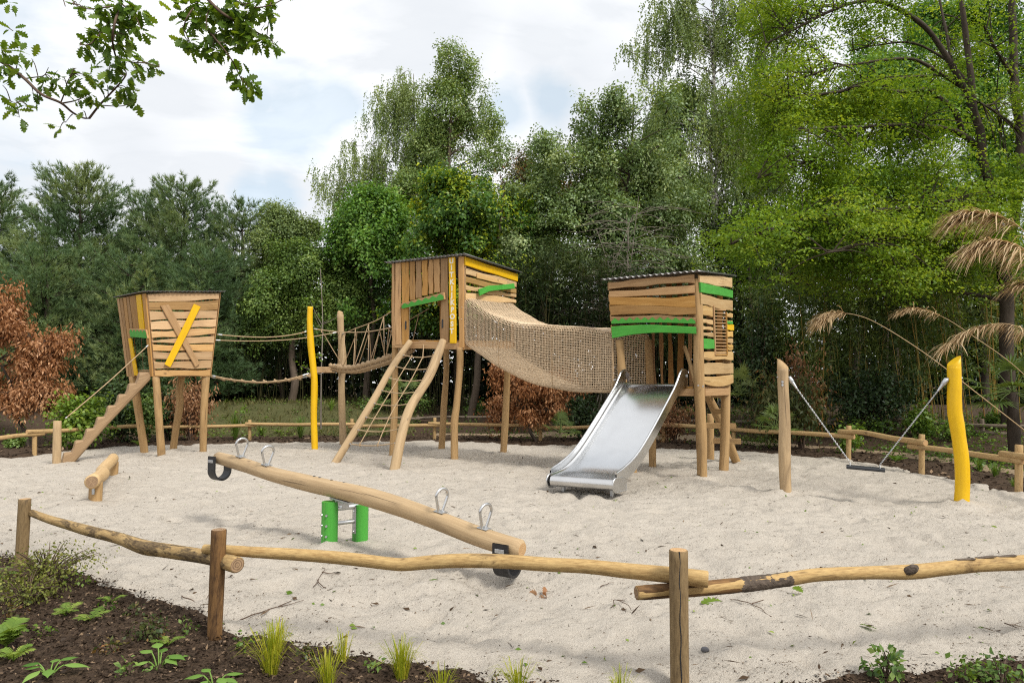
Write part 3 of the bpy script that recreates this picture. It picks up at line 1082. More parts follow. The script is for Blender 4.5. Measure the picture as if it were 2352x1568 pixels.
# ---- right tower with the slide
def right_tower():
    FRb, FLb, RLb, RRb = G(1613, 1098), G(1454, 1089), G(1499, 1074), G(1662, 1084)
    T = thing('play_tower', 'wooden play tower on log legs with a rung window, above the metal slide', 'play tower', (FRb + RLb) / 2)
    dFR, dFL, dRR = FRb.y, FLb.y, RRb.y
    # front face corners
    TL, TR = P(1398, 647, 11.85), P(1595, 629, 11.3)
    BLf, BRf = P(1407, 776, 11.92), P(1600, 767, 11.38)
    # side face corners
    sTL, sTR = P(1601, 628, 11.3), P(1678, 636, 12.42)
    sBL, sBR = P(1613, 893, 11.5), P(1681, 893, 12.45)
    outF, outS = Vector((-0.42, -0.9, 0)), Vector((0.75, -0.6, 0))
    # floor level corners
    zf = 1.50
    cFR, cFL = P(1613, 893, 11.5), P(1428, 893, 11.95)
    cRR = P(1668, 893, 12.42)
    cRL = cFL + (cRR - cFR)
    for c in (cFR, cFL, cRR, cRL):
        c.z = zf
    # legs
    lg = [(FRb, [(1599, 640, 11.42), (1604, 760, 11.46), (1606, 893, 11.5)], 0.088),
          (FLb, [(1423, 780, 11.98), (1432, 893, 12.0)], 0.075),
          (RLb, [(1489, 780, 12.95), (1494, 893, 12.98)], 0.072),
          (RRb, [(1672, 780, 12.5), (1667, 893, 12.5)], 0.082)]
    for b, mids, r in lg:
        mb = MB()
        pts = [P(*q) for q in mids] + [b.lerp(P(*mids[-1]), 0.5) + Vector((0.01, 0, 0)), b, b + Vector((0, 0, -0.12))]
        leg(mb, pts, [r * 0.95] + [r] * (len(pts) - 1))
        mb.build('leg', [M['log'], M['end']], T)
        MOUNDS.append((b.x, b.y, 0.035, 0.22))
    # front wall boards
    Q = (TL, BLf, TR, BRf)
    mb = MB()
    for a0, a1, b0, b1, bu0, bu1 in [(0.0, .142, .0, .154, 0, -0.02), (.166, .27, .19, .335, 0, 0.0), (.272, .427, .36, .55, .02, 0.0), (.435, .585, .555, .675, -0.03, 0.0), (.618, .745, .715, .825, -0.02, -0.03)]:
        mb.plank(Q, a0, a1, b0, b1, 0, 1, 0.028, 0.007, outF, 0, 0, 14, bu0, bu1)
    fw = mb.build('front_wall', M['wood'], T)
    zz = zigzag_paint(Q, 0.005, 0.995, lambda t: lerp(.645, .735, t) - .017 * math.sin(PI * t), lambda t: lerp(.747, .827, t) - .022 * math.sin(PI * t), 11, 0.55, outF, 0.0375)
    zz.build('painted_zigzag', M['green'], fw)
    mb = MB()
    mb.plank(Q, .80, 1.0, .885, 1.0, 0, 1, 0.034, 0.002, outF, 0.008, 0, 14, -0.035, -0.055)
    mb.build('lintel_board', M['green'], T)
    # corner post front right
    # side wall boards
    S = (sTL, sBL, sTR, sBR)
    L, R = 1300.0, 1270.0
    f = lambda zl, zr: ((zl - 140) / L, (zr - 175) / R)
    mb = MB()
    full = [((150, 245), (178, 305), 0), ((365, 480), (440, 570), 0.015), ((1010, 1112), (1028, 1120), 0), ((1145, 1272), (1150, 1282), 0)]
    for (l0, l1), (r0, r1), bu in full:
        mb.plank(S, (l0 - 140) / L, (l1 - 140) / L, (r0 - 175) / R, (r1 - 175) / R, 0.02, 1, 0.03, 0.006, outS, 0.0, 0, 10, bu, bu)
    mb.plank(S, (1300 - 140) / L, (1385 - 140) / L, (1285 - 175) / R, (1375 - 175) / R, 0.02, 1, 0.03, 0.002, outS, 0.0, 0, 12, 0.01, 0.06)
    for l0, l1, r0, r1 in [(490, 600, 560, 690), (635, 690, 720, 770), (725, 772, 775, 800), (795, 842, 830, 885)]:
        mb.plank(S, (l0 - 140) / L, (l1 - 140) / L, (r0 - 175) / R, (r1 - 175) / R, 0.03, 0.36, 0.03, 0.004, outS, 0, 0, 5)
    for l0, l1, r0, r1 in [(560, 610, 590, 640), (640, 690, 670, 715), (760, 840, 795, 862), (860, 915, 872, 930), (935, 1000, 945, 1008)]:
        mb.plank(S, (l0 - 140) / L, (l1 - 140) / L, (r0 - 175) / R, (r1 - 175) / R, 0.78, 1.0, 0.03, 0.004, outS, 0, 0, 4)
    sw = mb.build('side_wall', M['wood_light'], T)
    z2 = zigzag_paint(S, 0.785, 0.995, lambda t: (648 - 140) / L, lambda t: (690 - 140) / L, 4, 0.5, outS, 0.0395)
    z2.build('painted_zigzag', M['green'], sw)
    for nm, mt, l0, l1, r0, r1, t0, t1 in [('green_board', 'green', 240, 350, 328, 415, 0.02, 1.0), ('green_board', 'green', 868, 985, 905, 1000, 0.03, 0.37), ('yellow_board', 'yellow', 690, 745, 722, 785, 0.78, 1.02)]:
        mb = MB()
        mb.plank(S, (l0 - 140) / L, (l1 - 140) / L, (r0 - 175) / R, (r1 - 175) / R, t0, t1, 0.034, 0.002, outS, 0.004, 0, 8)
        mb.build(nm, M[mt], T)
    # rung window
    w0, w1 = 0.385, 0.775
    va, vb = (490 - 140) / L, (1052 - 140) / L
    nS = nrm_of(S, outS)
    fr = MB()
    for t in (w0, w1):
        fr.bar(bil(S, t, va + 0.05 * (t > .5)) + nS * 0.035, bil(S, t, vb) + nS * 0.035, 0.035, 0.03, nS)
    fr.bar(bil(S, w0, vb) + nS * 0.035, bil(S, w1, vb) + nS * 0.035, 0.028, 0.026, nS)
    fro = fr.build('window_frame', M['wood'], T)
    for i in range(14):
        mb = MB()
        w = lerp(va + 0.035, vb - 0.02, i / 13)
        a, b = bil(S, w0 + 0.02, w) + nS * 0.033, bil(S, w1 - 0.02, w) + nS * 0.033
        mb.tube([a, b], 0.0115, 8)
        mb.build('rung', M['wood'], fro)
    # rear wall: upright boards between the rear legs
    rTL, rTR = P(1485, 650, 13.0), P(1668, 640, 12.55)
    rBL, rBR = P(1494, 888, 13.0), P(1664, 890, 12.55)
    mb = MB()
    even_planks(mb, (rTL, rTR, rBL, rBR), 8, Vector((0.4, 0.9, 0)), 0.5)
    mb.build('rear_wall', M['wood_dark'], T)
    # left wall above the tunnel mouth
    mb = MB()
    lQ = (TL, P(1407, 765, 11.95), P(1485, 650, 13.0), P(1490, 765, 13.0))
    even_planks(mb, lQ, 5, Vector((-0.9, 0.4, 0)), 0.3, seg=5)
    mb.build('left_wall', M['wood'], T)
    # deck
    mb = Multi()
    mb.bar(cFL + Vector((0, 0, -0.05)), cFR + Vector((0, 0, -0.05)), 0.05, 0.13)
    mb.bar(cFR + Vector((0.03, 0, -0.05)), cRR + Vector((0.03, 0, -0.05)), 0.05, 0.13)
    mb.bar(cRL + Vector((0, 0, -0.05)), cRR + Vector((0, 0, -0.05)), 0.05, 0.13)
    mb.bar(cFL + Vector((0, 0, -0.05)), cRL + Vector((0, 0, -0.05)), 0.05, 0.13)
    mb.build('deck_beam', M['wood'], T)
    mb = MB()
    Qd = (cFL + Vector((0, 0, 0.015)), cFR + Vector((0, 0, 0.015)), cRL + Vector((0, 0, 0.015)), cRR + Vector((0, 0, 0.015)))
    even_planks(mb, Qd, 8, Vector((0, 0, 1)), 0.1, seg=3, amp=0.0)
    mb.build('deck', M['wood'], T)
    # diagonal brace and handle inside
    mb = MB()
    leg(mb, [P(1572, 795, 12.0), P(1590, 850, 11.7), P(1598, 885, 11.6)], 0.035, n=10)
    mb.build('brace', [M['log'], M['end']], T)
    mb = Multi()
    for q in [(1604, 885, 11.38), (1615, 887, 11.38)]:
        bolt(mb, P(*q), outF, 0.016)
    mb.build('bolt', M['galv'], T)
    corr_roof('roof', TL + Vector((0, 0, 0.0)), TR, P(1677, 636, 12.5), P(1488, 652, 13.05), T, 0.11)
    return T


def slide():
    bl, br = G(1261, 1128), G(1414, 1141)
    tl, tr = P(1432, 877, 11.92), P(1573, 877, 11.44)
    w = (br - bl).length
    T = thing('slide', 'wide stainless steel slide running down from the tower into the sand', 'slide', (bl + br) / 2)
    b0, t0 = (bl + br) / 2, (tl + tr) / 2
    sd = (br - bl).normalized().lerp((tr - tl).normalized(), 0.5)
    sd.z = 0
    sd.normalize()
    half = 0.50
    hz = Vector((b0.x - t0.x, b0.y - t0.y, 0))
    Lh = hz.length
    # profile along the chute: (share of run, height)
    prof = [(-0.07, 1.60), (0.0, 1.585), (0.05, 1.54), (0.12, 1.43), (0.25, 1.20), (0.40, 0.925), (0.55, 0.66), (0.66, 0.485), (0.76, 0.36), (0.85, 0.285), (0.93, 0.25), (0.985, 0.235)]
    path = spline([Vector((t0.x + hz.x * a, t0.y + hz.y * a, z)) for a, z in prof], 5)
    cross = [(-half, 0.03), (-half + 0.015, 0.010), (-half + 0.04, 0.002), (-half + 0.09, 0.0), (-0.2, 0), (0.2, 0), (half - 0.09, 0), (half - 0.04, 0.002), (half - 0.015, 0.010), (half, 0.03)]
    mb = MB()
    L = 0
    ncr = len(cross)
    base = 0
    Ls = []
    for i, p in enumerate(path):
        if i:
            L += (p - path[i - 1]).length
        Ls.append(L)
        t = (path[min(i + 1, len(path) - 1)] - path[max(i - 1, 0)]).normalized()
        n = sd.cross(t)
        if n.z < 0:
            n = -n
        for x, y in cross:
            mb.v.append(tuple(p + sd * x + n * y))
    for i in range(len(path) - 1):
        for k in range(ncr - 1):
            a = i * ncr + k
            mb.face([a, a + 1, a + ncr + 1, a + ncr], 0, True, [(cross[k][0], Ls[i]), (cross[k + 1][0], Ls[i]), (cross[k + 1][0], Ls[i + 1]), (cross[k][0], Ls[i + 1])])
    ch = mb.build('chute', M['steel'], T)
    # rails: tall cheeks with a rolled edge; they rise at the top
    for s in (-1, 1):
        top, low = [], []
        for i, p in enumerate(path):
            q = i / (len(path) - 1)
            t = (path[min(i + 1, len(path) - 1)] - path[max(i - 1, 0)]).normalized()
            n = sd.cross(t)
            if n.z < 0:
                n = -n
            h = 0.135 + 0.12 * math.exp(-((q - 0.10) / 0.12) ** 2) - 0.04 * sstep(0.75, 1.0, q)
            e = sd * (s * (half + 0.012))
            top.append(p + e + n * float(h))
            low.append(p + e - n * 0.06)
        mb = MB()
        ws = 0.016
        for i in range(len(path)):
            for q in (top[i] - sd * ws * .5, top[i] + sd * ws * .5, low[i] + sd * ws * .5, low[i] - sd * ws * .5):
                mb.v.append(tuple(q))
        for i in range(len(path) - 1):
            for k in range(4):
                k2 = (k + 1) % 4
                mb.face([i * 4 + k, i * 4 + k2, i * 4 + 4 + k2, i * 4 + 4 + k], 0, False, [(Ls[i], k * .1), (Ls[i], k * .1 + .1), (Ls[i + 1], k * .1 + .1), (Ls[i + 1], k * .1)])
        mb.face([0, 3, 2, 1], 0)
        mb.tube(top, 0.019, 10, 0)
        mb.build('side_rail', M['steel'], T)
    # rounded lip at the foot
    e = path[-1]
    fwd = hz.normalized()
    c = e + Vector((0, 0, -0.075)) + fwd * 0.0
    mb = MB()
    mb.tube([c - sd * (half - 0.01), c + sd * (half - 0.01)], 0.078, 24, 0, None, 1)
    mb.build('end_roller', M['steel_pipe'], T)
    for s in (-1, 1):
        mb = MB()
        out = [(0.10 * math.cos(a), 0.10 * math.sin(a)) for a in np.linspace(-PI / 2, PI / 2, 12)] + [(-0.17, 0.10), (-0.26, 0.055), (-0.26, -0.10)]
        mb.prism(out, c + sd * (s * (half + 0.004)), fwd, (0, 0, 1), sd * s, 0.018)
        edge = [c + sd * (s * (half + 0.013)) + fwd * x + Vector((0, 0, y)) for x, y in out]
        mb.tube(edge + [edge[0]], 0.012, 8)
        mb.build('end_plate', M['steel_pipe'], T)
    for s in (-0.38, 0.38):
        mb = MB()
        mb.bar(c + sd * s + fwd * -0.12 + Vector((0, 0, -0.06)), c + sd * s + fwd * -0.12 + Vector((0, 0, -0.30)), 0.05, 0.05, fwd)
        mb.build('foot', M['galv'], T)
    mb = MB()
    p, q = path[8], path[-12]
    return T


def log_ladder():
    """leaning log with rungs behind the right tower"""
    T = thing('log_ladder', 'leaning log ladder with square rungs behind the slide tower', 'ladder', G(1690, 1060))
    mb = MB()
    a, b = P(1618, 893, 12.95), G(1690, 1058)
    leg(mb, [a, a.lerp(b, 0.5) + Vector((0.03, 0, 0)), b, b + Vector((0.05, -0.02, -0.1))], [0.075, 0.085, 0.09, 0.09])
    mb.build('rail', [M['log'], M['end']], T)
    mb = MB()
    c = G(1632, 1054)
    leg(mb, [P(1632, 950, c.y), c, c + Vector((0, 0, -0.1))], 0.075)
    mb.build('support_post', [M['log'], M['end']], T)
    for y0, xa, xb in [(907, 1640, 1662), (944, 1645, 1670), (977, 1622, 1690), (1012, 1638, 1702)]:
        mb = MB()
        d = 13.0
        mb.bar(P(xa, y0, d), P(xb, y0 + 1, d - 0.15), 0.09, 0.10)
        mb.build('rung', M['log'], T)
    return T


# ---- lookout tower in the middle
CT = {}


def lookout_tower():
    a, b, c, d = G(1044, 1057), G(1014, 1031), G(902, 1047), G(1156, 1041)
    T = thing('play_tower', 'tall wooden lookout tower with a lettered yellow board and a ragged green lintel', 'play tower', (a + b) / 2)
    A0, C0, D0 = P(1065.5, 798, 14.2), P(902, 794, 15.05), P(1182, 797, 15.65)
    A1, C1, D1 = P(1066, 589, 14.15), P(901, 606, 15.1), P(1184, 628, 15.6)
    B0, B1 = C0 + D0 - A0, C1 + D1 - A1
    zf = (A0.z + C0.z) / 2 + 0.04
    CT.update(A0=A0, B0=B0, C0=C0, D0=D0, A1=A1, B1=B1, C1=C1, D1=D1, zf=zf)
    outL, outR = Vector((-0.45, -0.89, 0)), Vector((0.8, -0.6, 0))
    shape = {'a': [a, P(1043.5, 975, a.y), P(1049, 930, a.y), P(1056, 850, a.y), P(1057, 797, 14.25)],
             'b': [b, P(1020, 930, b.y), P(1025, 850, b.y), P(1025, 770, b.y - 0.1)],
             'c': [c, P(905, 970, c.y), P(907, 880, c.y), P(908, 790, 15.12)],
             'd': [d, P(1161, 960, d.y), P(1165, 860, d.y), P(1168, 790, 15.6)]}
    for k, pts in shape.items():
        mb = MB()
        pts = [pts[0] + Vector((0, 0, -0.12))] + pts
        leg(mb, pts, [0.078] * 3 + [0.072] * (len(pts) - 3))
        mb.build('leg', [M['log'], M['end']], T)
        MOUNDS.append((pts[1].x, pts[1].y, 0.03, 0.22))
    # left face: z2 picture shares; width 225..1068 px, height 210/125..1180/1210
    L = (C1, A1, C0, A0)                         # upright boards: start edge = top, end edge = bottom
    x = lambda z, bot=False: (z - (232 if bot else 225)) / (833.0 if bot else 841.0)
    mb = MB()
    ups = [(225, 262, 232, 268, 0, 1), (268, 338, 272, 350, 0, .985), (348, 435, 352, 432, 0, .985),
           (444, 512, 0, 0, 0, .455), (520, 588, 0, 0, 0, .435), (594, 662, 0, 0, 0, .41), (668, 722, 0, 0, 0, .395), (730, 800, 0, 0, 0, .38),
           (806, 895, 812, 902, 0, 0.955), (1012, 1068, 1012, 1068, 0, 1.0)]
    for p0, p1, q0, q1, t0, t1 in ups:
        if q1 == 0:
            q0, q1 = p0 + 4, p1 + 2
        mb.plank(L, x(p0), x(p1), x(q0, 1), x(q1, 1), t0, t1, 0.028, 0.006, outL, 0, 0, 14)
    nL = nrm_of(L, outL)
    # hand holes as dark slots
    fw = mb.build('front_wall', M['wood'], T)
    for hx, hy in [(400, 935), (835, 920)]:
        hh = MB()
        w, t = x(hx), (hy - 190) / 990.0
        cc = bil(L, t, w) + nL * 0.0375
        ax = (bil(L, t, w + 0.1) - bil(L, t, w)).normalized()
        o = [(0.018 * math.cos(q), 0.075 + 0.018 * math.sin(q)) for q in np.linspace(0, PI, 8)] + [(0.018 * math.cos(q), -0.075 + 0.018 * math.sin(q)) for q in np.linspace(PI, 2 * PI, 8)]
        hh.prism(o, cc - nL * 0.006, ax, (0, 0, 1), nL, 0.008)
        hh.build('hand_hole', M['black'], fw)
    # yellow lettered board
    mb = MB()
    mb.plank(L, x(906), x(976), x(918, 1), x(990, 1), 0, 0.955, 0.034, 0.003, outL, 0.006, 0, 16)
    yb = mb.build('yellow_board', M['yellow'], T)
    letters = [('U', 940, 190), ('I', 941, 270), ('T', 941, 352), ('K', 944, 438), ('I', 945, 514), ('J', 944, 592), ('K', 950, 680), ('P', 950, 765), ('O', 950, 845), ('S', 947, 932), ('T', 944, 1015)]
    tb = MB()
    ax = (bil(L, .5, 1) - bil(L, .5, 0)).normalized()
    dn = (bil(L, 1, .9) - bil(L, 0, .9)).normalized()
    ax = (ax - dn * ax.dot(dn)).normalized()
    ttop, tbot = 148.0, 1205.0
    for chh, lx, ly in letters:
        cu = bpy.data.curves.new('letter', 'FONT')
        cu.body = chh
        cu.align_x = 'CENTER'
        cu.size = 0.150
        cu.extrude = 0.0025
        cu.offset = 0.0055
        ob = bpy.data.objects.new('letter', cu)
        COL.objects.link(ob)
        me = bpy.data.meshes.new_from_object(ob.evaluated_get(bpy.context.evaluated_depsgraph_get()))
        t = (ly - ttop) / (tbot - ttop)
        w = (lx - lerp(225, 232, t)) / lerp(841, 833, t)
        o = bil(L, t, w) + nL * 0.0465 + dn * 0.052
        i0 = len(tb.v)
        for vv in me.vertices:
            tb.v.append(tuple(o + ax * vv.co.x - dn * vv.co.y + nL * vv.co.z))
        for pl in me.polygons:
            tb.face([i0 + q for q in pl.vertices], 0)
        bpy.data.objects.remove(ob)
        bpy.data.curves.remove(cu)
        bpy.data.meshes.remove(me)
    tb.build('lettering', M['white'], yb)
    # ragged green lintel
    lt = MB()
    Ql = (P(926, 697, 14.93), P(929, 708, 14.93), P(1023, 671, 14.33), P(1024.5, 687, 14.33))
    lt.plank(Ql, 0, 1, 0, 1, 0, 1, 0.06, 0.002, outL, 0.015, 0, 12)
    lo = lt.build('lintel_board', M['wood'], T)
    zigzag_paint(Ql, 0, 1, lambda t: 0.08, lambda t: 1.02, 6, 0.45, outL, 0.0845).build('painted_zigzag', M['green'], lo)
    # right face
    R = (A1, A0, D1, D0)
    yl = lambda z: (z - 125) / (1195.0 - 125)
    yr = lambda z: (z - 320) / (1190.0 - 320)
    mb = MB()
    for l0, l1, r0, r1, u0, u1 in [(255, 340, 425, 490, 0, 0), (350, 440, 500, 555, 0, 0), (455, 525, 565, 612, 0, 0), (545, 640, 622, 680, .0, 0)]:
        mb.plank(R, yl(l0), yl(l1), yr(r0), yr(r1), 0.01, 1, 0.03, 0.009, outR, 0, 0, 12)
    mb.plank(R, yl(290), yl(355), yr(452), yr(490), 0.20, 0.78, 0.022, 0.002, outR, 0.032, 0, 8)
    mb.build('side_wall', M['wood_light'], T)
    mb = MB()
    mb.plank(R, yl(128), yl(232), yr(325), yr(415), 0.0, 1.02, 0.034, 0.003, outR, 0.004, 0, 10)
    mb.build('yellow_board', M['yellow'], T)
    nR = nrm_of(R, outR)
    o0 = nR * 0.065
    pts = [P(1093, 674, 14.4) + o0, P(1118, 664, 14.7) + o0, P(1145, 660, 15.0) + o0, P(1176, 655, 15.4) + o0]
    mb = MB()
    Qg = [(P(1092.5, 666, 14.42), P(1095, 681, 14.42)), (P(1115, 658, 14.72), P(1117, 671, 14.72)), (P(1145, 656, 15.05), P(1146, 667, 15.05)), (P(1174, 652, 15.4), P(1176, 664, 15.4))]
    for i in range(3):
        mb.plank((Qg[i][0], Qg[i][1], Qg[i + 1][0], Qg[i + 1][1]), 0, 1, 0, 1, 0, 1, 0.03, 0.0, outR, 0.058, 0, 3)
    mb.build('green_board', M['green'], T)
    # rear and far faces
    mb = MB()
    even_planks(mb, (B1, D1, B0, D0), 12, Vector((0.45, 0.89, 0)), 0.9, skip=(), seg=5)
    mb.build('rear_wall', M['wood_dark'], T)
    mb = MB()
    even_planks(mb, (C1, B1, C1.lerp(C0, 0.42), B1.lerp(B0, 0.42)), 11, Vector((-0.9, 0.4, 0)), 0.8, seg=4)
    mb.plank((C1, B1, C0, B0), 0.0, 0.13, 0.0, 0.13, 0, 1, 0.028, 0.006, Vector((-.9, .4, 0)))
    mb.plank((C1, B1, C0, B0), 0.87, 1.0, 0.87, 1.0, 0, 1, 0.028, 0.006, Vector((-.9, .4, 0)))
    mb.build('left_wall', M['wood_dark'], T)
    # corner post at the front
    mb = Multi()
    mb.bar(A1 + Vector((0, 0.05, -0.02)), A0 + Vector((0, 0.05, 0)), 0.08, 0.08, (0, 1, 0))
    mb.bar(C1 + Vector((0.06, 0.05, -0.02)), C0 + Vector((0.06, 0.05, 0)), 0.07, 0.07, (0, 1, 0))
    mb.bar(D1 + Vector((-0.06, 0.02, -0.02)), D0 + Vector((-0.06, 0.02, 0)), 0.07, 0.07, (0, 1, 0))
    mb.bar(B1 + Vector((0, -0.05, -0.02)), B0 + Vector((0, -0.05, 0)), 0.07, 0.07, (0, 1, 0))
    mb.build('corner_post', M['wood'], T)
    # deck beams and deck
    mb = Multi()
    dz = Vector((0, 0, 0.03))
    for p, q in ((C0, A0), (A0, D0), (D0, B0), (B0, C0)):
        mb.bar(p + dz, q + dz, 0.05, 0.15)
    mb.build('deck_beam', M['wood'], T)
    mb = MB()
    up = Vector((0, 0, 0.11))
    even_planks(mb, (C0 + up, A0 + up, B0 + up, D0 + up), 10, Vector((0, 0, 1)), 0.1, seg=3, amp=0.0)
    mb.build('deck', M['wood'], T)
    corr_roof('roof', C1, A1, D1, B1, T, 0.13)
    return T


def net_ramp():
    l0, r0 = G(768, 1066), G(906, 1081)
    T = thing('climbing_net', 'sloping rope net strung between two leaning logs below the lookout doorway', 'climbing net', (l0 + r0) / 2)
    Lp = [l0 + Vector((-0.06, -0.03, -0.08)), l0, P(850, 932, 14.0), P(900, 845, 14.45), P(943, 783, 14.72)]
    Rp = [r0 + Vector((-0.03, -0.05, -0.1)), r0, P(922, 1000, 12.85), P(943, 935, 13.2), P(984, 868, 13.75), P(1004, 820, 14.0), P(1018, 782, 14.22)]
    for pts, r in ((Lp, 0.075), (Rp, 0.09)):
        mb = MB()
        leg(mb, pts, [r] * (len(pts) - 1) + [r * 0.85], 0, 1)
        mb.build('log', [M['log_pale'], M['end']], T)
        MOUNDS.append((pts[1].x, pts[1].y, 0.04, 0.25))
    Ls, Rs = spline(Lp[1:], 10), spline(Rp[1:], 10)

    def at(S, f):
        i = f * (len(S) - 1)
        j = min(int(i), len(S) - 2)
        return S[j].lerp(S[j + 1], i - j)
    yl_ = [814, 840, 866, 895, 925, 957, 986, 1018]
    yr_ = [815, 845, 871, 898, 925, 953, 983, 1015]

    def at_y(S, y):
        """point of a log at a height of the photograph"""
        k = lambda p: 784 - FPX * ((p - Vector((0, 0, CAM_Z))).dot(Vector((0, -math.sin(PITCH), math.cos(PITCH)))) / (p - Vector((0, 0, CAM_Z))).dot(Vector((0, math.cos(PITCH), math.sin(PITCH)))))
        for i in range(len(S) - 1):
            a, b = k(S[i]), k(S[i + 1])
            if (a - y) * (b - y) <= 0:
                return S[i].lerp(S[i + 1], (y - a) / (b - a + 1e-9))
        return S[-1]
    rows = []
    st = Multi()
    mb = MB()
    for ya, yb in zip(yl_, yr_):
        a, b = at_y(Ls, ya), at_y(Rs, yb)
        row = []
        for k in range(11):
            u = k / 10
            p = a.lerp(b, u)
            p.z -= 0.055 * math.sin(PI * u)
            row.append(p)
        rows.append(row)
        mb.tube(row, 0.0105, 7)
        for e, d in ((0, 1), (10, -1)):
            st.tube([row[e], row[e].lerp(row[e + d], 0.9)], 0.016, 8)
    for f, drift in ((.30, .0), (.62, -.02), (.92, -.06)):
        s = []
        for i, r_ in enumerate(rows):
            u = min(.95, max(.05, f + drift * (3 - i) * .3 - .05 * (i / 7)))
            p = V_at(r_, u) + Vector((0, -0.012, 0.006))
            s.append(p)
        if f == .62:
            s = [CT['A0'].lerp(CT['C0'], 0.55) + Vector((0, 0, 0.06))] + s
        mb.tube(s, 0.0095, 7)
        for p in s:
            mb.tube([p + Vector((0.005, 0.012, -0.03)), p + Vector((0, 0, 0.03))], 0.0155, 7)
    mb.build('rope_net', M['rope'], T)
    st.build('ferrule', M['galv'], T)
    return T


# ---- net tunnel
def net_tunnel():
    a, d = CT['A0'], CT['D0']
    zf = 2.42
    A = Vector((a.x, a.y, 0)).lerp(Vector((d.x, d.y, 0)), 0.0)
    D = Vector((d.x, d.y, 0))
    F, R = P(1408, 893, 11.98), P(1492, 893, 12.98)
    F.z = R.z = 0
    T = thing('net_tunnel', 'sagging knotted net tunnel hung between the lookout and the slide tower', 'net tunnel', (A + F) / 2 + Vector((0, 0, 1.5)))
    NS, NA = 98, 104
    f0, f1 = A, D - (D - A) * 0.02

    def section(s):
        p0 = f0.lerp(F, s)
        p1 = f1.lerp(R, s)
        sag = math.sin(PI * min(1.0, s)) ** 0.9
        zb = lerp(zf - 0.02, 1.46, s) - 0.34 * sag
        ztf = lerp(3.42, 2.50, s) - 0.22 * sag - 0.10 * math.sin(2 * PI * s)
        ztb = lerp(3.44, 2.52, s) - 0.22 * sag - 0.10 * math.sin(2 * PI * s)
        return p0, p1, zb, ztf, ztb
    rings = []
    for i in range(NS + 1):
        s = i / NS
        p0, p1, zb, ztf, ztb = section(s)
        ring = []
        for k in range(NA):
            th = 2 * PI * k / NA
            # a box with rounded corners, walked evenly along its outline
            W_, H_, rc = 1.22, 1.03, 0.10
            u = k / NA * (2 * (W_ + H_) - 8 * rc + 2 * PI * rc)
            x = y = 0.0
            segs = [(W_ - 2 * rc, 'b'), (PI / 2 * rc, 'c0'), (H_ - 2 * rc, 'r'), (PI / 2 * rc, 'c1'), (W_ - 2 * rc, 't'), (PI / 2 * rc, 'c2'), (H_ - 2 * rc, 'l'), (PI / 2 * rc, 'c3')]
            for ln, nm in segs:
                if u <= ln or nm == 'c3':
                    break
                u -= ln
            a_ = u / rc
            x, y = {'b': (rc + u, 0), 'c0': (W_ - rc + rc * math.sin(a_), rc - rc * math.cos(a_)), 'r': (W_, rc + u), 'c1': (W_ - rc + rc * math.cos(a_), H_ - rc + rc * math.sin(a_)),
                    't': (W_ - rc - u, H_), 'c2': (rc - rc * math.sin(a_), H_ - rc + rc * math.cos(a_)), 'l': (0, H_ - rc - u), 'c3': (rc - rc * math.cos(a_), rc - rc * math.sin(a_))}[nm]
            w, v = x / W_, y / H_
            p = p0.lerp(p1, w)
            zt = lerp(ztf, ztb, w)
            p.z = lerp(zb, zt, v)
            q = 0.006 * math.sin(s * 23 + 3 * th) + 0.008 * math.sin(s * 11 - 2 * th)
            edge = min(1, s * 8, (1 - s) * 8)
            p.z += q * edge
            if v > 0.85:
                p.z += 0.008 * edge * math.sin(s * 40 + w * 2) * w
                p.z -= 0.03 * math.sin(PI * w) * edge
            ring.append(p)
        rings.append(ring)
    mb = MB()
    j = lambda: Vector((rnd.uniform(-.0035, .0035), rnd.uniform(-.0035, .0035), rnd.uniform(-.0035, .0035)))
    for i in range(NS + 1):
        for k in range(NA):
            rings[i][k] += j()
    for i in range(NS + 1):
        mb.tube(rings[i] + [rings[i][0]], 0.0057, 4, 0, None, 1, False)
    for k in range(NA):
        mb.tube([rings[i][k] for i in range(NS + 1)], 0.0062, 4, 0, None, 1, False)
    mb.build('netting', M['net'], T)
    mb = MB()
    for i in (0, 26, 62, NS):
        mb.tube([p + Vector((0, 0, 0)) for p in rings[i]] + [rings[i][0]], 0.0095 if i not in (0, NS) else 0.018, 6, 0, None, 1, False)
    mb.build('border_rope', M['net_seam'], T)
    mb = Multi()
    for i, k in ((0, 90), (0, 84), (NS, 76), (NS, 98), (NS, 30), (NS, 45)):
        p = rings[i][k]
        mb.tube([p, p + Vector((0.05 if i else -0.05, -0.02, 0.01))], 0.014, 8)
    mb.build('ferrule', M['galv'], T)
    return T


# ---- left tower
LT = {}


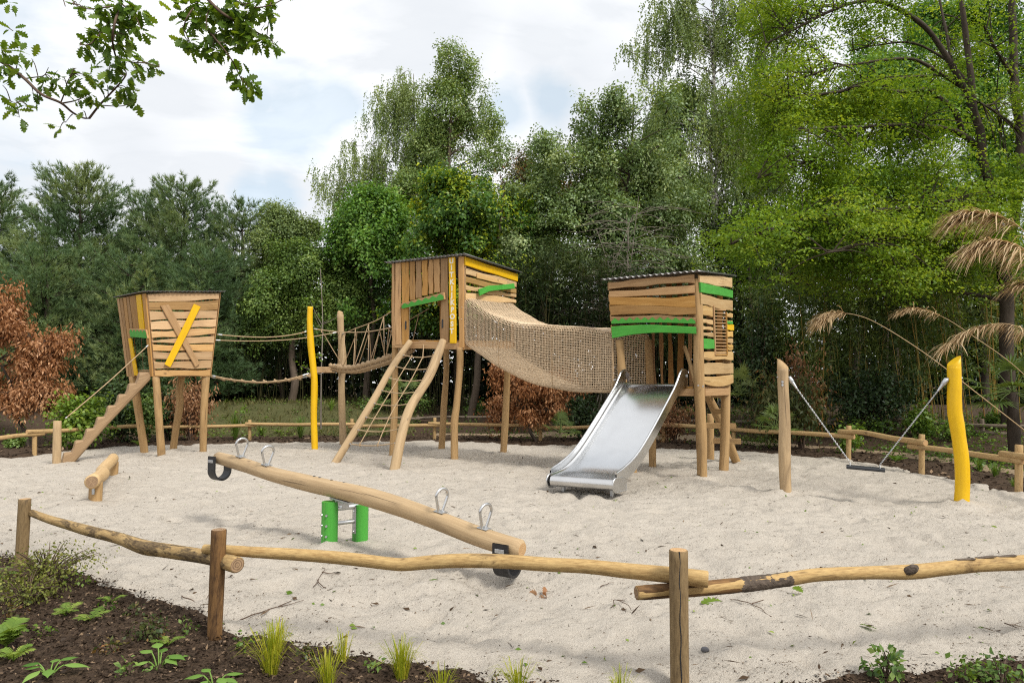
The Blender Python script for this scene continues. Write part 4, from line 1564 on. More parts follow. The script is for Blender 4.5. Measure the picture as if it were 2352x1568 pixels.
def cabin_tower():
    FLb, FRb, RLb, RRb = G(371, 1047), G(466.6, 1039), G(332, 1040.6), G(398, 1033)
    T = thing('play_tower', 'wooden play tower flaring outwards with a bare and a yellow plank crossed on its front', 'play tower', (FLb + RRb) / 2)
    A0, B0, C0 = P(354, 864, 14.9), P(483, 863, 15.7), P(294, 864, 15.65)
    A1, B1, C1 = P(337, 674, 14.7), P(505.5, 672, 15.72), P(271, 686, 15.75)
    D0 = B0 + C0 - A0
    D1 = B1 + C1 - A1
    LT.update(A0=A0, B0=B0, C0=C0, D0=D0, A1=A1, B1=B1, C1=C1, D1=D1)
    outF, outL = Vector((0.62, -0.78, 0)), Vector((-0.75, -0.66, 0))
    for b, mids, r in [(FLb, [P(365, 960, 14.98), P(358, 864, 14.98)], 0.078), (FRb, [P(468, 950, 15.75), P(473, 864, 15.7)], 0.082),
                       (RLb, [P(316, 930, 15.6), P(305, 864, 15.55)], 0.084), (RRb, [P(404, 985, 16.4), P(413, 930, 16.4), P(412, 900, 16.4), P(417, 864, 16.4)], 0.082)]:
        mb = MB()
        leg(mb, [b + Vector((0, 0, -0.12)), b] + mids, r)
        mb.build('leg', [M['log'], M['end']], T)
        MOUNDS.append((b.x, b.y, 0.03, 0.22))
    # front face with boards; z1 rows at left / right edge
    F = (A1, A0, B1, B0)
    yl = lambda z: (z - 197) / (806.0 - 197)
    yr = lambda z: (z - 190) / (804.0 - 190)
    mb = MB()
    rows = [(197, 262, 190, 243), (264, 322, 248, 318), (330, 391, 325, 382), (402, 465, 387, 440), (476, 527, 448, 500), (538, 560, 508, 566), (572, 617, 574, 625), (627, 684, 630, 685), (696, 752, 694, 748), (764, 806, 760, 803)]
    for i, (l0, l1, r0, r1) in enumerate(rows):
        mb.plank(F, yl(l0), yl(l1), yr(r0), yr(r1), 0.012, 0.985, 0.028, 0.007, outF, 0, 0, 12)
    mb.build('front_wall', M['wood_pale'], T)
    nF = nrm_of(F, outF)
    # crossed planks
    mb = MB()
    q = [P(220.5 + x * .3125, 612.5 + y * .3125, 15.0) for x, y in ((0, 0),)]

    def on(x, y):
        """point of the front face under a spot of the photograph"""
        px, py = 220.5 + x * .3125, 612.5 + y * .3125
        o, r = Vector((0, 0, CAM_Z)), ray(px, py)
        n = (A0 - A1).cross(B1 - A1).normalized()
        return o + r * ((A1 - o).dot(n) / r.dot(n))
    mb.plank((on(468, 287), on(528, 278), on(722, 735), on(756, 712)), 0, 1, 0, 1, 0, 1, 0.026, 0.002, outF, 0.036, 0, 8)
    mb.build('crossed_board', M['wood'], T)
    mb = MB()
    mb.plank((on(712, 274), on(760, 296), on(497, 716), on(538, 738)), 0, 1, 0, 1, 0, 1, 0.03, 0.002, outF, 0.066, 0, 8)
    mb.build('yellow_cross_board', M['yellow'], T)
    # left face: upright boards
    L = (C1, A1, C0, A0)
    x = lambda z: (z - 165) / (372.0 - 165)
    xb = lambda z: (z - 238) / (428.0 - 238)
    mb = MB()
    for p0, p1, q0, q1, t1 in [(165, 182, 238, 254, 1), (187, 206, 257, 276, 1), (211, 232, 279, 296, 1), (236, 254, 0, 0, .43), (260, 303, 0, 0, .43), (346, 372, 408, 428, 1.0)]:
        if q1 == 0:
            mb.plank(L, x(p0), x(p1), x(p0) + .02, x(p1) + .02, 0, t1, 0.026, 0.004, outL, 0, 0, 8)
        else:
            mb.plank(L, x(p0), x(p1), xb(q0), xb(q1), 0, t1, 0.026, 0.004, outL, 0, 0, 10)
    mb.build('side_wall', M['wood'], T)
    mb = MB()
    mb.plank(L, x(306), x(342), x(306) + .02, x(342) + .02, 0, 0.43, 0.03, 0.003, outL, 0.003, 0, 8)
    mb.build('yellow_board', M['yellow'], T)
    mb = MB()
    mb.plank(L, xb(270) , xb(290), xb(296), xb(318), 0.52, 0.985, 0.03, 0.003, outL, 0.003, 0, 8)
    mb.build('yellow_board', M['yellow'], T)
    mb = MB()
    Qg = (bil(L, 0.40, x(246)), bil(L, 0.50, x(250)), bil(L, 0.43, x(366)), bil(L, 0.535, x(372)))
    mb.plank(Qg, 0, 1, 0, 1, 0, 1, 0.04, 0.0, outL, 0.03, 0, 8)
    lo = mb.build('lintel_board', M['wood'], T)
    zigzag_paint(Qg, 0, 1, lambda t: 0.10, lambda t: 1.02, 5, 0.35, outL, 0.0785, 'scallop').build('painted_scallops', M['green'], lo)
    # rear faces
    mb = MB()
    even_planks(mb, (C1, D1, C0, D0), 9, Vector((-.6, .8, 0)), 1.0, seg=5)
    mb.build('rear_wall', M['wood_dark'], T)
    mb = MB()
    even_planks(mb, (B1, D1, B1.lerp(B0, .4), D1.lerp(D0, .4)), 8, Vector((.75, .66, 0)), 1.0, seg=5)
    mb.plank((B1, D1, B0, D0), 0.0, 0.15, 0.0, 0.15, 0, 1, 0.026, 0.004, Vector((.75, .66, 0)))
    mb.plank((B1, D1, B0, D0), 0.85, 1.0, 0.85, 1.0, 0, 1, 0.026, 0.004, Vector((.75, .66, 0)))
    mb.build('right_wall', M['wood'], T)
    mb = Multi()
    cc = (A0 + D0) / 2
    for p, q in ((A0, A1), (B0, B1), (C0, C1), (D0, D1)):
        i = (cc - p) * 0.06
        i.z = 0
        mb.bar(p + i, q + i - Vector((0, 0, 0.02)), 0.065, 0.065, (0, 1, 0))
    mb.build('corner_post', M['wood'], T)
    mb = Multi()
    dz = Vector((0, 0, 0.05))
    for p, q in ((C0, A0), (A0, B0), (B0, D0), (D0, C0)):
        i = (cc - (p + q) / 2) * 0.05
        mb.bar(p + dz + i, q + dz + i, 0.045, 0.12)
    mb.build('deck_beam', M['wood'], T)
    mb = MB()
    up = Vector((0, 0, 0.12))
    sc = lambda p: p + (cc - p) * 0.05 + up
    even_planks(mb, (sc(A0), sc(B0), sc(C0), sc(D0)), 8, Vector((0, 0, 1)), 0.1, seg=3, amp=0.0)
    mb.build('deck', M['wood'], T)
    corr_roof('roof', A1, B1, D1, C1, T, 0.10, amp=0.010, pitch=0.09)
    return T


def step_log():
    b = G(152, 1060)
    T = thing('stepped_log', 'notched log climbing as a stair from the sand to the cabin doorway', 'log stair', b)
    a0, a1 = b + Vector((-0.05, -0.05, -0.05)), P(338, 856, 15.0)
    dr = (a1 - a0)
    h = Vector((dr.x, dr.y, 0)).normalized()
    side = Vector((-h.y, h.x, 0))
    n = 8
    run, rise = Vector((dr.x, dr.y, 0)).length / n, dr.z / n
    out = []
    sl = math.atan2(rise, run)
    pts_top = []
    for i in range(n):
        x0, z0 = i * run, i * rise
        pts_top += [(x0 - 0.005, z0 + rise * 0.40), (x0 + 0.02, z0 + rise * 0.98), (x0 + 0.05, z0 + rise * 1.05), (x0 + run * 0.80, z0 + rise * 1.05)]
    bot = [(n * run + 0.02, n * rise), (n * run + 0.05, n * rise - 0.17), (n * run * .5, n * rise * .5 - 0.20), (0.12, -0.10), (0.0, -0.1)]
    out = pts_top + bot
    mb = MB()
    # rounded log section: several slices across, the flanks pulled in
    w = 0.115
    sl_ = [(-1, 0.35), (-0.85, 0.75), (-0.45, 0.97), (0, 1.0), (0.45, 0.97), (0.85, 0.75), (1, 0.35)]
    cen = [(x, lerp(-0.02, n * rise - 0.06, x / (n * run))) for x, z in out]
    rows = []
    for s, k in sl_:
        row = []
        for (x, z), (cx, cz) in zip(out, cen):
            lower = z < cz - 0.03
            kk = k if lower else lerp(k, 1, 0.65)
            p = a0 + h * x + side * (s * w) + Vector((0, 0, cz + (z - cz) * kk))
            row.append(len(mb.v))
            mb.v.append(tuple(p))
        rows.append(row)
    m_ = len(out)
    for i in range(len(rows) - 1):
        for k in range(m_):
            k2 = (k + 1) % m_
            mb.face([rows[i][k], rows[i][k2], rows[i + 1][k2], rows[i + 1][k]], 0, False,
                    [(out[k][0] + 3, i * .04), (out[k2][0] + 3, i * .04), (out[k2][0] + 3, i * .04 + .04), (out[k][0] + 3, i * .04 + .04)])
    uvs = [(x + 3, z) for x, z in out]
    mb.face(rows[0][::-1], 0, False, uvs[::-1])
    mb.face(rows[-1], 0, False, uvs)
    mb.build('stair_log', M['log_grey'], T)
    p = P(150, 961, 13.7)
    r = MB()
    q = LT['A1'].lerp(LT['A0'], 0.62) + Vector((-0.03, -0.05, 0))
    mid = p.lerp(q, 0.5)
    mid.z -= 0.03
    r.tube([p, mid, q], 0.011, 8, 0, None, 8)
    r.build('guide_rope', M['rope'], T)
    r = Multi()
    r.tube([q.lerp(p, 0.01), q.lerp(p, 0.035)], 0.017, 8)
    r.tube([p.lerp(q, 0.005), p.lerp(q, 0.02)], 0.017, 8)
    r.build('ferrule', M['galv'], T)
    # stub post
    g = G(130, 1067)
    S = thing('stub_post', 'short thick log post standing at the foot of the notched log stair', 'post', g)
    mb = MB()
    leg(mb, [g + Vector((0, 0, -0.1)), g, P(132, 966, g.y)], 0.072)
    mb.build('post', [M['log_pale'], M['end']], S)
    MOUNDS.append((g.x, g.y, 0.03, 0.2))


def bridge_posts():
    g = G(723, 1034)
    T = thing('bridge_post', 'slender yellow painted bent post between the two rope bridges', 'post', g)
    mb = MB()
    pts = [g + Vector((0, 0, -0.1)), g, P(721, 960, g.y), P(722, 880, g.y), P(719, 840, g.y), P(714, 790, g.y), P(711.5, 740, g.y), P(712.5, 704, g.y)]
    leg(mb, pts, [0.078, 0.078, 0.076, 0.078, 0.08, 0.082, 0.072, 0.066], 0, 0)
    mb.build('post', M['yellow'], T)
    MOUNDS.append((g.x, g.y, 0.03, 0.2))
    g2 = G(789, 1022)
    T2 = thing('bridge_post', 'bare log post with slanting top behind the climbing net and rope walkway', 'post', g2)
    mb = MB()
    pts = [g2 + Vector((0, 0, -0.1)), g2, P(786, 960, g2.y), P(784.5, 880, g2.y), P(787, 830, g2.y), P(784, 780, g2.y), P(781.5, 722, g2.y)]
    leg(mb, pts, [0.098, 0.098, 0.092, 0.085, 0.10, 0.088, 0.088])
    t = pts[-1]
    mb.tube([t + Vector((0, 0, -0.01)), t + Vector((-0.015, 0, 0.04)), t + Vector((-0.05, 0, 0.085))], [0.087, 0.075, 0.03], 14, 0, 1, 1, True)
    mb.build('post', [M['log_pale'], M['end']], T2)
    B = thing('cross_board', 'short wooden board joining the yellow post to the bare bridge post', 'board', P(745, 848, 16.9))
    mb = MB()
    mb.bar(P(726, 849, g.y + 0.05), P(787, 849, g2.y - 0.05), 0.05, 0.15)
    mb.build('board', M['wood_pale'], B)


def V_at(S, f):
    i = f * (len(S) - 1)
    j = min(int(i), len(S) - 2)
    return S[j].lerp(S[j + 1], i - j)


def rope_bridges():
    y1, y2 = G(723, 1034).y, G(789, 1022).y
    # plain rope bridge from the cabin to the posts
    T = thing('rope_bridge', 'low rope bridge of four knotted foot ropes and two hand ropes beside the cabin', 'rope bridge', P(600, 872, 16))
    fr = LT['B0'].y
    rr = LT['D0'].y
    hand = [[P(498, 768, fr), P(560, 773, 15.9), P(620, 774, 16.0), P(670, 769, 16.2), P(706, 761, y1)],
            [P(492, 781, rr), P(560, 783, 16.9), P(630, 782, 17.1), P(700, 776, 17.4), P(780, 762, y2)]]
    mb = Multi()
    fe = Multi()
    for h in hand:
        s = spline(h, 8)
        mb.tube(s, 0.012, 7)
        fe.tube([V_at(s, .015), V_at(s, .05)], 0.019, 8)
        fe.tube([V_at(s, .95), V_at(s, .98)], 0.019, 8)
    mb.build('hand_rope', M['rope'], T)
    mb = Multi()
    for k, (o, e) in enumerate(((0, 0), (0.18, 0.3), (0.38, 0.6), (0.56, 0.9))):
        ln = [P(484, 862 + 2 * k * .6, fr + .1 + o * 1.5), P(540, 872 + k * .8, 15.9 + o * 1.5), P(600, 877 + k * .7, 16.0 + o * 1.6), P(660, 871 + k, 16.2 + o * 1.7), P(718, 855 + k * 2.2, y1 + .05 + e)]
        s = spline(ln, 8)
        mb.tube(s, 0.0125, 7)
        fe.tube([V_at(s, .02), V_at(s, .05)], 0.02, 8)
        fe.tube([V_at(s, .9), V_at(s, .96)], 0.02, 8)
    kn = Multi()
    for i in range(9):
        x = 508 + i * 25
        q = i / 8
        yy = 866 + 12 * math.sin(PI * (0.08 + 0.84 * q)) - q * 6
        a, b = P(x, yy, 15.9 + q * .4), P(x + 8, yy + 4, 16.8 + q * .4)
        kn.tube([a + Vector((-.03, -.02, .02)), a + Vector((.03, -.02, -.01)), b], [0.024, 0.026, 0.02], 8)
        kn.tube([a.lerp(b, .5) + Vector((-.03, 0, .02)), a.lerp(b, .5) + Vector((.03, 0, -.02))], 0.026, 8)
    kn.build('knot', M['rope'], T)
    mb.build('foot_rope', M['rope'], T)
    fe.build('ferrule', M['galv'], T)
    # braided walkway from the posts to the lookout
    T = thing('rope_bridge', 'braided rope walkway with zigzag side ropes leading up to the lookout tower', 'rope bridge', P(850, 845, 16))
    path = spline([P(766, 849, 16.95), P(790, 853, 16.85), P(824, 853, 16.5), P(861, 843, 16.1), P(900, 830, 15.85), P(930, 816, 15.75), P(950, 804, 15.72)], 14)
    mb = Multi()
    for lane in range(5):
        off = (lane - 2) * 0.085
        s = []
        rr_ = []
        for i, p in enumerate(path):
            t = (path[min(i + 1, len(path) - 1)] - path[max(i - 1, 0)])
            sdv = Vector((-t.y, t.x, 0)).normalized()
            s.append(p + sdv * off + Vector((0, 0, 0.10 * (abs(off) / 0.17) ** 2 + 0.010 * math.sin(i * 1.57 + lane * PI))))
            rr_.append(0.047 + 0.013 * math.sin(i * 1.57 + lane * PI))
        mb.tube(s, rr_, 9)
    mb.build('braided_strand', M['rope'], T)
    mb = Multi()
    for q in (0, 1):
        e = path[0]
        mb.tube([e + Vector((-0.02, 0.1 * q, 0.02)), path[5] + Vector((0, 0.1 * q, 0.01))], 0.062, 10)
    mb.build('end_sleeve', M['black'], T)
    h1 = spline([P(721, 755, y1), P(765, 761, y1 - .15), P(810, 763, 15.9), P(845, 761.5, 15.6), P(875, 757, 15.3), P(903, 751, 15.05)], 8)
    h2 = spline([P(783, 769, y2), P(800, 761, 17.4), P(842, 745, 17.1), P(872, 732, 16.9), P(902, 713, 16.7), P(950, 722, 16.5), P(985, 708, 16.4), P(1004, 700, 16.4)], 8)
    h2 = spline([P(783, 769, y2), P(810, 757, 17.3), P(842, 745, 17.1), P(872, 732, 16.9), P(903, 713, 16.7), P(930, 700, 16.6), P(960, 690, 16.5)], 8)
    mb = Multi()
    fe = Multi()
    for s in (h1, h2):
        mb.tube(s, 0.0125, 7)
        fe.tube([V_at(s, .01), V_at(s, .04)], 0.02, 8)
    s3 = [P(935, 738, 15.6), P(962, 722, 15.8), P(985, 709, 16.1)]
    mb.tube(s3, 0.0125, 7)
    mb.build('hand_rope', M['rope'], T)
    mb = Multi()
    f1 = [(0.08, .20), (0.26, .10), (0.45, .30), (0.45, .16), (0.62, .33), (0.62, .48), (0.78, .48), (0.78, .62), (0.93, .62), (0.93, .8)]
    for fa, fb in f1:
        a = V_at(h1, fa)
        b = V_at(path, fb) + Vector((0, -0.15, 0.06))
        m_ = a.lerp(b, .5) + Vector((0, 0, -0.02))
        mb.tube([a, m_, b], 0.0105, 7, 0, None, 4)
        mb.tube([a + Vector((0, 0, .02)), a + Vector((0, 0, -.06))], [0.02, 0.014], 8)
    for fa, fb in [(0.06, .12), (0.2, .26), (0.36, .26), (0.36, .42), (0.55, .42), (0.55, .58), (0.72, .58), (0.72, .74), (.9, .74), (.9, .88)]:
        a = V_at(h2, fa)
        b = V_at(path, fb) + Vector((0, 0.15, 0.06))
        mb.tube([a, a.lerp(b, .5) + Vector((0, 0, -.02)), b], 0.0105, 7, 0, None, 4)
        mb.tube([a + Vector((0, 0, .02)), a + Vector((0, 0, -.06))], [0.02, 0.014], 8)
    a, b = s3[1], P(948, 783, 15.75)
    mb.tube([a, b], 0.011, 7)
    mb.build('side_rope', M['rope'], T)
    fe.build('ferrule', M['galv'], T)


def balance_log():
    a, b = P(211, 1106, 9.0), P(260, 1052, 12.2)
    T = thing('balance_log', 'low balancing log resting on two short posts in the sand', 'balance log', G(220, 1154))
    mb = MB()
    mid = a.lerp(b, 0.5) + Vector((-0.02, 0, -0.02))
    mb.tube([a, a.lerp(b, .25) + Vector((0.05, 0, 0.0)), mid, a.lerp(b, .8) + Vector((0.03, 0, .02)), b], [0.092, 0.088, 0.084, 0.09, 0.086], 16, 0, 1, 7, True, 0.05, bev=0.02)
    mb.build('beam', [M['wood_light'], M['end_dark']], T)
    for px, py, k in [(220, 1152, 0.09), (254, 1093, 0.9)]:
        g = G(px, py)
        top = a.lerp(b, 0.07 if k < .5 else 0.9)
        top = Vector((top.x + 0.03, top.y, top.z - 0.03))
        mb = MB()
        leg(mb, [Vector((top.x, top.y, -0.12)), Vector((top.x, top.y, 0.05)), top], 0.082, n=14, wob=0.03)
        if k < .5:
            st = MB()
            st.bar(top + Vector((0.02, -0.088, -0.02)), top + Vector((0.02, -0.088, -0.15)), 0.035, 0.008, (0, -1, 0))
        po = mb.build('support_post', [M['log'], M['end']], T)
        if k < .5:
            st.build('strap', M['galv'], po)
        MOUNDS.append((top.x, top.y, 0.04, 0.2))


def seesaw():
    e0, e1 = P(492, 1050, 8.0), P(1206, 1262, 5.56)
    piv = (G(757, 1256) + G(827, 1245)) / 2
    T = thing('seesaw', 'long log seesaw on green half posts with steel grips and tyre bumpers', 'seesaw', piv)
    pts = [(498, 1050), (560, 1067), (630, 1090), (720, 1112), (830, 1137), (930, 1167), (1010, 1196), (1110, 1235), (1200, 1262)]
    ys = [8.0]
    P3 = []
    for i, (x, y) in enumerate(pts):
        # depth along the straight plan line of the beam
        r = ray(x, y)
        A, B = Vector((e0.x, e0.y)), Vector((e1.x, e1.y))
        dx, dy = B.x - A.x, B.y - A.y
        # solve X/Y = r.x/r.y on the line
        k = r.x / r.y
        t = (k * A.y - A.x) / (dx - k * dy)
        P3.append(P(x, y, A.y + dy * t))
    mb = MB()
    mb.tube(P3, [0.066, 0.073, 0.078, 0.084, 0.086, 0.084, 0.083, 0.082, 0.078], 18, 0, 1, 6, True, 0.035, bev=0.022)
    mb.build('beam', [M['log_pale'], M['end']], T)
    ax = (P3[-1] - P3[0]).normalized()
    side = Vector((-ax.y, ax.x, 0)).normalized()
    up = ax.cross(side)
    if up.z < 0:
        up = -up
    S = spline(P3, 8)

    def near(px):
        return min(S, key=lambda p: abs((p.x / p.y) - (px - 1176) / FPX))
    for px in (556, 620, 1012, 1114):
        c = near(px) + up * 0.078
        mb = MB()
        # teardrop ring standing across the beam, turned a little
        w = side * 1.0 + ax * 0.12
        w.normalize()
        loop = []
        for i in range(24):
            a = lerp(-PI * 0.62, PI * 0.62, i / 23)
            loop.append(c + up * (0.145 + 0.062 * math.cos(a)) + w * (0.068 * math.sin(a)))
        loop = [c + w * -0.018 + up * -0.01] + loop + [c + w * 0.018 + up * -0.01]
        mb.tube(loop, 0.0125, 10)
        h = mb.build('hand_grip', M['steel_pipe'], T)
        mb = MB()
        mb.bar(c - ax * 0.05 + up * 0.004, c + ax * 0.05 + up * 0.004, 0.075, 0.012, up)
        for sx in (-1, 1):
            bolt(mb, c + ax * (0.035 * sx) + up * 0.008, up, 0.011, 0.01)
        mb.build('grip_plate', M['galv'], h)
    # tyre bumpers: U of rubber under each end
    for px, wd in ((512, 0.13), (1166, 0.15)):
        c = near(px) - up * 0.02
        mb = MB()
        prof = []
        r0, r1 = 0.092, 0.110
        arc = [PI + PI * i / 18 for i in range(19)]
        outer = [(r1, 0.06)] + [(0, 0)] * 0
        o = [(-r1, 0.05)] + [(r1 * math.cos(a), r1 * 1.05 * math.sin(a) - 0.115) for a in arc] + [(r1, 0.05)]
        i_ = [(r0, 0.05)] + [(r0 * math.cos(a), r0 * math.sin(a) - 0.115) for a in arc[::-1]] + [(-r0, 0.05)]
        out = [(x, y) for x, y in o] + i_
        n_ = len(o)
        axh, sdb = side, Vector((ax.x, ax.y, 0)).normalized()
        u2 = Vector((0, 0, 1))
        for k in range(n_ - 1):
            q0, q1 = out[k], out[k + 1]
            p1, p0 = out[2 * n_ - 2 - k], out[2 * n_ - 1 - k]
            qs = [q0, q1, p1, p0]
            a3 = [c + axh * x + u2 * y - sdb * (wd / 2) for x, y in qs]
            b3 = [c + axh * x + u2 * y + sdb * (wd / 2) for x, y in qs]
            j = len(mb.v)
            mb.v.extend(tuple(p) for p in a3 + b3)
            for f in ([0, 1, 2, 3], [7, 6, 5, 4], [0, 4, 5, 1], [2, 6, 7, 3]):
                mb.face([j + q for q in f], 0, False)
        ty = mb.build('tyre_bumper', M['rubber'], T)
        mb = Multi()
        for sx in (-1, 1):
            mb.bar(c + axh * (sx * (r1 + 0.004)) - u2 * 0.005 - sdb * 0.045, c + axh * (sx * (r1 + 0.004)) - u2 * 0.005 + sdb * 0.045, 0.006, 0.032, u2)
        mb.build('clamp_plate', M['galv'], ty)
    # green half-round posts
    for (px, py, ty), s in (((756.5, 1256, 1151), 1), ((827, 1245, 1157), -1)):
        g = G(px, py)
        top = P(px + 1, ty, g.y)
        d = (G(827, 1245) - G(757, 1256)).normalized() * s
        per = Vector((-d.y, d.x, 0))
        R_ = 0.080
        o = [(R_ * math.cos(a), R_ * math.sin(a)) for a in np.linspace(-PI * 0.80, PI * 0.80, 34)]
        mb = MB()
        z0 = -0.15
        mb.prism([(x, y) for x, y in o], (g.x, g.y, z0), -d, per, (0, 0, 1), top.z - z0)
        po = mb.build('half_post', M['green'], T)
        MOUNDS.append((g.x, g.y, 0.03, 0.2))
        mb = Multi()
        for h in (0.12, 0.22, 0.32):
            bolt(mb, Vector((g.x, g.y, h)) - d * 0.06 - per * 0.06 * (1), -d * .6 - per * .8, 0.013, 0.016)
            bolt(mb, Vector((g.x, g.y, h)) + d * 0.068, d, 0.012, 0.012)
        for h in (0.12, 0.22, 0.32):
            bolt(mb, Vector((g.x, g.y, h)) - d * R_ * .98, -d, 0.013, 0.014)
        mb.build('bolt', M['galv'], po)
        mb = MB()
        mb.bar(Vector((g.x, g.y, 0.10)) + d * 0.066, Vector((g.x, g.y, top.z - .02)) + d * 0.066, 0.07, 0.008, d)
        mb.build('steel_plate', M['galv'], po)
    a, b = G(757, 1256), G(827, 1245)
    zt = P(790, 1160, (a.y + b.y) / 2).z
    mb = Multi()
    mb.tube([Vector((a.x, a.y, 0.22)).lerp(Vector((b.x, b.y, 0.22)), .1), Vector((a.x, a.y, 0.22)).lerp(Vector((b.x, b.y, 0.22)), .9)], 0.020, 12)
    mb.tube([Vector((a.x, a.y, zt - .02)).lerp(Vector((b.x, b.y, zt - .02)), .1), Vector((a.x, a.y, zt - .02)).lerp(Vector((b.x, b.y, zt - .02)), .9)], 0.026, 12)
    mb.build('axle', M['steel_pipe'], T)
    mb = Multi()
    c = near(790) - up * 0.09
    mb.bar(c - ax * 0.13, c + ax * 0.13, 0.10, 0.02, up)
    mb.bar(c - ax * 0.05 - up * 0.0, c - ax * 0.05 - up * 0.07, 0.09, 0.012, ax)
    mb.bar(c + ax * 0.05 - up * 0.0, c + ax * 0.05 - up * 0.07, 0.09, 0.012, ax)
    mb.build('pivot_bracket', M['galv'], T)
    mb = Multi()
    for px in (726, 742, 766, 792):
        c = near(px) + up * 0.082
        mb.tube([c, c + up * 0.004], [0.014, 0.014], 10)
    mb.build('bolt_plug', M['black'], T)


def chain(mb, a, b, pitch=0.024, r=0.0032, hw=0.0085):
    a, b = V(a), V(b)
    t = (b - a)
    n = int(t.length / pitch)
    t.normalize()
    s = t.cross(Vector((0, 1, 0))).normalized()
    u = t.cross(s)
    for i in range(n):
        c = a + t * (pitch * (i + .5))
        w = s if i % 2 else u
        lp = []
        for k in range(9):
            q = 2 * PI * k / 8
            lp.append(c + t * (pitch * 0.72 * math.cos(q)) + w * (hw * math.sin(q)))
        mb.tube(lp, r, 5, 0, None, 1, False)


def swing():
    g1, g2 = G(1805, 1131), G(2208, 1157)
    T1 = thing('swing_post', 'bare log swing post with a slanted top, carrying one swing chain', 'post', g1)
    mb = MB()
    pts = [g1 + Vector((0, 0, -0.1)), g1, P(1802, 1050, g1.y), P(1802, 960, g1.y), P(1799, 890, g1.y), P(1798, 846, g1.y)]
    leg(mb, pts, [0.081, 0.081, 0.083, 0.078, 0.080, 0.080])
    t = pts[-1]
    # slanted cut: fan to a point at the left
    nseg = 16
    lo, hi = [], []
    for k in range(nseg):
        a = 2 * PI * k / nseg
        x, y = 0.0795 * math.cos(a), 0.0795 * math.sin(a)
        lo.append(t + Vector((x, y, -0.02)))
        hi.append(t + Vector((x * .98, y * .98, 0.075 - x / 0.08 * 0.072)))
    j = len(mb.v)
    mb.v.extend(tuple(p) for p in lo + hi)
    for k in range(nseg):
        k2 = (k + 1) % nseg
        mb.face([j + k, j + k2, j + nseg + k2, j + nseg + k], 0, True, [(0, k * .03), (0, k * .03 + .03), (.1, k * .03 + .03), (.1, k * .03)])
    mb.face([j + nseg + k for k in range(nseg)], 1, False, [(hi[k].x - t.x, hi[k].y - t.y) for k in range(nseg)])
    mb.build('post', [M['log_pale'], M['end']], T1)
    mb = Multi()
    for py in (877, 884):
        p = P(1797, py, g1.y - 0.079)
        bolt(mb, p, (0, -1, 0), 0.02, 0.012)
    p = P(1799, 866, g1.y)
    mb.tube([p + Vector((-0.095, 0, 0)), p + Vector((0.10, 0, 0))], 0.012, 8)
    mb.build('bolt', M['galv'], T1)
    MOUNDS.append((g1.x, g1.y, 0.045, 0.28))
    T2 = thing('swing_post', 'thick yellow painted wavy swing post with a slanted top', 'post', g2)
    mb = MB()
    outl = [(2193, 1159, 2224, 1157), (2195.5, 1121, 2225.5, 1121), (2195.5, 1084, 2225.5, 1084), (2193, 1046, 2223, 1046), (2188.5, 1009, 2217.5, 1009), (2182, 971, 2212.5, 971), (2177.5, 940, 2207.5, 940), (2177.5, 884, 2206.8, 884), (2177, 843, 2205.5, 838)]
    cen = [P((a + c) / 2, (b + d) / 2, g2.y) for a, b, c, d in outl]
    rad = [(c - a) / 2 / FPX * g2.y for a, b, c, d in outl]
    leg(mb, [cen[0] + Vector((0, 0, -0.1))] + cen, [rad[0]] + rad, 0, 0, wob=0.0)
    t = cen[-1]
    lo, hi = [], []
    r_ = rad[-1] - 0.0005
    for k in range(nseg):
        a = 2 * PI * k / nseg
        x, y = r_ * math.cos(a), r_ * math.sin(a)
        lo.append(t + Vector((x, y, -0.02)))
        hi.append(t + Vector((x * .985 + 0.003, y * .985, 0.07 + x / r_ * 0.068)))
    j = len(mb.v)
    mb.v.extend(tuple(p) for p in lo + hi)
    for k in range(nseg):
        k2 = (k + 1) % nseg
        mb.face([j + k, j + k2, j + nseg + k2, j + nseg + k], 0, True)
    mb.face([j + nseg + k for k in range(nseg)], 0, False)
    mb.build('post', M['yellow'], T2)
    mb = Multi()
    p = P(2192, 868, g2.y)
    mb.tube([p + Vector((-0.1, 0, 0)), p + Vector((0.105, 0, 0))], 0.012, 8)
    mb.build('bolt', M['galv'], T2)
    MOUNDS.append((g2.x, g2.y, 0.06, 0.30))
    # the swing itself
    sa, sb = P(1944, 1071, 9.62), P(2032, 1079, 9.42)
    T = thing('swing', 'black flat swing seat hanging on two chains above the sand', 'swing', (sa + sb) / 2)
    mb = MB()
    d = (sb - sa).normalized()
    per = Vector((-d.y, d.x, 0)).normalized()
    mb.bar(sa, sb, 0.19, 0.045, (0, 0, 1), 0, 0.015)
    mb.build('seat', M['black'], T)
    for hook, sp_, dr in ((P(1812, 866, g1.y), sa.lerp(sb, 0.1), 1), (P(2175, 870, g2.y), sa.lerp(sb, 0.88), -1)):
        top = hook
        sp2 = sp_ + Vector((0, 0, 0.03))
        dirn = (sp2 - top).normalized()
        c0, c1 = top + dirn * 0.19, sp2 + Vector((0, 0, 0.035))
        mb = MB()
        chain(mb, c0, c1)
        co = mb.build('chain', M['galv'], T)
        mb = MB()
        mb.tube([top, top + dirn * 0.09], [0.034, 0.034], 12, bev=0.006)
        mb.tube([top + dirn * 0.09, top + dirn * 0.14, top + dirn * 0.20], [0.026, 0.02, 0.014], 10)
        mb.tube([top - Vector((0.05 * dr, 0, 0)), top + dirn * 0.02], 0.02, 10)
        mb.build('swivel', M['galv'], co)
        mb = MB()
        for s in (-1, 1):
            mb.tube([c1, sp2 + per * (0.05 * s) + Vector((0, 0, -0.01))], 0.006, 6)
        mb.tube([sp2 - per * .05, sp2 + per * .05], 0.008, 6)
        mb.build('shackle', M['galv'], co)
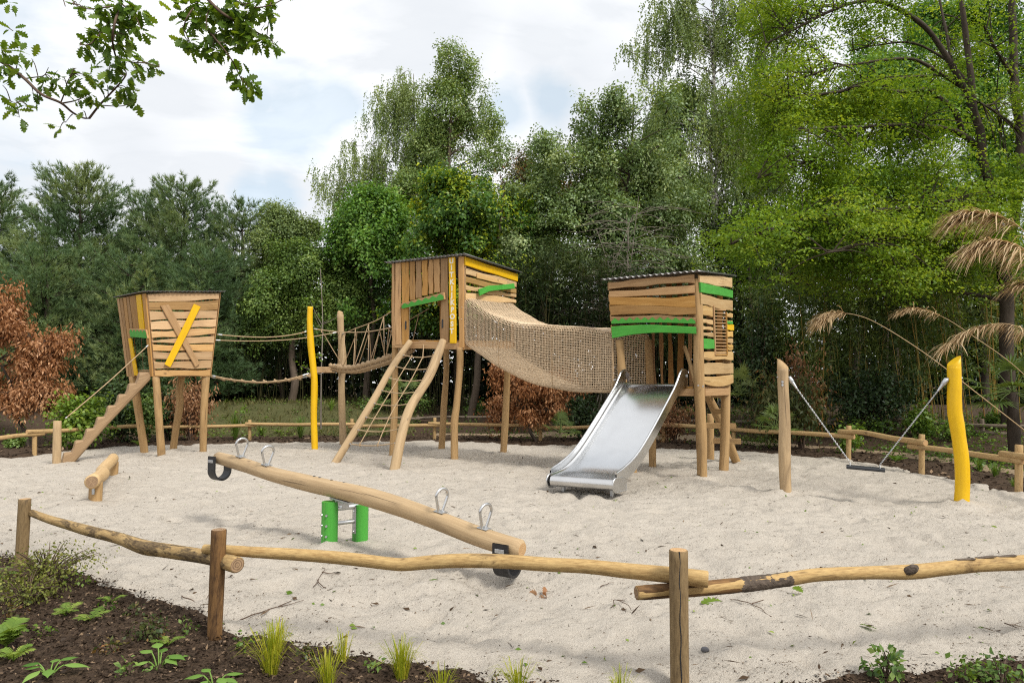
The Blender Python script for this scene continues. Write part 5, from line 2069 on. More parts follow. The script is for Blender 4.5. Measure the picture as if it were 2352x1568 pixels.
# ------------------------------------------------------------------ fences
def near_fence():
    g = [G(48, 1318), G(493, 1470), None, None]
    Y3 = 3.70
    p3 = P(1557, 1262, Y3)
    g[2] = Vector((p3.x, Y3, 0))
    p4 = Vector((3.55, 4.32, 0))
    T = thing('pole_fence', 'low fence of round posts and lapped bark-flecked poles along the near edge of the sand', 'fence', g[1])
    posts = [(g[0], P(56, 1145, g[0].y).z, 0.046, 'pole_post', 'end'), (g[1], P(494, 1215, g[1].y).z, 0.0455, 'post_brown', 'end_dark'), (g[2], p3.z, 0.050, 'pole_post', 'end'), (p4, 0.69, 0.048, 'pole_post', 'end')]
    for b, zt, r, m, e in posts:
        mb = MB()
        tx = rnd.uniform(-.006, .006)
        mb.tube([b + Vector((0, 0, -0.25)), b + Vector((0, 0, .05)), b + Vector((tx, 0, zt * .5)), b + Vector((tx * 2, 0, zt))], r, 18, 0, 1, 7, True, 0.03, bev=0.005)
        po = mb.build('post', [M[m], M[e]], T)
        if b is g[2]:
            # the long drying crack
            cr = MB()
            pts = []
            for i in range(14):
                z = lerp(0.02, zt + 0.001, i / 13)
                pts.append(Vector((b.x - 0.004 + 0.003 * math.sin(i * 1.7), b.y - r * 0.985, z)))
            cr.tube(pts, [0.0012] + [0.0032] * 12 + [0.004], 6)
            cr.build('drying_crack', M['black'], po)

    def rail(pts, rad, Yf, m, e):
        mb = MB()
        pp = [P(x, y, Yf(x)) for x, y in pts]
        rr = [q / FPX * p.y for q, p in zip(rad, pp)]
        mb.tube(pp, rr, 16, 0, 1, 6, True, 0.045, bev=0.006)
        return mb.build('rail', [M[m], M[e]], T)
    fa = lambda x: lerp(g[0].y + .09, g[1].y + .105, (x - 50) / 443.0)
    fb = lambda x: lerp(g[1].y + .10, Y3 + .11, (x - 493) / 1064.0)
    fc = lambda x: lerp(Y3 + .115, 4.36, (x - 1557) / (2550 - 1557.0))
    rail([(71, 1177), (112, 1192), (150, 1203), (210, 1220), (270, 1235), (330, 1256), (375, 1263), (431, 1271), (484, 1280), (545, 1297)], [8, 9, 10, 12, 13, 15.5, 15, 15.5, 16, 18], fa, 'pole_bark', 'end_dark')
    rail([(468, 1260), (512, 1262), (591, 1268), (694, 1274), (797, 1282), (900, 1294), (934, 1295), (1003, 1289), (1072, 1287), (1158, 1289), (1261, 1296), (1347, 1300), (1433, 1309), (1535, 1319), (1627, 1330)],
         [11, 11.5, 12.5, 13, 14, 14, 14.5, 15, 15.5, 15.5, 16, 16.5, 17.5, 18, 18.5], fb, 'pole', 'end')
    rc = rail([(1461, 1361), (1535, 1355), (1587, 1353), (1689, 1344), (1775, 1334), (1822, 1327), (1881, 1319), (1988, 1315), (2091, 1313), (2159, 1306), (2244, 1297), (2352, 1291), (2480, 1283), (2620, 1277)],
              [15.5, 15, 15, 15, 15, 15.5, 15, 14.5, 16, 15, 15, 16.5, 16, 16], fc, 'pole', 'end_dark')
    # bark still on the dark end, a knot and flakes on the right-hand pole
    for x0, x1, k, mt in ((1462, 1702, 1.055, 'post_brown'), (1695, 1822, 1.075, 'bark_grey')):
        mb = MB()
        pts, rr = [], []
        for i in range(22):
            x = lerp(x0, x1, i / 21)
            y = np.interp(x, [1461, 1535, 1587, 1689, 1775, 1822], [1361, 1355, 1353, 1344, 1334, 1327])
            p = P(x, float(y), fc(x))
            pts.append(p)
            e = min(1.0, min(i, 21 - i) / 2.0)
            rr.append(15.2 / FPX * p.y * lerp(.97, k + (rnd.uniform(-.05, .05) if k > 1.06 else 0), e))
        mb.tube(pts, rr, 18, 0, None, 1, True, 0.07 if k > 1.02 else .05)
        mb.build('bark_sleeve', M[mt], rc)
    mb = Multi()
    p = P(2090, 1309, fc(2090) - 0.035)
    mb.tube([p + Vector((-.05, 0, -.012)), p + Vector((-0.02, -.01, 0.0)), p + Vector((.02, -.005, .012)), p + Vector((.045, 0.0, .02))], [0.010, 0.024, 0.026, 0.012], 10, 0, None, 3, True, .2)
    for x, y in ((2215, 1291), (2262, 1287), (2310, 1284)):
        q = P(x, y, fc(x))
        mb.bar(q + Vector((-.05, 0, .015)), q + Vector((.06, 0, .022 + rnd.uniform(-.006, .012))), 0.03, 0.006)
    mb.build('bark_knot', M['bark_grey'], rc)


FAR_POSTS = [(-60, 1004, 1058), (79, 993, 1044), (335, 968, 1017), (573, 964, 1011), (808, 962, 1008), (998, 959, 1009), (1241, 975, 1013), (1524, 972, 1019), (1685, 972, 1031), (1949, 977, 1053), (2117, 997, 1085), (2340, 1021, 1133), (2620, 1060, 1205)]


def far_Y(px):
    xs = [p[0] for p in FAR_POSTS]
    ys = [G(p[0], p[2]).y for p in FAR_POSTS]
    return float(np.interp(px, xs, ys))


def far_fence():
    T = thing('pole_fence', 'pale low pole fence curving round the far side of the sandpit', 'fence', G(998, 1009))
    for px, ty, by in FAR_POSTS:
        g = G(px, by)
        t = P(px + 0.5, ty, g.y)
        mb = MB()
        mb.tube([g + Vector((0, 0, -0.2)), g, g.lerp(t, .5), t], 0.05, 12, 0, 1, 3, True, 0.04, bev=0.006)
        mb.build('post', [M['pole_far'], M['end']], T)
    rails = [([(-90, 1012), (-20, 1008), (40, 1000), (101, 996)], 0.045), ([(62, 991), (110, 990), (170, 987), (232, 983), (311, 978), (350, 979)], 0.048), ([(327, 983), (400, 980), (490, 979), (589, 976)], 0.044),
             ([(563, 973), (674, 975), (740, 974), (815, 974)], 0.048), ([(800, 980), (850, 978), (930, 977), (1011, 976)], 0.05), ([(984, 972), (1078, 974), (1160, 976), (1255, 977)], 0.046),
             ([(1213, 983), (1245, 981), (1300, 982), (1362, 980), (1440, 978), (1535, 977)], 0.05), ([(1500, 974), (1560, 977), (1600, 979), (1650, 978), (1690, 979)], 0.055),
             ([(1675, 985), (1752, 991), (1800, 992), (1880, 997), (1962, 1003)], 0.05), ([(1927, 991), (1975, 992), (2010, 998), (2050, 1006), (2085, 1011), (2126, 1017)], 0.052),
             ([(2088, 1024), (2140, 1029), (2200, 1037), (2266, 1047), (2350, 1059)], 0.047), ([(2299, 1041), (2352, 1048), (2440, 1058), (2640, 1085)], 0.046)]
    for i, (pts, r) in enumerate(rails):
        mb = MB()
        dy = 0.09 if i % 2 else 0.075
        mb.tube([P(x, y, far_Y(x) - dy) for x, y in pts], r, 12, 0, 1, 5, True, 0.06, bev=0.006)
        mb.build('rail', [M['pole_far'], M['end']], T)


def grey_fence():
    T = thing('pole_fence', 'old weathered grey pole fence behind the path, two rails high', 'fence', P(1990, 985, 19))
    def Y(px):
        return float(np.interp(px, [600, 1000, 1300, 1500, 1750, 2050, 2352], [23.5, 23.0, 22.5, 21.0, 20.0, 18.0, 15.5]))
    rails = [[(1900, 969), (1934, 962), (1990, 962), (2087, 965), (2150, 969)], [(1902, 973), (1940, 974), (1970, 976)], [(1952, 981), (2010, 984), (2090, 988), (2180, 995)], [(2130, 972), (2200, 975), (2280, 978), (2380, 980)],
             [(2170, 989), (2230, 991), (2300, 996), (2400, 1000)], [(690, 964), (741, 963), (790, 961), (840, 961)], [(810, 965), (900, 960), (965, 962)], [(950, 961), (1023, 957), (1078, 958), (1140, 957)],
             [(1120, 964), (1180, 967), (1239, 968)], [(1225, 973), (1300, 966), (1371, 959), (1440, 962)], [(1420, 964), (1500, 970), (1600, 966)], [(1690, 968), (1780, 966), (1860, 969), (1910, 972)]]
    for r in rails:
        mb = MB()
        mb.tube([P(x, y, Y(x)) for x, y in r], 0.045, 9, 0, 1, 4, True, 0.08)
        mb.build('rail', [M['pole_grey'], M['end_dark']], T)
    for px, ty in [(700, 955), (830, 953), (960, 953), (1130, 950), (1235, 958), (1430, 952), (1600, 955), (1760, 955), (1905, 955), (2060, 955), (2145, 958), (2255, 962), (2390, 965)]:
        t = P(px, ty, Y(px) + .08)
        mb = MB()
        mb.tube([Vector((t.x, t.y, -0.3)), Vector((t.x, t.y, t.z * .5)), t], 0.05, 10, 0, 1, 3, True, 0.06)
        mb.build('post', [M['pole_grey'], M['end_dark']], T)


def sand_path():
    """trodden path between the two fences"""
    pts = []
    for px, ty, by in FAR_POSTS[5:]:
        g = G(px, by)
        pts.append(g)
    c = Vector((-1.5, 10.5, 0))
    mb = MB()
    S = spline(pts, 8)
    for i, p in enumerate(S):
        d = (p - c)
        d.z = 0
        d.normalize()
        for k, o in enumerate((1.25, 1.5, 1.8, 2.1)):
            q = p + d * (o + 0.12 * math.sin(i * .7 + k))
            z = float(ground_h(np.array([q.x]), np.array([q.y]))[0])
            mb.v.append((q.x, q.y, z + (0.03 if 0 < k < 3 else -0.03)))
    for i in range(len(S) - 1):
        for k in range(3):
            a = i * 4 + k
            mb.face([a, a + 4, a + 5, a + 1], 0, True)
    o = mb.build('path', M['path'])
    tag(o, 'narrow trodden sand path between the two pole fences', None, None, 'structure')
# ------------------------------------------------------------------ foliage
def sample_blobs(blobs, Y, n, shell=0.55, seed=0, gap=0.0, gs=1.2, upper=0.15):
    """n points in ellipsoids (px, py, dY, rpx, rpy, rdepth): positions, outward directions"""
    r = np.random.default_rng(seed)
    cs, rs, ws = [], [], []
    for b in blobs:
        px, py, dy, rx, ry, rd = b
        yy = Y + dy
        cs.append(P(px, py, yy)[:])
        rs.append((rx / FPX * yy, rd, ry / FPX * yy))
        ws.append(rs[-1][0] * rs[-1][2] + 0.4 * rs[-1][1] * (rs[-1][0] + rs[-1][2]))
    cs, rs, ws = np.array(cs), np.array(rs), np.array(ws)
    P_, D_ = [], []
    need = n
    tries = 0
    while need > 0 and tries < 12:
        m = int(need * 1.8) + 30
        k = r.choice(len(cs), m, p=ws / ws.sum())
        d = unit(r.normal(size=(m, 3)))
        d[:, 2] = np.where((d[:, 2] < -0.2) & (r.random(m) < upper), -d[:, 2], d[:, 2])
        rad = shell + (1 - shell) * np.sqrt(r.random(m))
        # ragged outline: lobes of uneven reach
        lobes = vnoise3(d * 2.1 + k[:, None] * 5.3 + seed) * .9 + vnoise3(d * 5.0 + k[:, None] * 3.1 + seed) * .5
        rad *= 0.66 + 0.42 * lobes
        rad *= 1 + 0.07 * r.normal(size=m)
        q = d * rad[:, None]
        # most of the leaves sit along side branches that reach past the outline
        nb = 13
        bd = unit(np.random.default_rng(seed + 9).normal(size=(len(cs), nb, 3)) + np.array([0, 0, .35]))
        bl = np.random.default_rng(seed + 8).uniform(.72, 1.30, (len(cs), nb))
        j = r.integers(nb, size=m)
        t = 0.30 + 0.75 * r.random(m) ** .75
        e = bd[k, j] * (bl[k, j] * t)[:, None] + r.normal(size=(m, 3)) * (0.13 + .10 * (1.05 - t))[:, None]
        on = r.random(m) < .66
        q = np.where(on[:, None], e, q)
        d = np.where(on[:, None], unit(e + .35 * bd[k, j]), d)
        p = cs[k] + q * rs[k]
        ok = np.ones(m, bool)
        if gap > 0:
            ok &= vnoise3(p * gs + seed * 3.7) > gap
        ok &= p[:, 2] > 0.12
        P_.append(p[ok])
        D_.append(unit(d[ok] / np.maximum(rs[k][ok], .2)))
        need -= ok.sum()
        tries += 1
    return np.concatenate(P_)[:n], np.concatenate(D_)[:n]


def leaves_broad(c, d, per, cr, leaf, seed=0, up=0.6, jit=0.6, droop=0.25, flat=0.42, tvar=0.2, tmpl=None, tip=0.0):
    r = np.random.default_rng(seed + 100)
    n = len(c)
    nr = unit(d + np.array([0, 0, up]))
    a = unit(np.cross(nr, r.normal(size=(n, 3))))
    b = np.cross(nr, a)
    t = r.random((n, per)) * 2 * PI
    q = np.sqrt(r.random((n, per))) * cr * (0.7 + 0.6 * r.random((n, 1)))
    q = q * (0.55 + 0.9 * r.random((n, 1)))
    pos = c[:, None, :] + a[:, None, :] * (np.cos(t) * q)[..., None] + b[:, None, :] * (np.sin(t) * q)[..., None] + nr[:, None, :] * (r.normal(size=(n, per)) * cr * flat - 0.35 * q * q / max(cr, 1e-3))[..., None]
    ax = a[:, None, :] * np.cos(t)[..., None] + b[:, None, :] * np.sin(t)[..., None] + r.normal(size=(n, per, 3)) * 0.5
    ax[..., 2] -= droop
    nl = nr[:, None, :] + r.normal(size=(n, per, 3)) * jit
    size = leaf * (0.65 + 0.6 * r.random((n, per)))
    tint = 0.45 + tvar * r.normal(size=(n, 1)) + 0.13 * r.normal(size=(n, per)) + 0.75 * (vnoise3(c * 0.75 + seed)[:, None] - .5)
    if tip:
        tint = tint + tip * np.clip(d[:, 2:3], 0, 1) ** 2 * (r.random((n, 1)) < 0.35)
    tv, tf = tmpl or (LEAF_V, LEAF_F)
    return scatter(tv, tf, pos.reshape(-1, 3), ax.reshape(-1, 3), nl.reshape(-1, 3), size.ravel(), np.clip(tint, 0, 1).ravel())


def leaves_hang(c, d, per, leaf, seed=0, Lmin=0.5, Lmax=1.5, tvar=0.18):
    """birch: strands of small leaves hanging from each point"""
    r = np.random.default_rng(seed + 200)
    n = len(c)
    L = r.uniform(Lmin, Lmax, (n, 1))
    t = (np.arange(per)[None, :] + r.random((n, per))) / per
    sw = r.normal(size=(n, 1, 3)) * np.array([0.12, 0.12, 0])
    pos = c[:, None, :] + sw * t[..., None] + d[:, None, :] * np.array([.12, .12, 0]) * t[..., None] + r.normal(size=(n, per, 3)) * 0.035
    pos[..., 2] -= L * t
    ax = r.normal(size=(n, per, 3)) * 0.5
    ax[..., 2] -= 0.9
    nl = r.normal(size=(n, per, 3))
    nl[..., 2] *= 0.4
    size = leaf * (0.6 + 0.7 * r.random((n, per)))
    tint = 0.45 + tvar * r.normal(size=(n, 1)) + 0.12 * r.normal(size=(n, per)) + 0.6 * (vnoise3(c * 0.6 + seed)[:, None] - .5)
    return scatter(LEAF_V, LEAF_F, pos.reshape(-1, 3), ax.reshape(-1, 3), nl.reshape(-1, 3), size.ravel(), np.clip(tint, 0, 1).ravel())


def fol(name, data, mat, parent=None, loc=None):
    v, f, t = data
    off = base_of(parent) if parent is not None else np.array(loc if loc is not None else (0, 0, 0), float)
    return link(name, np_mesh(name, v - off, f, t), mat, parent, loc)


def join(*datas):
    vs, fs, ts, o = [], [], [], 0
    for v, f, t in datas:
        vs.append(v)
        fs.append(f + o)
        ts.append(t)
        o += len(v)
    return np.concatenate(vs), np.concatenate(fs), np.concatenate(ts)


def limbs(mb, top, centers, ground, r0, nseg=7, twigs=None, twig_n=0, seed=0, lean=0.0):
    """trunk from the ground to the top point, a limb to every centre, twigs to sampled points"""
    rr = random.Random(seed)
    g, top = V(ground), V(top)
    tr = []
    for i in range(nseg + 1):
        t = i / nseg
        p = g.lerp(top, t)
        if 0 < i < nseg:
            p += Vector((rr.uniform(-.12, .12), rr.uniform(-.12, .12), 0))
        tr.append(p)
    mb.tube([tr[0] + Vector((0, 0, -.3))] + tr, [r0 * 1.35] + [r0 * (1 - 0.88 * i / nseg) for i in range(nseg + 1)], 9, 0, None, 3, False, 0.06)
    S = spline(tr, 6)
    for c in centers:
        c = V(c)
        cand = [p for p in S if p.z < c.z - 0.25 * (Vector((c.x - p.x, c.y - p.y)).length) and p.z > 0.6]
        s = cand[-1] if cand else S[len(S) // 4]
        k = S.index(s) / len(S)
        rb = max(r0 * (1 - 0.88 * k) * 0.55, 0.02)
        m_ = s.lerp(c, 0.5) + Vector((rr.uniform(-.2, .2), rr.uniform(-.2, .2), 0.12 * (c - s).length))
        mb.tube([s, m_, c], [rb, rb * .6, rb * .25], 6, 0, None, 5, False)
    if twigs is not None and twig_n and len(centers):
        cc = np.array([V(c)[:] for c in centers])
        idx = np.random.default_rng(seed).choice(len(twigs), min(twig_n, len(twigs)), replace=False)
        for i in idx:
            p = twigs[i]
            c = cc[np.argmin(np.linalg.norm(cc - p, axis=1))]
            m_ = (p + c) / 2 + np.array([0, 0, 0.1])
            mb.tube([V(c), V(m_), V(p)], [0.022, 0.014, 0.006], 4, 0, None, 3, False)


def tree(name, label, cat, Y, base_px, blobs, n, per, cr, leaf, mat, style='broad', bark='bark', r0=0.16, gap=0.42, gs=1.1, shell=0.5, seed=0, group=None, top=None, twig=60, crown_name='crown', **kw):
    gx = P(base_px, 900, Y).x
    gz = float(ground_h(np.array([gx]), np.array([Y]))[0])
    g = Vector((gx, Y, gz))
    T = thing(name, label, cat, g, group)
    pts, dirs = sample_blobs(blobs, Y, int(n * 1.5), shell, seed, gap + .02, gs * .85)
    leaf *= 1.12
    if style == 'hang':
        data = leaves_hang(pts, dirs, per, leaf, seed, **kw)
    elif style == 'mix':
        h = len(pts) // 2
        data = join(leaves_hang(pts[:h], dirs[:h], per, leaf, seed), leaves_broad(pts[h:], dirs[h:], per, cr, leaf, seed))
    else:
        data = leaves_broad(pts, dirs, per, cr, leaf, seed, **kw)
    fol(crown_name, data, M[mat], T)
    cs = [P(b[0], b[1], Y + b[2]) for b in blobs]
    cs = [c for c in cs if c.z > 0.8]
    tp = P(*top, Y) if top else max(cs, key=lambda c: c.z)
    mb = MB()
    limbs(mb, tp, cs, g, r0, 7, pts, twig, seed)
    mb.build('trunk', M[bark], T)
    return T


# ---- pines
_TUFT = needle_tuft(9, 0.66, 0.085, 3)


def pine(label, px, top_y, Y, half_px, low_y=905, seed=0, dens=1.0, lead=True):
    r = np.random.default_rng(seed + 31)
    gx = P(px, 900, Y).x
    gz = float(ground_h(np.array([gx]), np.array([Y]))[0])
    T = thing('pine_tree', label, 'tree', (gx, Y, gz), 'pines behind the cabin')
    top = P(px, top_y + 12, Y).z
    low = P(px, low_y, Y).z
    R = half_px / FPX * Y
    H = top - low
    mb = MB()
    mb.tube([(gx, Y, -0.3), (gx, Y, low), (gx + .1, Y, top * .7), (gx, Y, top - .15)], [0.17, 0.15, 0.09, 0.012], 9, 0, None, 4, False, .05)
    tp, td, ts = [], [], []
    nw = int(H / 0.40)
    for w in range(nw + 1):
        q = w / nw                                   # 0 low .. 1 top
        z = low + H * q
        L = R * (math.sqrt(max(0.0, 1 - (max(0, q - 0.18) / 0.86) ** 2)) * (0.82 + 0.3 * r.random())) * (0.85 + .15 * min(1, q * 5))
        L = max(L, 0.25)
        nb = int(5 + L * 1.7)
        a0 = r.random() * 6.28
        for b in range(nb):
            a = a0 + 2 * PI * b / nb + r.normal() * .25
            Lb = L * r.uniform(0.62, 1.12)
            rise = r.uniform(0.05, 0.32) + 0.5 * q * q
            h = np.array([math.cos(a), math.sin(a), 0])
            p0 = np.array([gx, Y, z])
            ns = int(max(4, Lb * 12 * dens))
            if L > .5:
                mb.tube([V(p0), V(p0 + h * Lb * .5 + np.array([0, 0, Lb * rise * .3])), V(p0 + h * Lb + np.array([0, 0, Lb * rise]))], [0.028, .018, .006], 4, 0, None, 2, False)
            for s in range(ns):
                t = r.uniform(0.12, 1.0) ** 0.8
                side = np.array([-h[1], h[0], 0]) * r.normal() * 0.24 * Lb * (1.1 - t * .5)
                c = p0 + h * Lb * t + side + np.array([0, 0, Lb * rise * t * t + r.normal() * .08])
                sd = unit((h * 0.7 + side * .8 + np.array([0, 0, 0.55 + .35 * q]))[None])[0]
                for k in range(4):
                    tp.append(c + sd * (k * 0.085) + r.normal(size=3) * .045)
                    td.append(sd + r.normal(size=3) * .4)
                    ts.append(r.normal() * .05 + 0.42 + 0.10 * (k == 3))
    nmain = len(tp)
    if lead:                                          # upright leading shoots
        for k in range(int(9 + R * 5)):
            a, rad = r.random() * 6.28, math.sqrt(r.random()) * R * 0.75
            zq = top - (rad / R) ** 1.6 * H * 0.42 - 0.15 - r.random() * .5
            hh = r.uniform(.6, 1.4)
            la, lb = r.normal() * .12, r.normal() * .12
            for j in range(12):
                q = j / 11
                tp.append(np.array([gx + math.cos(a) * rad + la * hh * q, Y + math.sin(a) * rad + lb * hh * q, zq + 0.15 + hh * (q - 1)]))
                td.append(np.array([r.normal() * (.75 - .5 * q), r.normal() * (.75 - .5 * q), 0.8]))
                ts.append(0.45 + 0.02 * j)
    tp, td, ts = np.array(tp), np.array(td), np.array(ts)
    cl = vnoise3(tp * 0.9 + seed) - .5
    ts = np.clip(ts + .06 + cl * .9, 0, 1)
    sz = r.uniform(0.17, 0.29, len(tp))
    sz[nmain:] *= 0.62
    tv, tf = _TUFT
    fol('crown', scatter(tv, tf, tp, td, r.normal(size=(len(tp), 3)), sz, ts), M['pine'], T)
    mb.build('trunk', M['bark_dark'], T)
    return T


# ---- small plants
def tinted(mb, name, mat, parent, tint_fn):
    o = mb.build(name, M[mat], parent)
    me = o.data
    at = me.attributes.new('tint', 'FLOAT', 'POINT')
    at.data.foreach_set('value', np.array(tint_fn(len(me.vertices)), np.float32))
    return o


class Blades(MB):
    def __init__(self):
        super().__init__()
        self.t = []

    def blade(self, pts, wid, side, tint, cup=0.0):
        n0 = len(self.v)
        self.strip(pts, wid, side, 0, cup)
        self.t += [tint] * (len(self.v) - n0)

    def rod(self, pts, r, n, tint, per=1):
        n0 = len(self.v)
        self.tube(pts, r, n, 0, None, per, False)
        self.t += [tint] * (len(self.v) - n0)

    def done(self, name, mat, parent=None, loc=None):
        o = self.build(name, M[mat], parent, loc)
        at = o.data.attributes.new('tint', 'FLOAT', 'POINT')
        at.data.foreach_set('value', np.clip(np.array(self.t, np.float32), 0, 1))
        return o


def gz(x, y):
    return float(ground_h(np.array([x]), np.array([y]))[0])


def top_z(x, y):
    a = np.array([x]), np.array([y])
    return float(max(ground_h(*a)[0], sand_h(*a)[0]))


def sedge(label, px, py, h_px, w_px, n=90, seed=0, mat='sedge', group='yellow sedge tufts in the mulch', name='sedge_tuft', cat='grass'):
    r = random.Random(seed)
    g = G(px, py)
    g.z = top_z(g.x, g.y)
    H, Wd = h_px / FPX * g.y, w_px / FPX * g.y
    mb = Blades()
    for i in range(n):
        a = r.uniform(0, 2 * PI)
        lean = abs(r.gauss(0, .62))
        o = Vector((math.cos(a), math.sin(a), 0))
        b = g + o * r.uniform(0, .035) + Vector((0, 0, -.01))
        L = H * r.uniform(.55, 1.12)
        tip = o * min(lean, 1.2) * Wd * .55
        p1 = b + tip * .25 + Vector((0, 0, L * .5))
        p2 = b + tip * .62 + Vector((0, 0, L * .85))
        p3 = b + tip + Vector((0, 0, L * (1.0 - .25 * min(lean, 1.2))))
        w = r.uniform(.0025, .0046) * max(1.0, g.y / 5.5)
        q = r.gauss(.5, .2)
        mb.blade([b, p1, p2, p3], [w, w, w * .8, w * .15], (-o.y, o.x, 0), q)
    o = mb.done(name, mat, None, g)
    tag(o, label, cat, group)


def hosta(label, px, py, size_px, n=7, seed=0, lift=0.9):
    r = random.Random(seed)
    g = G(px, py)
    g.z = top_z(g.x, g.y)
    S = size_px / FPX * g.y
    T = thing('hosta_plant', label, 'plant', g, 'broad-leaved hostas in the mulch')
    for i in range(n):
        mb = Blades()
        a = 2 * PI * i / n + r.uniform(-.4, .4)
        o = Vector((math.cos(a), math.sin(a), 0))
        L = S * r.uniform(.7, 1.1)
        up = r.uniform(.5, 1.2) * lift
        b = g + o * .015
        stem = [b, b + o * L * .15 + Vector((0, 0, L * .35 * up)), b + o * L * .3 + Vector((0, 0, L * .55 * up))]
        mb.rod(stem, [.005, .004, .0035], 5, .7, 3)
        p0 = stem[-1]
        d = (o + Vector((0, 0, .35 * up))).normalized()
        pts = [p0 + d * (L * .75 * t) + Vector((0, 0, -L * .32 * t * t)) for t in np.linspace(0, 1, 9)]
        wm = L * r.uniform(.36, .46)
        w = [wm * x for x in (.08, .55, .85, 1.0, .95, .78, .52, .24, .02)]
        mb.blade(pts, w, (-o.y, o.x, 0), r.gauss(.5, .2), .28)
        mb.done('leaf', 'hosta', T)


def fern(label, px, py, size_px, n=7, seed=0, mat='fern', group='ferns in the mulch', spread=1.0, tint=.5):
    r = random.Random(seed)
    g = G(px, py)
    g.z = top_z(g.x, g.y)
    S = size_px / FPX * g.y
    mb = Blades()
    for i in range(n):
        a = 2 * PI * i / n + r.uniform(-.5, .5)
        o = Vector((math.cos(a), math.sin(a), 0))
        sd = Vector((-o.y, o.x, 0))
        L = S * r.uniform(.7, 1.1)
        e = r.uniform(.6, 1.1)
        q = r.gauss(tint, .15)
        ax = [g + o * (L * spread * (.75 * t)) + Vector((0, 0, L * e * (t - .62 * t * t))) for t in np.linspace(0, 1, 15)]
        mb.rod(ax, [.0032 * (1 - .8 * t) for t in np.linspace(0, 1, 15)], 4, q - .15)
        for k in range(2, 15):
            t = k / 14
            pl = L * .24 * math.sin(PI * min(1, .12 + t * .9)) ** .8 + .004
            dirn = (ax[min(k + 1, 14)] - ax[k - 1]).normalized()
            for s in (-1, 1):
                b = ax[k]
                d = (sd * s + dirn * .45 + Vector((0, 0, r.uniform(-.12, .12)))).normalized()
                pts = [b, b + d * pl * .5 + Vector((0, 0, .01 * pl)), b + d * pl + Vector((0, 0, -.12 * pl))]
                w = L * .042
                mb.blade(pts, [w, w * .9, w * .1], dirn, q + r.gauss(0, .08))
    o = mb.done('fern', mat, None, g)
    tag(o, label, 'fern', group)


def low_shrub(name, label, px, py, w_px, h_px, n, leaf, mat, seed=0, group=None, twigs=14, cat='shrub', depth=None, Y=None, narrow=False, stem='twig', per=6, hang=False, up=.5, base_y=None):
    """twiggy bush: stems from the foot, leaf sprigs along them; px, py = foot"""
    r = random.Random(seed)
    if Y is None:
        g = G(px, py)
        g.z = top_z(g.x, g.y)
    else:
        g = P(px, py, Y)
        g.z = gz(g.x, g.y)
    S = g.y / FPX
    Wm, H = w_px * S / 2, h_px * S
    Dm = depth or Wm * .8
    T = thing(name, label, cat, g, group)
    mb = MB()
    ends = []
    for i in range(twigs):
        a = r.uniform(0, 2 * PI)
        q = math.sqrt(r.random())
        h = H * r.uniform(.55, 1.0) * (1 - .35 * q * q)
        tip = g + Vector((math.cos(a) * Wm * q, math.sin(a) * Dm * q, h))
        m_ = g.lerp(tip, .5) + Vector((0, 0, .12 * H))
        mb.tube([g + Vector((r.uniform(-.04, .04), r.uniform(-.04, .04), -.05)), m_, tip], [.004 + .009 * H, .003 + .005 * H, .002], 5, 0, None, 4, False)
        ends.append([g, m_, tip])
    mb.build('stem', M[stem], T)
    R = np.random.default_rng(seed)
    pts, dr = [], []
    for i in range(n):
        s = ends[R.integers(len(ends))]
        t = R.uniform(.25, 1.05)
        p = s[0].lerp(s[1], t * 2) if t < .5 else s[1].lerp(s[2], (t - .5) * 2)
        k = .35 * Wm * (0.4 + .6 * (1 - abs(t - .6)))
        o = R.normal(size=3) * np.array([k, k * .8, H * .10])
        pts.append(np.array(p[:]) + o)
        dr.append(o / max(np.linalg.norm(o), 1e-5) + np.array([0, 0, .4]))
    pts, dr = np.array(pts), unit(np.array(dr))
    pts[:, 2] = np.maximum(pts[:, 2], g.z + .02)
    cr = max(leaf * 1.3, .05)
    if hang:
        data = leaves_broad(pts, dr, per, cr, leaf, seed, up=.1, jit=.9, droop=1.5, flat=.6, tmpl=(NARROW_V * np.array([1, 1.9, 1]), LEAF_F))
    else:
        data = leaves_broad(pts, dr, per, cr, leaf, seed, up=up, jit=.6, tmpl=(NARROW_V * np.array([1, 1.6, 1]), LEAF_F) if narrow else None)
    fol('foliage', data, M[mat], T)
    return T


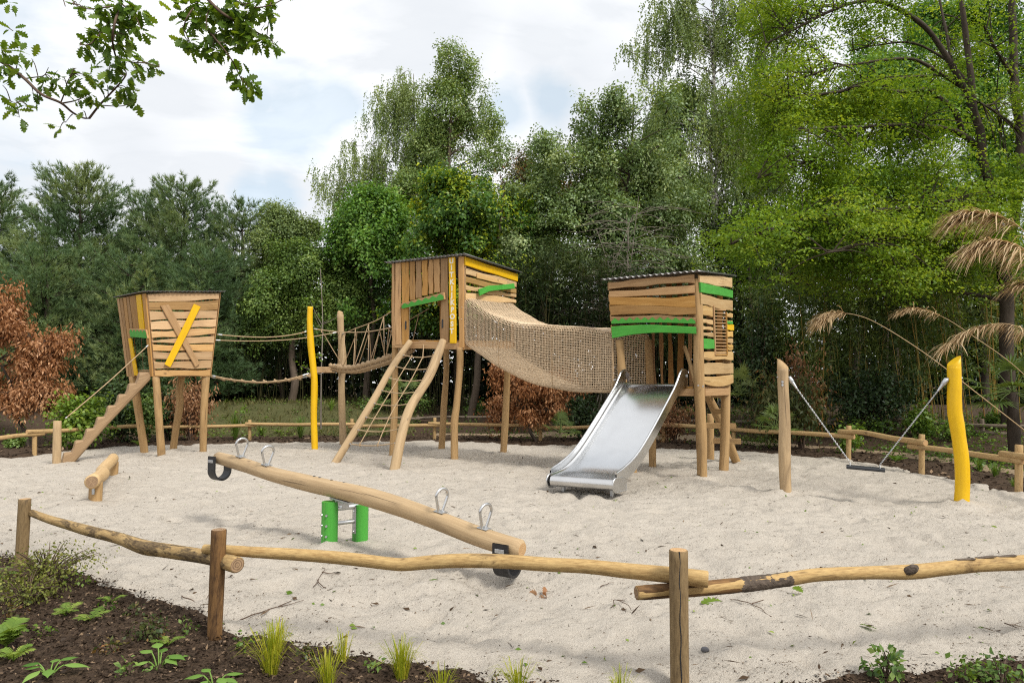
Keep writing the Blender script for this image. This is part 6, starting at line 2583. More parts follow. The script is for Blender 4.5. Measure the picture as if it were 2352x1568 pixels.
def fan_palm(label, px, py, Y, r_px, n=14, trunk_px=None, seed=0, group='fan palms in the beds', up=.4, tint=.45):
    r = random.Random(seed)
    c = P(px, py, Y)
    S = Y / FPX
    g = Vector((c.x, c.y, gz(c.x, c.y)))
    T = thing('fan_palm', label, 'palm', g, group)
    if trunk_px:
        mb = MB()
        mb.tube([g + Vector((0, 0, -.2)), g.lerp(c, .5), c], [.12, .11, .10], 12, 0, None, 5, True, .14)
        mb.build('trunk', M['bark_dark'], T)
    Rm = r_px * S
    for i in range(n):
        mb = Blades()
        a = 2 * PI * i / n * 1.62 + r.uniform(-.3, .3)
        el = r.uniform(-.55, 1.15) + up * .3
        d = Vector((math.cos(a) * math.cos(el), math.sin(a) * math.cos(el) * .8, math.sin(el)))
        L = Rm * r.uniform(.55, .8)
        hub = c + d * L + Vector((0, 0, -.10 * L))
        mb.rod([c, c + d * L * .5, hub], [.010, .008, .006], 5, .55, 2)
        q = r.gauss(tint, .14)
        sd = d.cross(Vector((0, 0, 1)))
        if sd.length < .1:
            sd = Vector((1, 0, 0))
        sd.normalize()
        nn = sd.cross(d).normalized()
        k = 17
        for j in range(k):
            b = lerp(-1.9, 1.9, j / (k - 1))
            e = (d * math.cos(b) + sd * math.sin(b)).normalized()
            Lb = Rm * .5 * (1 - .22 * abs(b) / 1.9) * r.uniform(.85, 1.05)
            pts = [hub, hub + e * Lb * .5 - nn * .02 * Lb, hub + e * Lb + Vector((0, 0, -.28 * Lb * r.uniform(.3, 1.3)))]
            w = Lb * .085
            mb.blade(pts, [w * .55, w, w * .1], sd * math.cos(b) - d * math.sin(b), q + r.gauss(0, .08), .25)
        mb.done('frond', 'palm', T)


def reed_plume(label, path, plume_from, spread_px, Y, n=60, seed=0, group='dry reed plumes', r0=.009, sz=1.0):
    """arching dry stem with a one-sided drooping plume at the end; path in picture points"""
    r = random.Random(seed)
    pts = spline([P(x, y, Y + dy) for x, y, dy in path], 10)
    g = Vector((pts[0].x, pts[0].y, 0))
    T = thing('dry_reed', label, 'reed', pts[0], group)
    mb = Blades()
    N_ = len(pts)
    mb.rod(pts, [r0 * (1 - .7 * i / N_) for i in range(N_)], 6, .5)
    mb.done('stalk', 'reed', T)
    mb = Blades()
    S = Y / FPX
    L0 = spread_px * S
    for i in range(n):
        t = lerp(plume_from, 1.0, r.random())
        p = V_at(pts, t)
        dirn = (pts[-1] - pts[int(N_ * .6)]).normalized()
        L = L0 * r.uniform(.35, .95)
        o = dirn * r.uniform(.7, 1.2) + Vector((r.gauss(0, .30), r.gauss(0, .35), r.uniform(-.25, .40)))
        o.normalize()
        q = [p, p + o * L * .4 + Vector((0, 0, .04 * L)), p + o * L * .78 + Vector((0, 0, -.12 * L)), p + o * L * 1.0 + Vector((0, 0, -.34 * L))]
        mb.blade(q, [.004 * sz, .012 * sz, .012 * sz, .002], o.cross(Vector((0, 0, 1))) + Vector((.1, 0, 0)), r.gauss(.55, .2))
    mb.done('plume', 'reed', T)


def bamboo(label, px0, px1, top_y, Y, dY, n_culm, n_clump, seed=0, lean=0.0, tint=0.0, leaf=.15, cul_r=.014, low=.9, group='bamboo clumps behind the fence', dens_low=.25, dark=False):
    r = random.Random(seed)
    R = np.random.default_rng(seed)
    xm = (px0 + px1) / 2
    c = P(xm, 900, Y)
    g = Vector((c.x, Y, gz(c.x, Y)))
    T = thing('bamboo_clump', label, 'bamboo', g, group)
    mb = Blades()
    pts, drs = [], []
    for i in range(n_culm):
        x = r.uniform(px0, px1)
        yy = Y + r.uniform(-dY, dY)
        b = P(x, 900, yy)
        b.z = 0
        tp = P(x + r.gauss(lean, 34), top_y + abs(r.gauss(0, 45)), yy + r.gauss(0, .4))
        m_ = b.lerp(tp, .55) + Vector(((tp.x - b.x) * -.12, 0, .1))
        cv = spline([b, m_, tp], 9)
        q = r.gauss(.5, .28) + tint
        mb.rod(cv, [cul_r * (1 - .75 * k / len(cv)) * r.uniform(.6, 1.2) for k in range(len(cv))], 6, q)
        k_ = max(1, n_clump // n_culm)
        for k in range(k_):
            t = dens_low + (1 - dens_low) * R.random() ** low
            p = np.array(V_at(cv, t)[:])
            o = R.normal(size=3) * np.array([.34, .30, .18])
            pts.append(p + o)
            drs.append(unit((o + np.array([0, -.1, -.1]))[None])[0])
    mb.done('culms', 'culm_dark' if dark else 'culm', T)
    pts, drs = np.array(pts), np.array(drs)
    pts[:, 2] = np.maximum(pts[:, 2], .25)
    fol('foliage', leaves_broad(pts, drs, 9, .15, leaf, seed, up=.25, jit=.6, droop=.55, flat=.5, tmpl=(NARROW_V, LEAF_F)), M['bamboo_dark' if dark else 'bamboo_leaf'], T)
# ------------------------------------------------------------------ assemble
right_tower()
slide()
log_ladder()
lookout_tower()
net_ramp()
net_tunnel()
cabin_tower()
step_log()
bridge_posts()
rope_bridges()
balance_log()
seesaw()
swing()
build_ground()
sand_path()
near_fence()
far_fence()
grey_fence()

# ---- pines on the left
pine('grey-green pine with spiky top, cut by the left picture edge', -30, 432, 27.5, 120, seed=1)
pine('tallest bushy pine in the row, left of the cabin roof', 165, 410, 27, 160, seed=2, dens=1.15)
pine('slim pine topped by spiky shoots, second pine left of the cabin', 322, 452, 28, 95, seed=3)
pine('pine with a tall spiky leader rising straight above the cabin roof', 408, 428, 27, 130, seed=4, dens=1.1)
pine('pine with spreading shoots, right of the one above the cabin', 545, 474, 27.5, 120, seed=5)
pine('lower pine standing in front of the row, between copper shrub and cabin', 95, 590, 24.5, 150, seed=6)
pine('lower pine directly behind the cabin roof', 300, 600, 25, 140, seed=7)
pine('lower pine right of the cabin, behind the hand ropes', 470, 590, 25, 120, seed=8)


def dome(xs, ys, y_low, step=58, rx=46, ry=42, rd=1.1, seed=0, dy=.5):
    """lobes filling a crown below its skyline (xs, ys)"""
    r = random.Random(seed)
    out = []
    x = xs[0] + step * .3
    while x < xs[-1]:
        t = float(np.interp(x, xs, ys))
        y = t + ry * .75
        while y < y_low:
            k = r.uniform(.72, 1.2)
            out.append((x + r.uniform(-.3, .3) * step, y + r.uniform(-.2, .2) * step, r.uniform(-dy, dy), rx * k, ry * r.uniform(.75, 1.15), rd * k))
            y += step * r.uniform(.8, 1.05)
        x += step * r.uniform(.75, 1.0)
    return out


# ---- broadleaved trees, left to right
tree('hedge_tree', 'thin-topped young tree filling the gap between the last pine and the maple', 'tree', 27, 650,
     [(640, 560, 0, 55, 70, 1.2), (700, 570, .3, 50, 60, 1.2), (625, 500, 0, 30, 35, .6), (665, 520, 0, 30, 40, .6), (715, 540, 0, 30, 40, .6)], 620, 22, .30, .085, 'birch', gap=.44, seed=21, r0=.10)
tree('hornbeam', 'mid-green hornbeam with feathery leaf layers behind the yellow bridge post', 'tree', 25, 670,
     [(640, 690, 0, 90, 90, 1.3), (720, 640, .3, 70, 70, 1.2), (730, 720, 0, 80, 60, 1.2), (620, 745, 0, 80, 50, 1.2), (690, 600, .4, 60, 50, 1.0), (790, 700, .6, 60, 80, 1.2)], 1500, 24, .34, .085, 'hedge_leaf', gap=.42, seed=22, up=.8, flat=.14)
tree('weeping_birch', 'weeping birch with long hanging strands at the left end of the tall trees', 'tree', 30, 985,
     dome([725, 760, 800, 830, 870, 905, 930, 965, 1000], [405, 385, 335, 285, 235, 160, 150, 175, 250], 430, 44, 34, 34, .7, 2),
     900, 34, .2, .075, 'birch', 'hang', 'birch_bark', .14, .27, .9, .15, 23, twig=90, top=(950, 170), Lmin=.5, Lmax=1.9)
tree('poplar', 'tall conical grey-green tree, the highest crown above the lookout roof', 'tree', 29, 1050,
     dome([905, 940, 975, 1000, 1022, 1046, 1070, 1100, 1130, 1160, 1185], [420, 330, 250, 175, 130, 100, 130, 185, 260, 340, 430], 590, 46, 36, 36, .8, 1),
     2300, 22, .32, .095, 'poplar', gap=.38, gs=1.3, seed=24, r0=.18, up=.4, shell=.4)
tree('maple', 'mid-green maple with a rounded crown behind the left end of the lookout', 'tree', 25.5, 840,
     [(850, 500, 0, 75, 70, 1.3), (800, 540, 0, 50, 60, 1.0), (905, 540, 0, 60, 80, 1.3), (860, 600, 0, 90, 80, 1.5), (790, 610, 0, 40, 50, .8), (870, 450, 0, 35, 35, .7), (850, 680, 0, 90, 60, 1.3)],
     1500, 24, .32, .115, 'maple', gap=.40, seed=25, r0=.14, up=.9, shell=.6)
tree('maple', 'dense dark maple with yellow shoot tips rising right behind the lookout roof', 'tree', 23.5, 1080,
     [(1060, 480, 0, 90, 80, 1.5), (1010, 440, 0, 40, 40, .8), (1110, 440, 0, 60, 50, 1.0), (1150, 500, 0, 70, 70, 1.3), (1010, 560, 0, 90, 80, 1.4), (1120, 590, 0, 100, 80, 1.5), (970, 640, 0, 60, 60, 1.1), (1160, 420, 0, 25, 30, .5), (1020, 700, .4, 120, 60, 1.3)],
     1900, 24, .31, .115, 'maple_tip', gap=.40, seed=26, r0=.14, up=.9, shell=.6, tip=.5)
tree('whitebeam', 'broad silvery-leaved tree with bare crossing twigs between lookout and slide tower', 'tree', 24, 1390,
     dome([1165, 1190, 1235, 1300, 1340, 1390, 1440, 1480, 1540, 1590], [480, 410, 325, 265, 235, 212, 190, 185, 200, 330], 620, 60, 46, 42, 1.1, 3),
     2500, 20, .28, .100, 'whitebeam', gap=.46, gs=1.25, seed=27, r0=.15, up=.8, twig=220, bark='bark_dark', shell=.5)
tree('tall_birch', 'very tall pale birch whose white trunk shows above the slide tower', 'tree', 28, 1655,
     dome([1440, 1465, 1490, 1520, 1560, 1600, 1780, 1800], [105, 85, 40, -30, -40, -50, -50, -20], 130, 52, 40, 38, 1.0, 4) + dome([1500, 1540, 1600, 1700, 1800], [140, 130, 120, 120, 120], 590, 60, 46, 44, 1.1, 5),
     2300, 30, .25, .085, 'birch', 'hang', 'birch_bark', .13, .26, .9, .15, 28, twig=120, top=(1640, -60), Lmin=.4, Lmax=1.3)
for k, (pts, lab) in enumerate([([(1652, 900), (1648, 600), (1640, 480), (1632, 330), (1640, 200), (1628, 60)], 'slim white birch trunk just left of the tall pale birch stem'),
                                ([(1748, 900), (1742, 600), (1750, 400), (1756, 220)], 'thin dark-banded birch trunk between slide tower roof and oak branches')]):
    yy = 28.0 + k * .5
    p0 = P(*pts[0], yy)
    T = thing('birch_stem', lab, 'tree', (p0.x, yy, 0))
    mb = MB()
    mb.tube([(p0.x, yy, -.2)] + [P(x, y, yy) for x, y in pts], [.10, .10, .095, .085, .07, .055, .03][:len(pts) + 1], 10, 0, None, 5, False, .05)
    mb.build('trunk', M['birch_bark'], T)
    b2 = [(pts[-1][0] - 20, pts[-1][1] + 20, .3, 50, 50, .8), (pts[-1][0] + 30, pts[-1][1] + 80, .4, 50, 60, .8), (pts[-1][0], pts[-1][1] + 190, .6, 70, 60, .8)]
    a, d = sample_blobs(b2, yy, 260, .3, 60 + k, .4, .9)
    fol('crown', leaves_hang(a, d, 26, .08, 61 + k, .4, 1.2), M['birch'], T)

tree('yellowing_tree', 'small yellow-brown leaved tree glimpsed between the conical tree and the silvery one', 'tree', 27.5, 1180,
     [(1170, 410, 0, 45, 35, .9), (1210, 380, 0, 30, 40, .7), (1340, 440, 0, 60, 50, 1.0), (1420, 470, 0, 50, 60, 1.0)], 420, 20, .28, .09, 'mixed_leaf', gap=.42, seed=29, r0=.10)

def bare_shrub():
    r = random.Random(61)
    Y = 22.3
    b = P(1400, 900, Y)
    T = thing('bare_shrub', 'tangle of bare grey-brown crossing branches in front of the silvery tree', 'shrub', (b.x, Y, gz(b.x, Y)))
    mb = MB()
    for st in range(7):
        x0 = r.uniform(1340, 1470)
        tp = P(x0 + r.uniform(-60, 60), r.uniform(430, 600), Y + r.uniform(-.4, .4))
        q = spline([(b.x + r.uniform(-.8, .8), Y, 0), P(x0 + r.uniform(-20, 20), 760, Y + r.uniform(-.3, .3)), P(x0, 660, Y), tp], 8)
        mb.tube(q, [.035 * (1 - .8 * i / len(q)) for i in range(len(q))], 6, 0, None, 1, False)
        for k in range(15):
            s0 = q[r.randrange(len(q) // 3, len(q))]
            a = r.choice((-1, 1)) * r.uniform(.5, 2.2)
            e = s0 + Vector((a, r.uniform(-.6, .4), r.uniform(-.5, .5)))
            m_ = s0.lerp(e, .5) + Vector((0, 0, r.uniform(.05, .28)))
            w = spline([s0, m_, e], 5)
            mb.tube(w, [.011 * (1 - .7 * i / len(w)) for i in range(len(w))], 4, 0, None, 1, False)
            for h in range(3):
                t0 = w[r.randrange(3, len(w))]
                mb.tube([t0, t0 + Vector((a * .25, r.uniform(-.1, .1), r.uniform(-.35, .2)))], [.006, .002], 4, 0, None, 1, False)
    mb.build('stem', M['bark_pale'], T)


bare_shrub()

# trees deeper in the wood
deep = [('dim green tree filling the wood between lookout and silvery tree', 28, 1230, [(1200, 500, 0, 70, 70, 1.4), (1250, 440, 0, 60, 60, 1.3), (1230, 590, 0, 90, 60, 1.5), (1330, 500, .3, 80, 60, 1.4)], 800, 'hedge_leaf', .10),
        ('dim green tree behind the silvery tree and the tall birch', 29.5, 1500, [(1480, 380, 0, 80, 80, 1.6), (1540, 300, 0, 70, 80, 1.5), (1440, 480, 0, 90, 80, 1.6), (1560, 480, 0, 90, 80, 1.6), (1400, 380, 0, 60, 60, 1.3), (1640, 560, 0, 90, 60, 1.4), (1560, 220, 0, 60, 60, 1.2)], 1400, 'hedge_leaf', .11),
        ('olive green tree behind the white birch trunk', 31, 1700, [(1690, 300, 0, 80, 90, 1.6), (1740, 420, 0, 70, 90, 1.5), (1660, 430, 0, 80, 80, 1.5), (1780, 300, 0, 60, 80, 1.3)], 900, 'birch', .10),
        ('green tree deep in the wood behind the upper oak boughs', 24.5, 2060, [(2040, 130, 0, 90, 60, 1.4), (2000, 190, 0, 90, 60, 1.4), (2110, 210, 0, 100, 80, 1.6), (1950, 260, 0, 80, 60, 1.4), (2060, 300, 0, 110, 60, 1.6)], 1300, 'maple', .10),
        ('tall green tree behind the forked oak trunks', 25.5, 2260, [(2250, 40, 0, 120, 70, 1.6), (2300, 160, 0, 100, 90, 1.6), (2220, 260, 0, 110, 80, 1.6), (2330, 330, 0, 90, 90, 1.6), (2240, 420, 0, 100, 70, 1.6), (2150, 60, .5, 80, 60, 1.2)], 1700, 'maple', .10),
        ('dark green tree deep in the wood below the middle oak bough', 24, 1950, [(1930, 440, 0, 110, 60, 1.4), (2050, 430, 0, 90, 60, 1.4), (1850, 500, 0, 90, 60, 1.4), (2150, 470, 0, 90, 60, 1.4), (1990, 530, .4, 130, 60, 1.4)], 1300, 'maple', .10),
        ('dim evergreen behind the birch stems right of the slide tower roof', 27, 1800, [(1790, 560, 0, 80, 60, 1.3), (1720, 620, .3, 80, 60, 1.2), (1840, 640, .6, 60, 50, 1.0), (1700, 540, 0, 70, 50, 1.2), (1600, 660, .2, 110, 70, 1.4)], 900, 'dark_leaf', .095)]
for i, (lab, yy, bx, bl, n, mt, lf) in enumerate(deep):
    tree('wood_tree', lab, 'tree', yy, bx, bl, n, 22, .36, lf, mt, gap=.43, seed=70 + i, r0=.15, group='trees deeper in the wood', twig=40, bark='bark_dark', up=.5)

# slim trunks standing in the wood behind the slide tower
for i, (px, yy, top, r_, lab) in enumerate([(1728, 24, 560, .075, 'slim dark trunk nearest the slide tower roof'), (1758, 26, 540, .09, 'dark trunk second from the slide tower'), (1776, 25, 600, .05, 'thin leaning trunk beside the banded birch'),
                                            (1846, 27, 600, .07, 'slim trunk against the bright gap in the wood'), (1905, 25, 560, .10, 'thick dark trunk left of the bamboo'), (2032, 27, 560, .08, 'dark trunk behind the bamboo culms'), (2205, 24, 520, .09, 'dark trunk behind the leaning yellow culms')]):
    p0, p1 = P(px, 900, yy), P(px + rnd.uniform(-12, 12), top, yy)
    T = thing('slim_tree', lab, 'tree', (p0.x, yy, 0), 'slim trunks in the wood')
    mb = MB()
    mb.tube([(p0.x, yy, -.2), p0.lerp(p1, .5) + Vector((rnd.uniform(-.1, .1), 0, 0)), p1], [r_ * 1.2, r_, r_ * .5], 8, 0, None, 5, False, .05)
    mb.build('trunk', M['bark_dark'], T)
    a, d = sample_blobs([(px, top + 10, 0, 50, 40, .8), (px + 25, top - 40, .3, 40, 40, .7)], yy, 90, .3, 90 + i, .4)
    fol('crown', leaves_broad(a, d, 18, .3, .09, 90 + i), M['maple'], T)


# ---- the big bright oak on the right
def big_oak():
    Y = 16.5
    bx = P(2318, 900, Y)
    T = thing('oak_tree', 'big oak with arching boughs of bright yellow-green leaves above the swing', 'tree', (bx.x, Y, gz(bx.x, Y)))
    mb = MB()
    Q = lambda pts, dy0=0.0, dy1=0.0: [P(x, y, Y + lerp(dy0, dy1, i / max(1, len(pts) - 1))) for i, (x, y) in enumerate(pts)]
    mb.tube([(bx.x, Y, -.3)] + Q([(2318, 960), (2312, 800), (2312, 690), (2305, 610), (2300, 545)]), [.19, .165, .155, .15, .15, .145], 14, 0, None, 6, False, .05)
    mb.tube(Q([(2300, 560), (2325, 520), (2338, 430), (2346, 313), (2331, 215), (2327, 78), (2320, -60)]), [.135, .125, .115, .11, .10, .085, .07], 12, 0, None, 6, False, .05)
    mb.tube(Q([(2300, 565), (2290, 520), (2279, 441), (2258, 371), (2252, 305), (2237, 254), (2232, 195), (2218, 78), (2200, -60)], 0, -.6), [.125, .115, .105, .10, .09, .082, .074, .062, .045], 12, 0, None, 6, False, .05)
    arms = [([(2237, 256), (2214, 203), (2178, 137), (2132, 70), (2081, 31), (2022, 4), (1964, 6), (1905, 27), (1827, 66), (1760, 100)], .095, -1.2),
            ([(2216, 205), (2159, 168), (2100, 137), (2042, 137), (1964, 148), (1913, 156), (1840, 180)], .06, -1.6), ([(2160, 172), (2061, 180), (1999, 184), (1944, 152), (1890, 140)], .045, -.6),
            ([(2210, 300), (2190, 250), (2159, 227), (2132, 207), (2061, 211), (1983, 199), (1925, 211), (1846, 223), (1780, 240)], .085, -1.8),
            ([(2258, 345), (2194, 301), (2120, 289), (2061, 287), (1983, 291), (1913, 293), (1830, 300)], .08, -2.0), ([(2050, 292), (1944, 328), (1866, 363), (1811, 387), (1740, 410)], .045, -2.2),
            ([(2290, 560), (2264, 545), (2218, 520), (2178, 488), (2120, 477), (2061, 480), (1944, 488), (1858, 500), (1760, 530), (1680, 560)], .10, -2.6),
            ([(2300, 690), (2230, 675), (2145, 665), (2047, 656), (1930, 657), (1805, 649), (1750, 640)], .06, 1.5), ([(2140, 478), (2060, 520), (1980, 560), (1900, 580)], .05, -3.0),
            ([(2234, 200), (2190, 150), (2175, 80), (2160, 10), (2150, -50)], .06, .8), ([(2330, 180), (2290, 120), (2260, 60)], .06, -.8), ([(2340, 300), (2290, 260), (2250, 235)], .05, -1.0), ([(2195, 150), (2100, 100), (2010, 105), (1950, 118)], .04, .6)]
    tips = []
    for pts, r_, dy in arms:
        q = Q(pts, 0, dy)
        mb.tube(q, [r_ * .84 * (1 - .8 * i / len(q)) for i in range(len(q))], 8, 0, None, 5, False, .06)
        S = spline(q, 6)
        tips += S[len(S) // 3:]
    blobs = [(1690, 560, -2.3, 85, 45, 1.2), (1650, 590, -2.2, 45, 25, .7), (1790, 545, -2.0, 110, 65, 1.4), (1920, 540, -1.6, 120, 70, 1.5), (2050, 530, -1.4, 110, 70, 1.4), (2170, 560, -1.0, 100, 80, 1.3), (1860, 615, -1.6, 120, 50, 1.2), (2010, 620, -1.4, 130, 55, 1.3), (1760, 610, -2.0, 80, 40, 1.0), (2150, 650, -.8, 80, 40, 1.0),
             (1770, 395, -1.8, 60, 35, .9), (1735, 410, -2.0, 30, 22, .6), (1860, 360, -1.6, 90, 45, 1.1), (1960, 330, -1.4, 100, 40, 1.1), (2080, 315, -1.0, 90, 35, 1.0), (1980, 420, -1.0, 110, 40, 1.0), (2120, 400, -.8, 90, 45, 1.0), (1880, 440, -1.4, 80, 35, .9),
             (1760, 190, -1.4, 60, 38, .9), (1725, 185, -1.4, 22, 14, .4), (1830, 165, -1.2, 90, 45, 1.1), (1790, 260, -1.6, 70, 40, .9), (1900, 225, -1.2, 100, 45, 1.1), (2010, 235, -1.0, 100, 45, 1.0), (2120, 240, -.8, 80, 40, .9), (1930, 290, -1.3, 90, 25, .8), (1780, 325, -1.5, 55, 25, .7),
             (1760, 35, -1.0, 60, 45, .8), (1850, 20, -.9, 70, 28, .8), (1960, -15, -.8, 100, 25, .9), (2080, 15, -.6, 60, 25, .8), (1760, 100, -1.0, 45, 30, .7), (1850, 80, -1.0, 60, 22, .6), (2160, 30, .5, 70, 50, .9), (2270, 60, -.6, 60, 50, .9), (2280, 150, -.6, 60, 40, .9), (2320, 250, -.8, 50, 50, .8), (2290, 440, -.8, 70, 50, 1.0), (2230, 480, -1.0, 70, 40, .9), (2180, 160, .4, 50, 40, .8), (2060, 90, .4, 60, 30, .7), (1900, 40, -.9, 80, 30, .8), (2000, 30, -.9, 80, 30, .8), (1820, 110, -.9, 60, 25, .6), (2330, 420, -.9, 50, 60, .8), (2290, 560, -.9, 70, 50, .8), (2330, 620, -.9, 50, 50, .7)]
    blobs = [(b[0], b[1], b[2] + .45) + b[3:] for b in blobs]
    n = 5000
    pts, d = sample_blobs(blobs, Y, n, .15, 41, .47, 1.0)
    pts += np.random.default_rng(42).normal(size=pts.shape) * np.array([.16, .6, .20])
    up = np.zeros_like(d)
    up[:, 2] = 1.0
    dd = unit(d * np.array([.5, .5, .2]) + up)
    fol('crown', leaves_broad(pts, dd, 26, .30, .076, 42, up=.9, jit=.5, droop=.3, flat=.14, tvar=.20), M['oak_bright'], T)
    tp = np.array([t[:] for t in tips])
    for i in np.random.default_rng(3).choice(len(pts), 800, replace=False):
        near_ = np.argsort(np.linalg.norm(tp - pts[i], axis=1))[:9]
        c = tp[near_[(i * 7) % 9]]
        L = np.linalg.norm(pts[i] - c)
        if L > 1.7:
            continue
        mb.tube([V(c), V((c + pts[i]) / 2 + np.array([0, 0, .08 * L])), V(pts[i])], [.018, .012, .005], 4, 0, None, 3, False)
    mb.build('trunk', M['oak_bark'], T)


big_oak()


# ---- oak boughs hanging in from above, near the camera
def oak_leaf_template():
    half = [(0, .0), (.10, .05), (.20, .17), (.27, .09), (.38, .26), (.46, .13), (.58, .33), (.66, .17), (.78, .27), (.84, .13), (.94, .12), (1.0, .0)]
    vs = [(x, 0, 0) for x, _ in half] + [(x, y, .16 * y) for x, y in half] + [(x, -y, .16 * y) for x, y in half]
    k = len(half)
    fs = []
    for i in range(k - 1):
        fs.append([i, i + 1, k + i + 1, k + i])
        fs.append([i, 2 * k + i, 2 * k + i + 1, i + 1])
    v = np.array(vs, float)
    v[:, 2] -= .18 * v[:, 0] ** 2
    return v, np.array(fs)


OAKT = oak_leaf_template()
ZD = .29684


def oak_bough(label, Y, stems, clusters, seed, leaf=.090, dens=.0088):
    r = np.random.default_rng(seed)
    p0 = P(stems[0][0][0][0] * ZD, stems[0][0][0][1] * ZD, Y)
    T = thing('oak_bough', label, 'branch', p0, 'oak boughs hanging in from above')
    mb = MB()
    sp_ = []
    for pts, r0 in stems:
        q = spline([P(x * ZD, y * ZD, Y + .10 * math.sin(i * 1.3 + seed)) for i, (x, y) in enumerate(pts)], 7)
        mb.tube(q, [r0 * (1 - .65 * i / len(q)) for i in range(len(q))], 7, 0, None, 1, False)
        sp_ += [p[:] for p in q]
    sp_ = np.array(sp_)
    pos, ax, nl, sz, ti = [], [], [], [], []
    for x, y, rad in clusters:
        n = max(2, int(dens * rad * rad * .30))
        c = np.array(P(x * ZD, y * ZD, Y)[:])
        R = rad * ZD / FPX * Y
        b = sp_[np.argmin(np.linalg.norm(sp_ - c, axis=1))]
        if np.linalg.norm(b - c) > .05:
            mb.tube([V(b), V((b + c) / 2 + np.array([0, 0, .02])), V(c)], [.0035, .003, .002], 5, 0, None, 4, False)
        for k in range(n):
            o = r.normal(size=3)
            o = o / np.linalg.norm(o) * R * math.sqrt(r.random()) * .8
            o[1] *= 1.3
            p = c + o * .75
            d = o + r.normal(size=3) * R * .4 + np.array([0, 0, -.35 * R])
            pos.append(p)
            ax.append(d)
            nl.append(r.normal(size=3) * .7 + np.array([0, -.35, .75]))
            sz.append(leaf * r.uniform(.6, 1.1))
            ti.append(np.clip(r.normal(.45, .22), 0, 1))
    v, f, t = scatter(OAKT[0], OAKT[1], np.array(pos), np.array(ax), np.array(nl), np.array(sz), np.array(ti))
    fol('leaves', (v, f, t), M['oak'], T)
    mb.build('twig', M['twig'], T)


oak_bough('oak bough curving in at the upper left with sparse lobed leaves', 4.6,
          [([(-160, 380), (60, 510), (190, 610), (320, 730), (470, 797), (560, 870), (640, 912), (690, 917)], .013), ([(690, 917), (770, 815), (850, 730), (950, 620), (975, 560), (920, 480)], .008), ([(470, 797), (510, 690), (520, 640), (570, 545)], .005), ([(480, 800), (580, 780), (670, 745)], .006),
           ([(190, 610), (260, 600), (340, 585), (375, 525)], .005), ([(660, 800), (780, 815), (930, 822), (1020, 800)], .005), ([(560, 885), (540, 905), (510, 945)], .004), ([(-120, 150), (20, 190), (100, 240)], .007), ([(-60, 700), (60, 770), (120, 800)], .004), ([(-80, 10), (40, 20)], .005)],
          [(20, 400, 95), (20, 510, 80), (50, 590, 50), (160, 400, 36), (245, 455, 46), (170, 545, 46), (330, 660, 60), (410, 640, 70), (480, 600, 50), (540, 650, 50), (620, 590, 60), (690, 610, 60), (590, 530, 30), (730, 755, 75), (770, 680, 45), (830, 660, 50), (900, 680, 50), (990, 690, 85), (1010, 610, 60), (1050, 800, 48),
           (130, 850, 50), (150, 910, 46), (40, 795, 40), (110, 770, 36), (205, 815, 36), (260, 735, 50), (300, 780, 30), (460, 1000, 48), (495, 965, 30), (60, 20, 62), (100, 235, 46), (20, 660, 25), (640, 860, 30), (600, 800, 30), (880, 760, 22)], 51)
oak_bough('leafy oak bough dropping from the top edge, left of the middle gap', 4.4,
          [([(960, -160), (930, 40), (890, 170), (870, 300), (890, 420), (940, 540), (960, 590)], .010), ([(930, 40), (800, 60), (680, 70), (560, 30)], .006), ([(880, 240), (780, 260), (700, 340), (620, 350)], .006), ([(900, 440), (1010, 480), (1120, 490), (1230, 520)], .005), ([(940, 30), (1040, 120), (1090, 220)], .006), ([(480, -40), (505, 50)], .004)],
          [(600, 40, 46), (660, 90, 46), (740, 95, 46), (610, 80, 30), (800, 40, 60), (870, 90, 80), (960, 60, 110), (1070, 90, 80), (1000, 140, 70), (850, 170, 70), (920, 200, 80), (1080, 220, 70), (980, 280, 66), (1040, 180, 60), (700, 240, 55), (760, 250, 70), (690, 350, 55), (630, 350, 36), (690, 390, 36), (770, 320, 50), (850, 370, 76), (920, 350, 50), (870, 450, 70), (950, 420, 50), (830, 530, 55), (880, 510, 46), (1020, 480, 60), (1080, 550, 50), (1130, 490, 62), (1190, 530, 50), (1230, 520, 26), (900, 260, 60)], 52)
oak_bough('dense oak bough hanging from the top edge over the open sky', 4.3,
          [([(1480, -160), (1640, 30), (1760, 130), (1900, 200), (2000, 260), (2090, 300)], .012), ([(1560, -20), (1470, 100), (1430, 180), (1425, 270), (1470, 340)], .006), ([(1600, 220), (1690, 330), (1790, 460), (1860, 600), (1900, 680)], .006), ([(1800, 0), (1960, 60), (2110, 40)], .007), ([(1640, 30), (1600, 130), (1600, 230)], .006)],
          [(1400, 110, 50), (1460, 60, 60), (1540, 40, 70), (1480, 170, 80), (1560, 180, 60), (1460, 330, 80), (1490, 400, 50), (1420, 290, 40), (1620, 90, 90), (1720, 90, 120), (1850, 120, 130), (1960, 60, 90), (2060, 90, 70), (2110, 40, 46), (2080, 170, 50), (1640, 260, 60), (1610, 350, 70), (1680, 390, 70), (1740, 250, 90), (1770, 380, 60), (1850, 290, 90), (1930, 300, 80), (1920, 200, 90), (2000, 330, 56), (2090, 330, 70), (2120, 370, 36), (1800, 200, 90), (1640, 430, 30), (1810, 490, 36), (1860, 480, 36), (1800, 540, 30), (1850, 590, 60), (1880, 640, 60), (1960, 650, 50), (1920, 690, 50), (1870, 715, 40), (1240, 0, 24), (2280, 0, 30)], 53, dens=.0098)

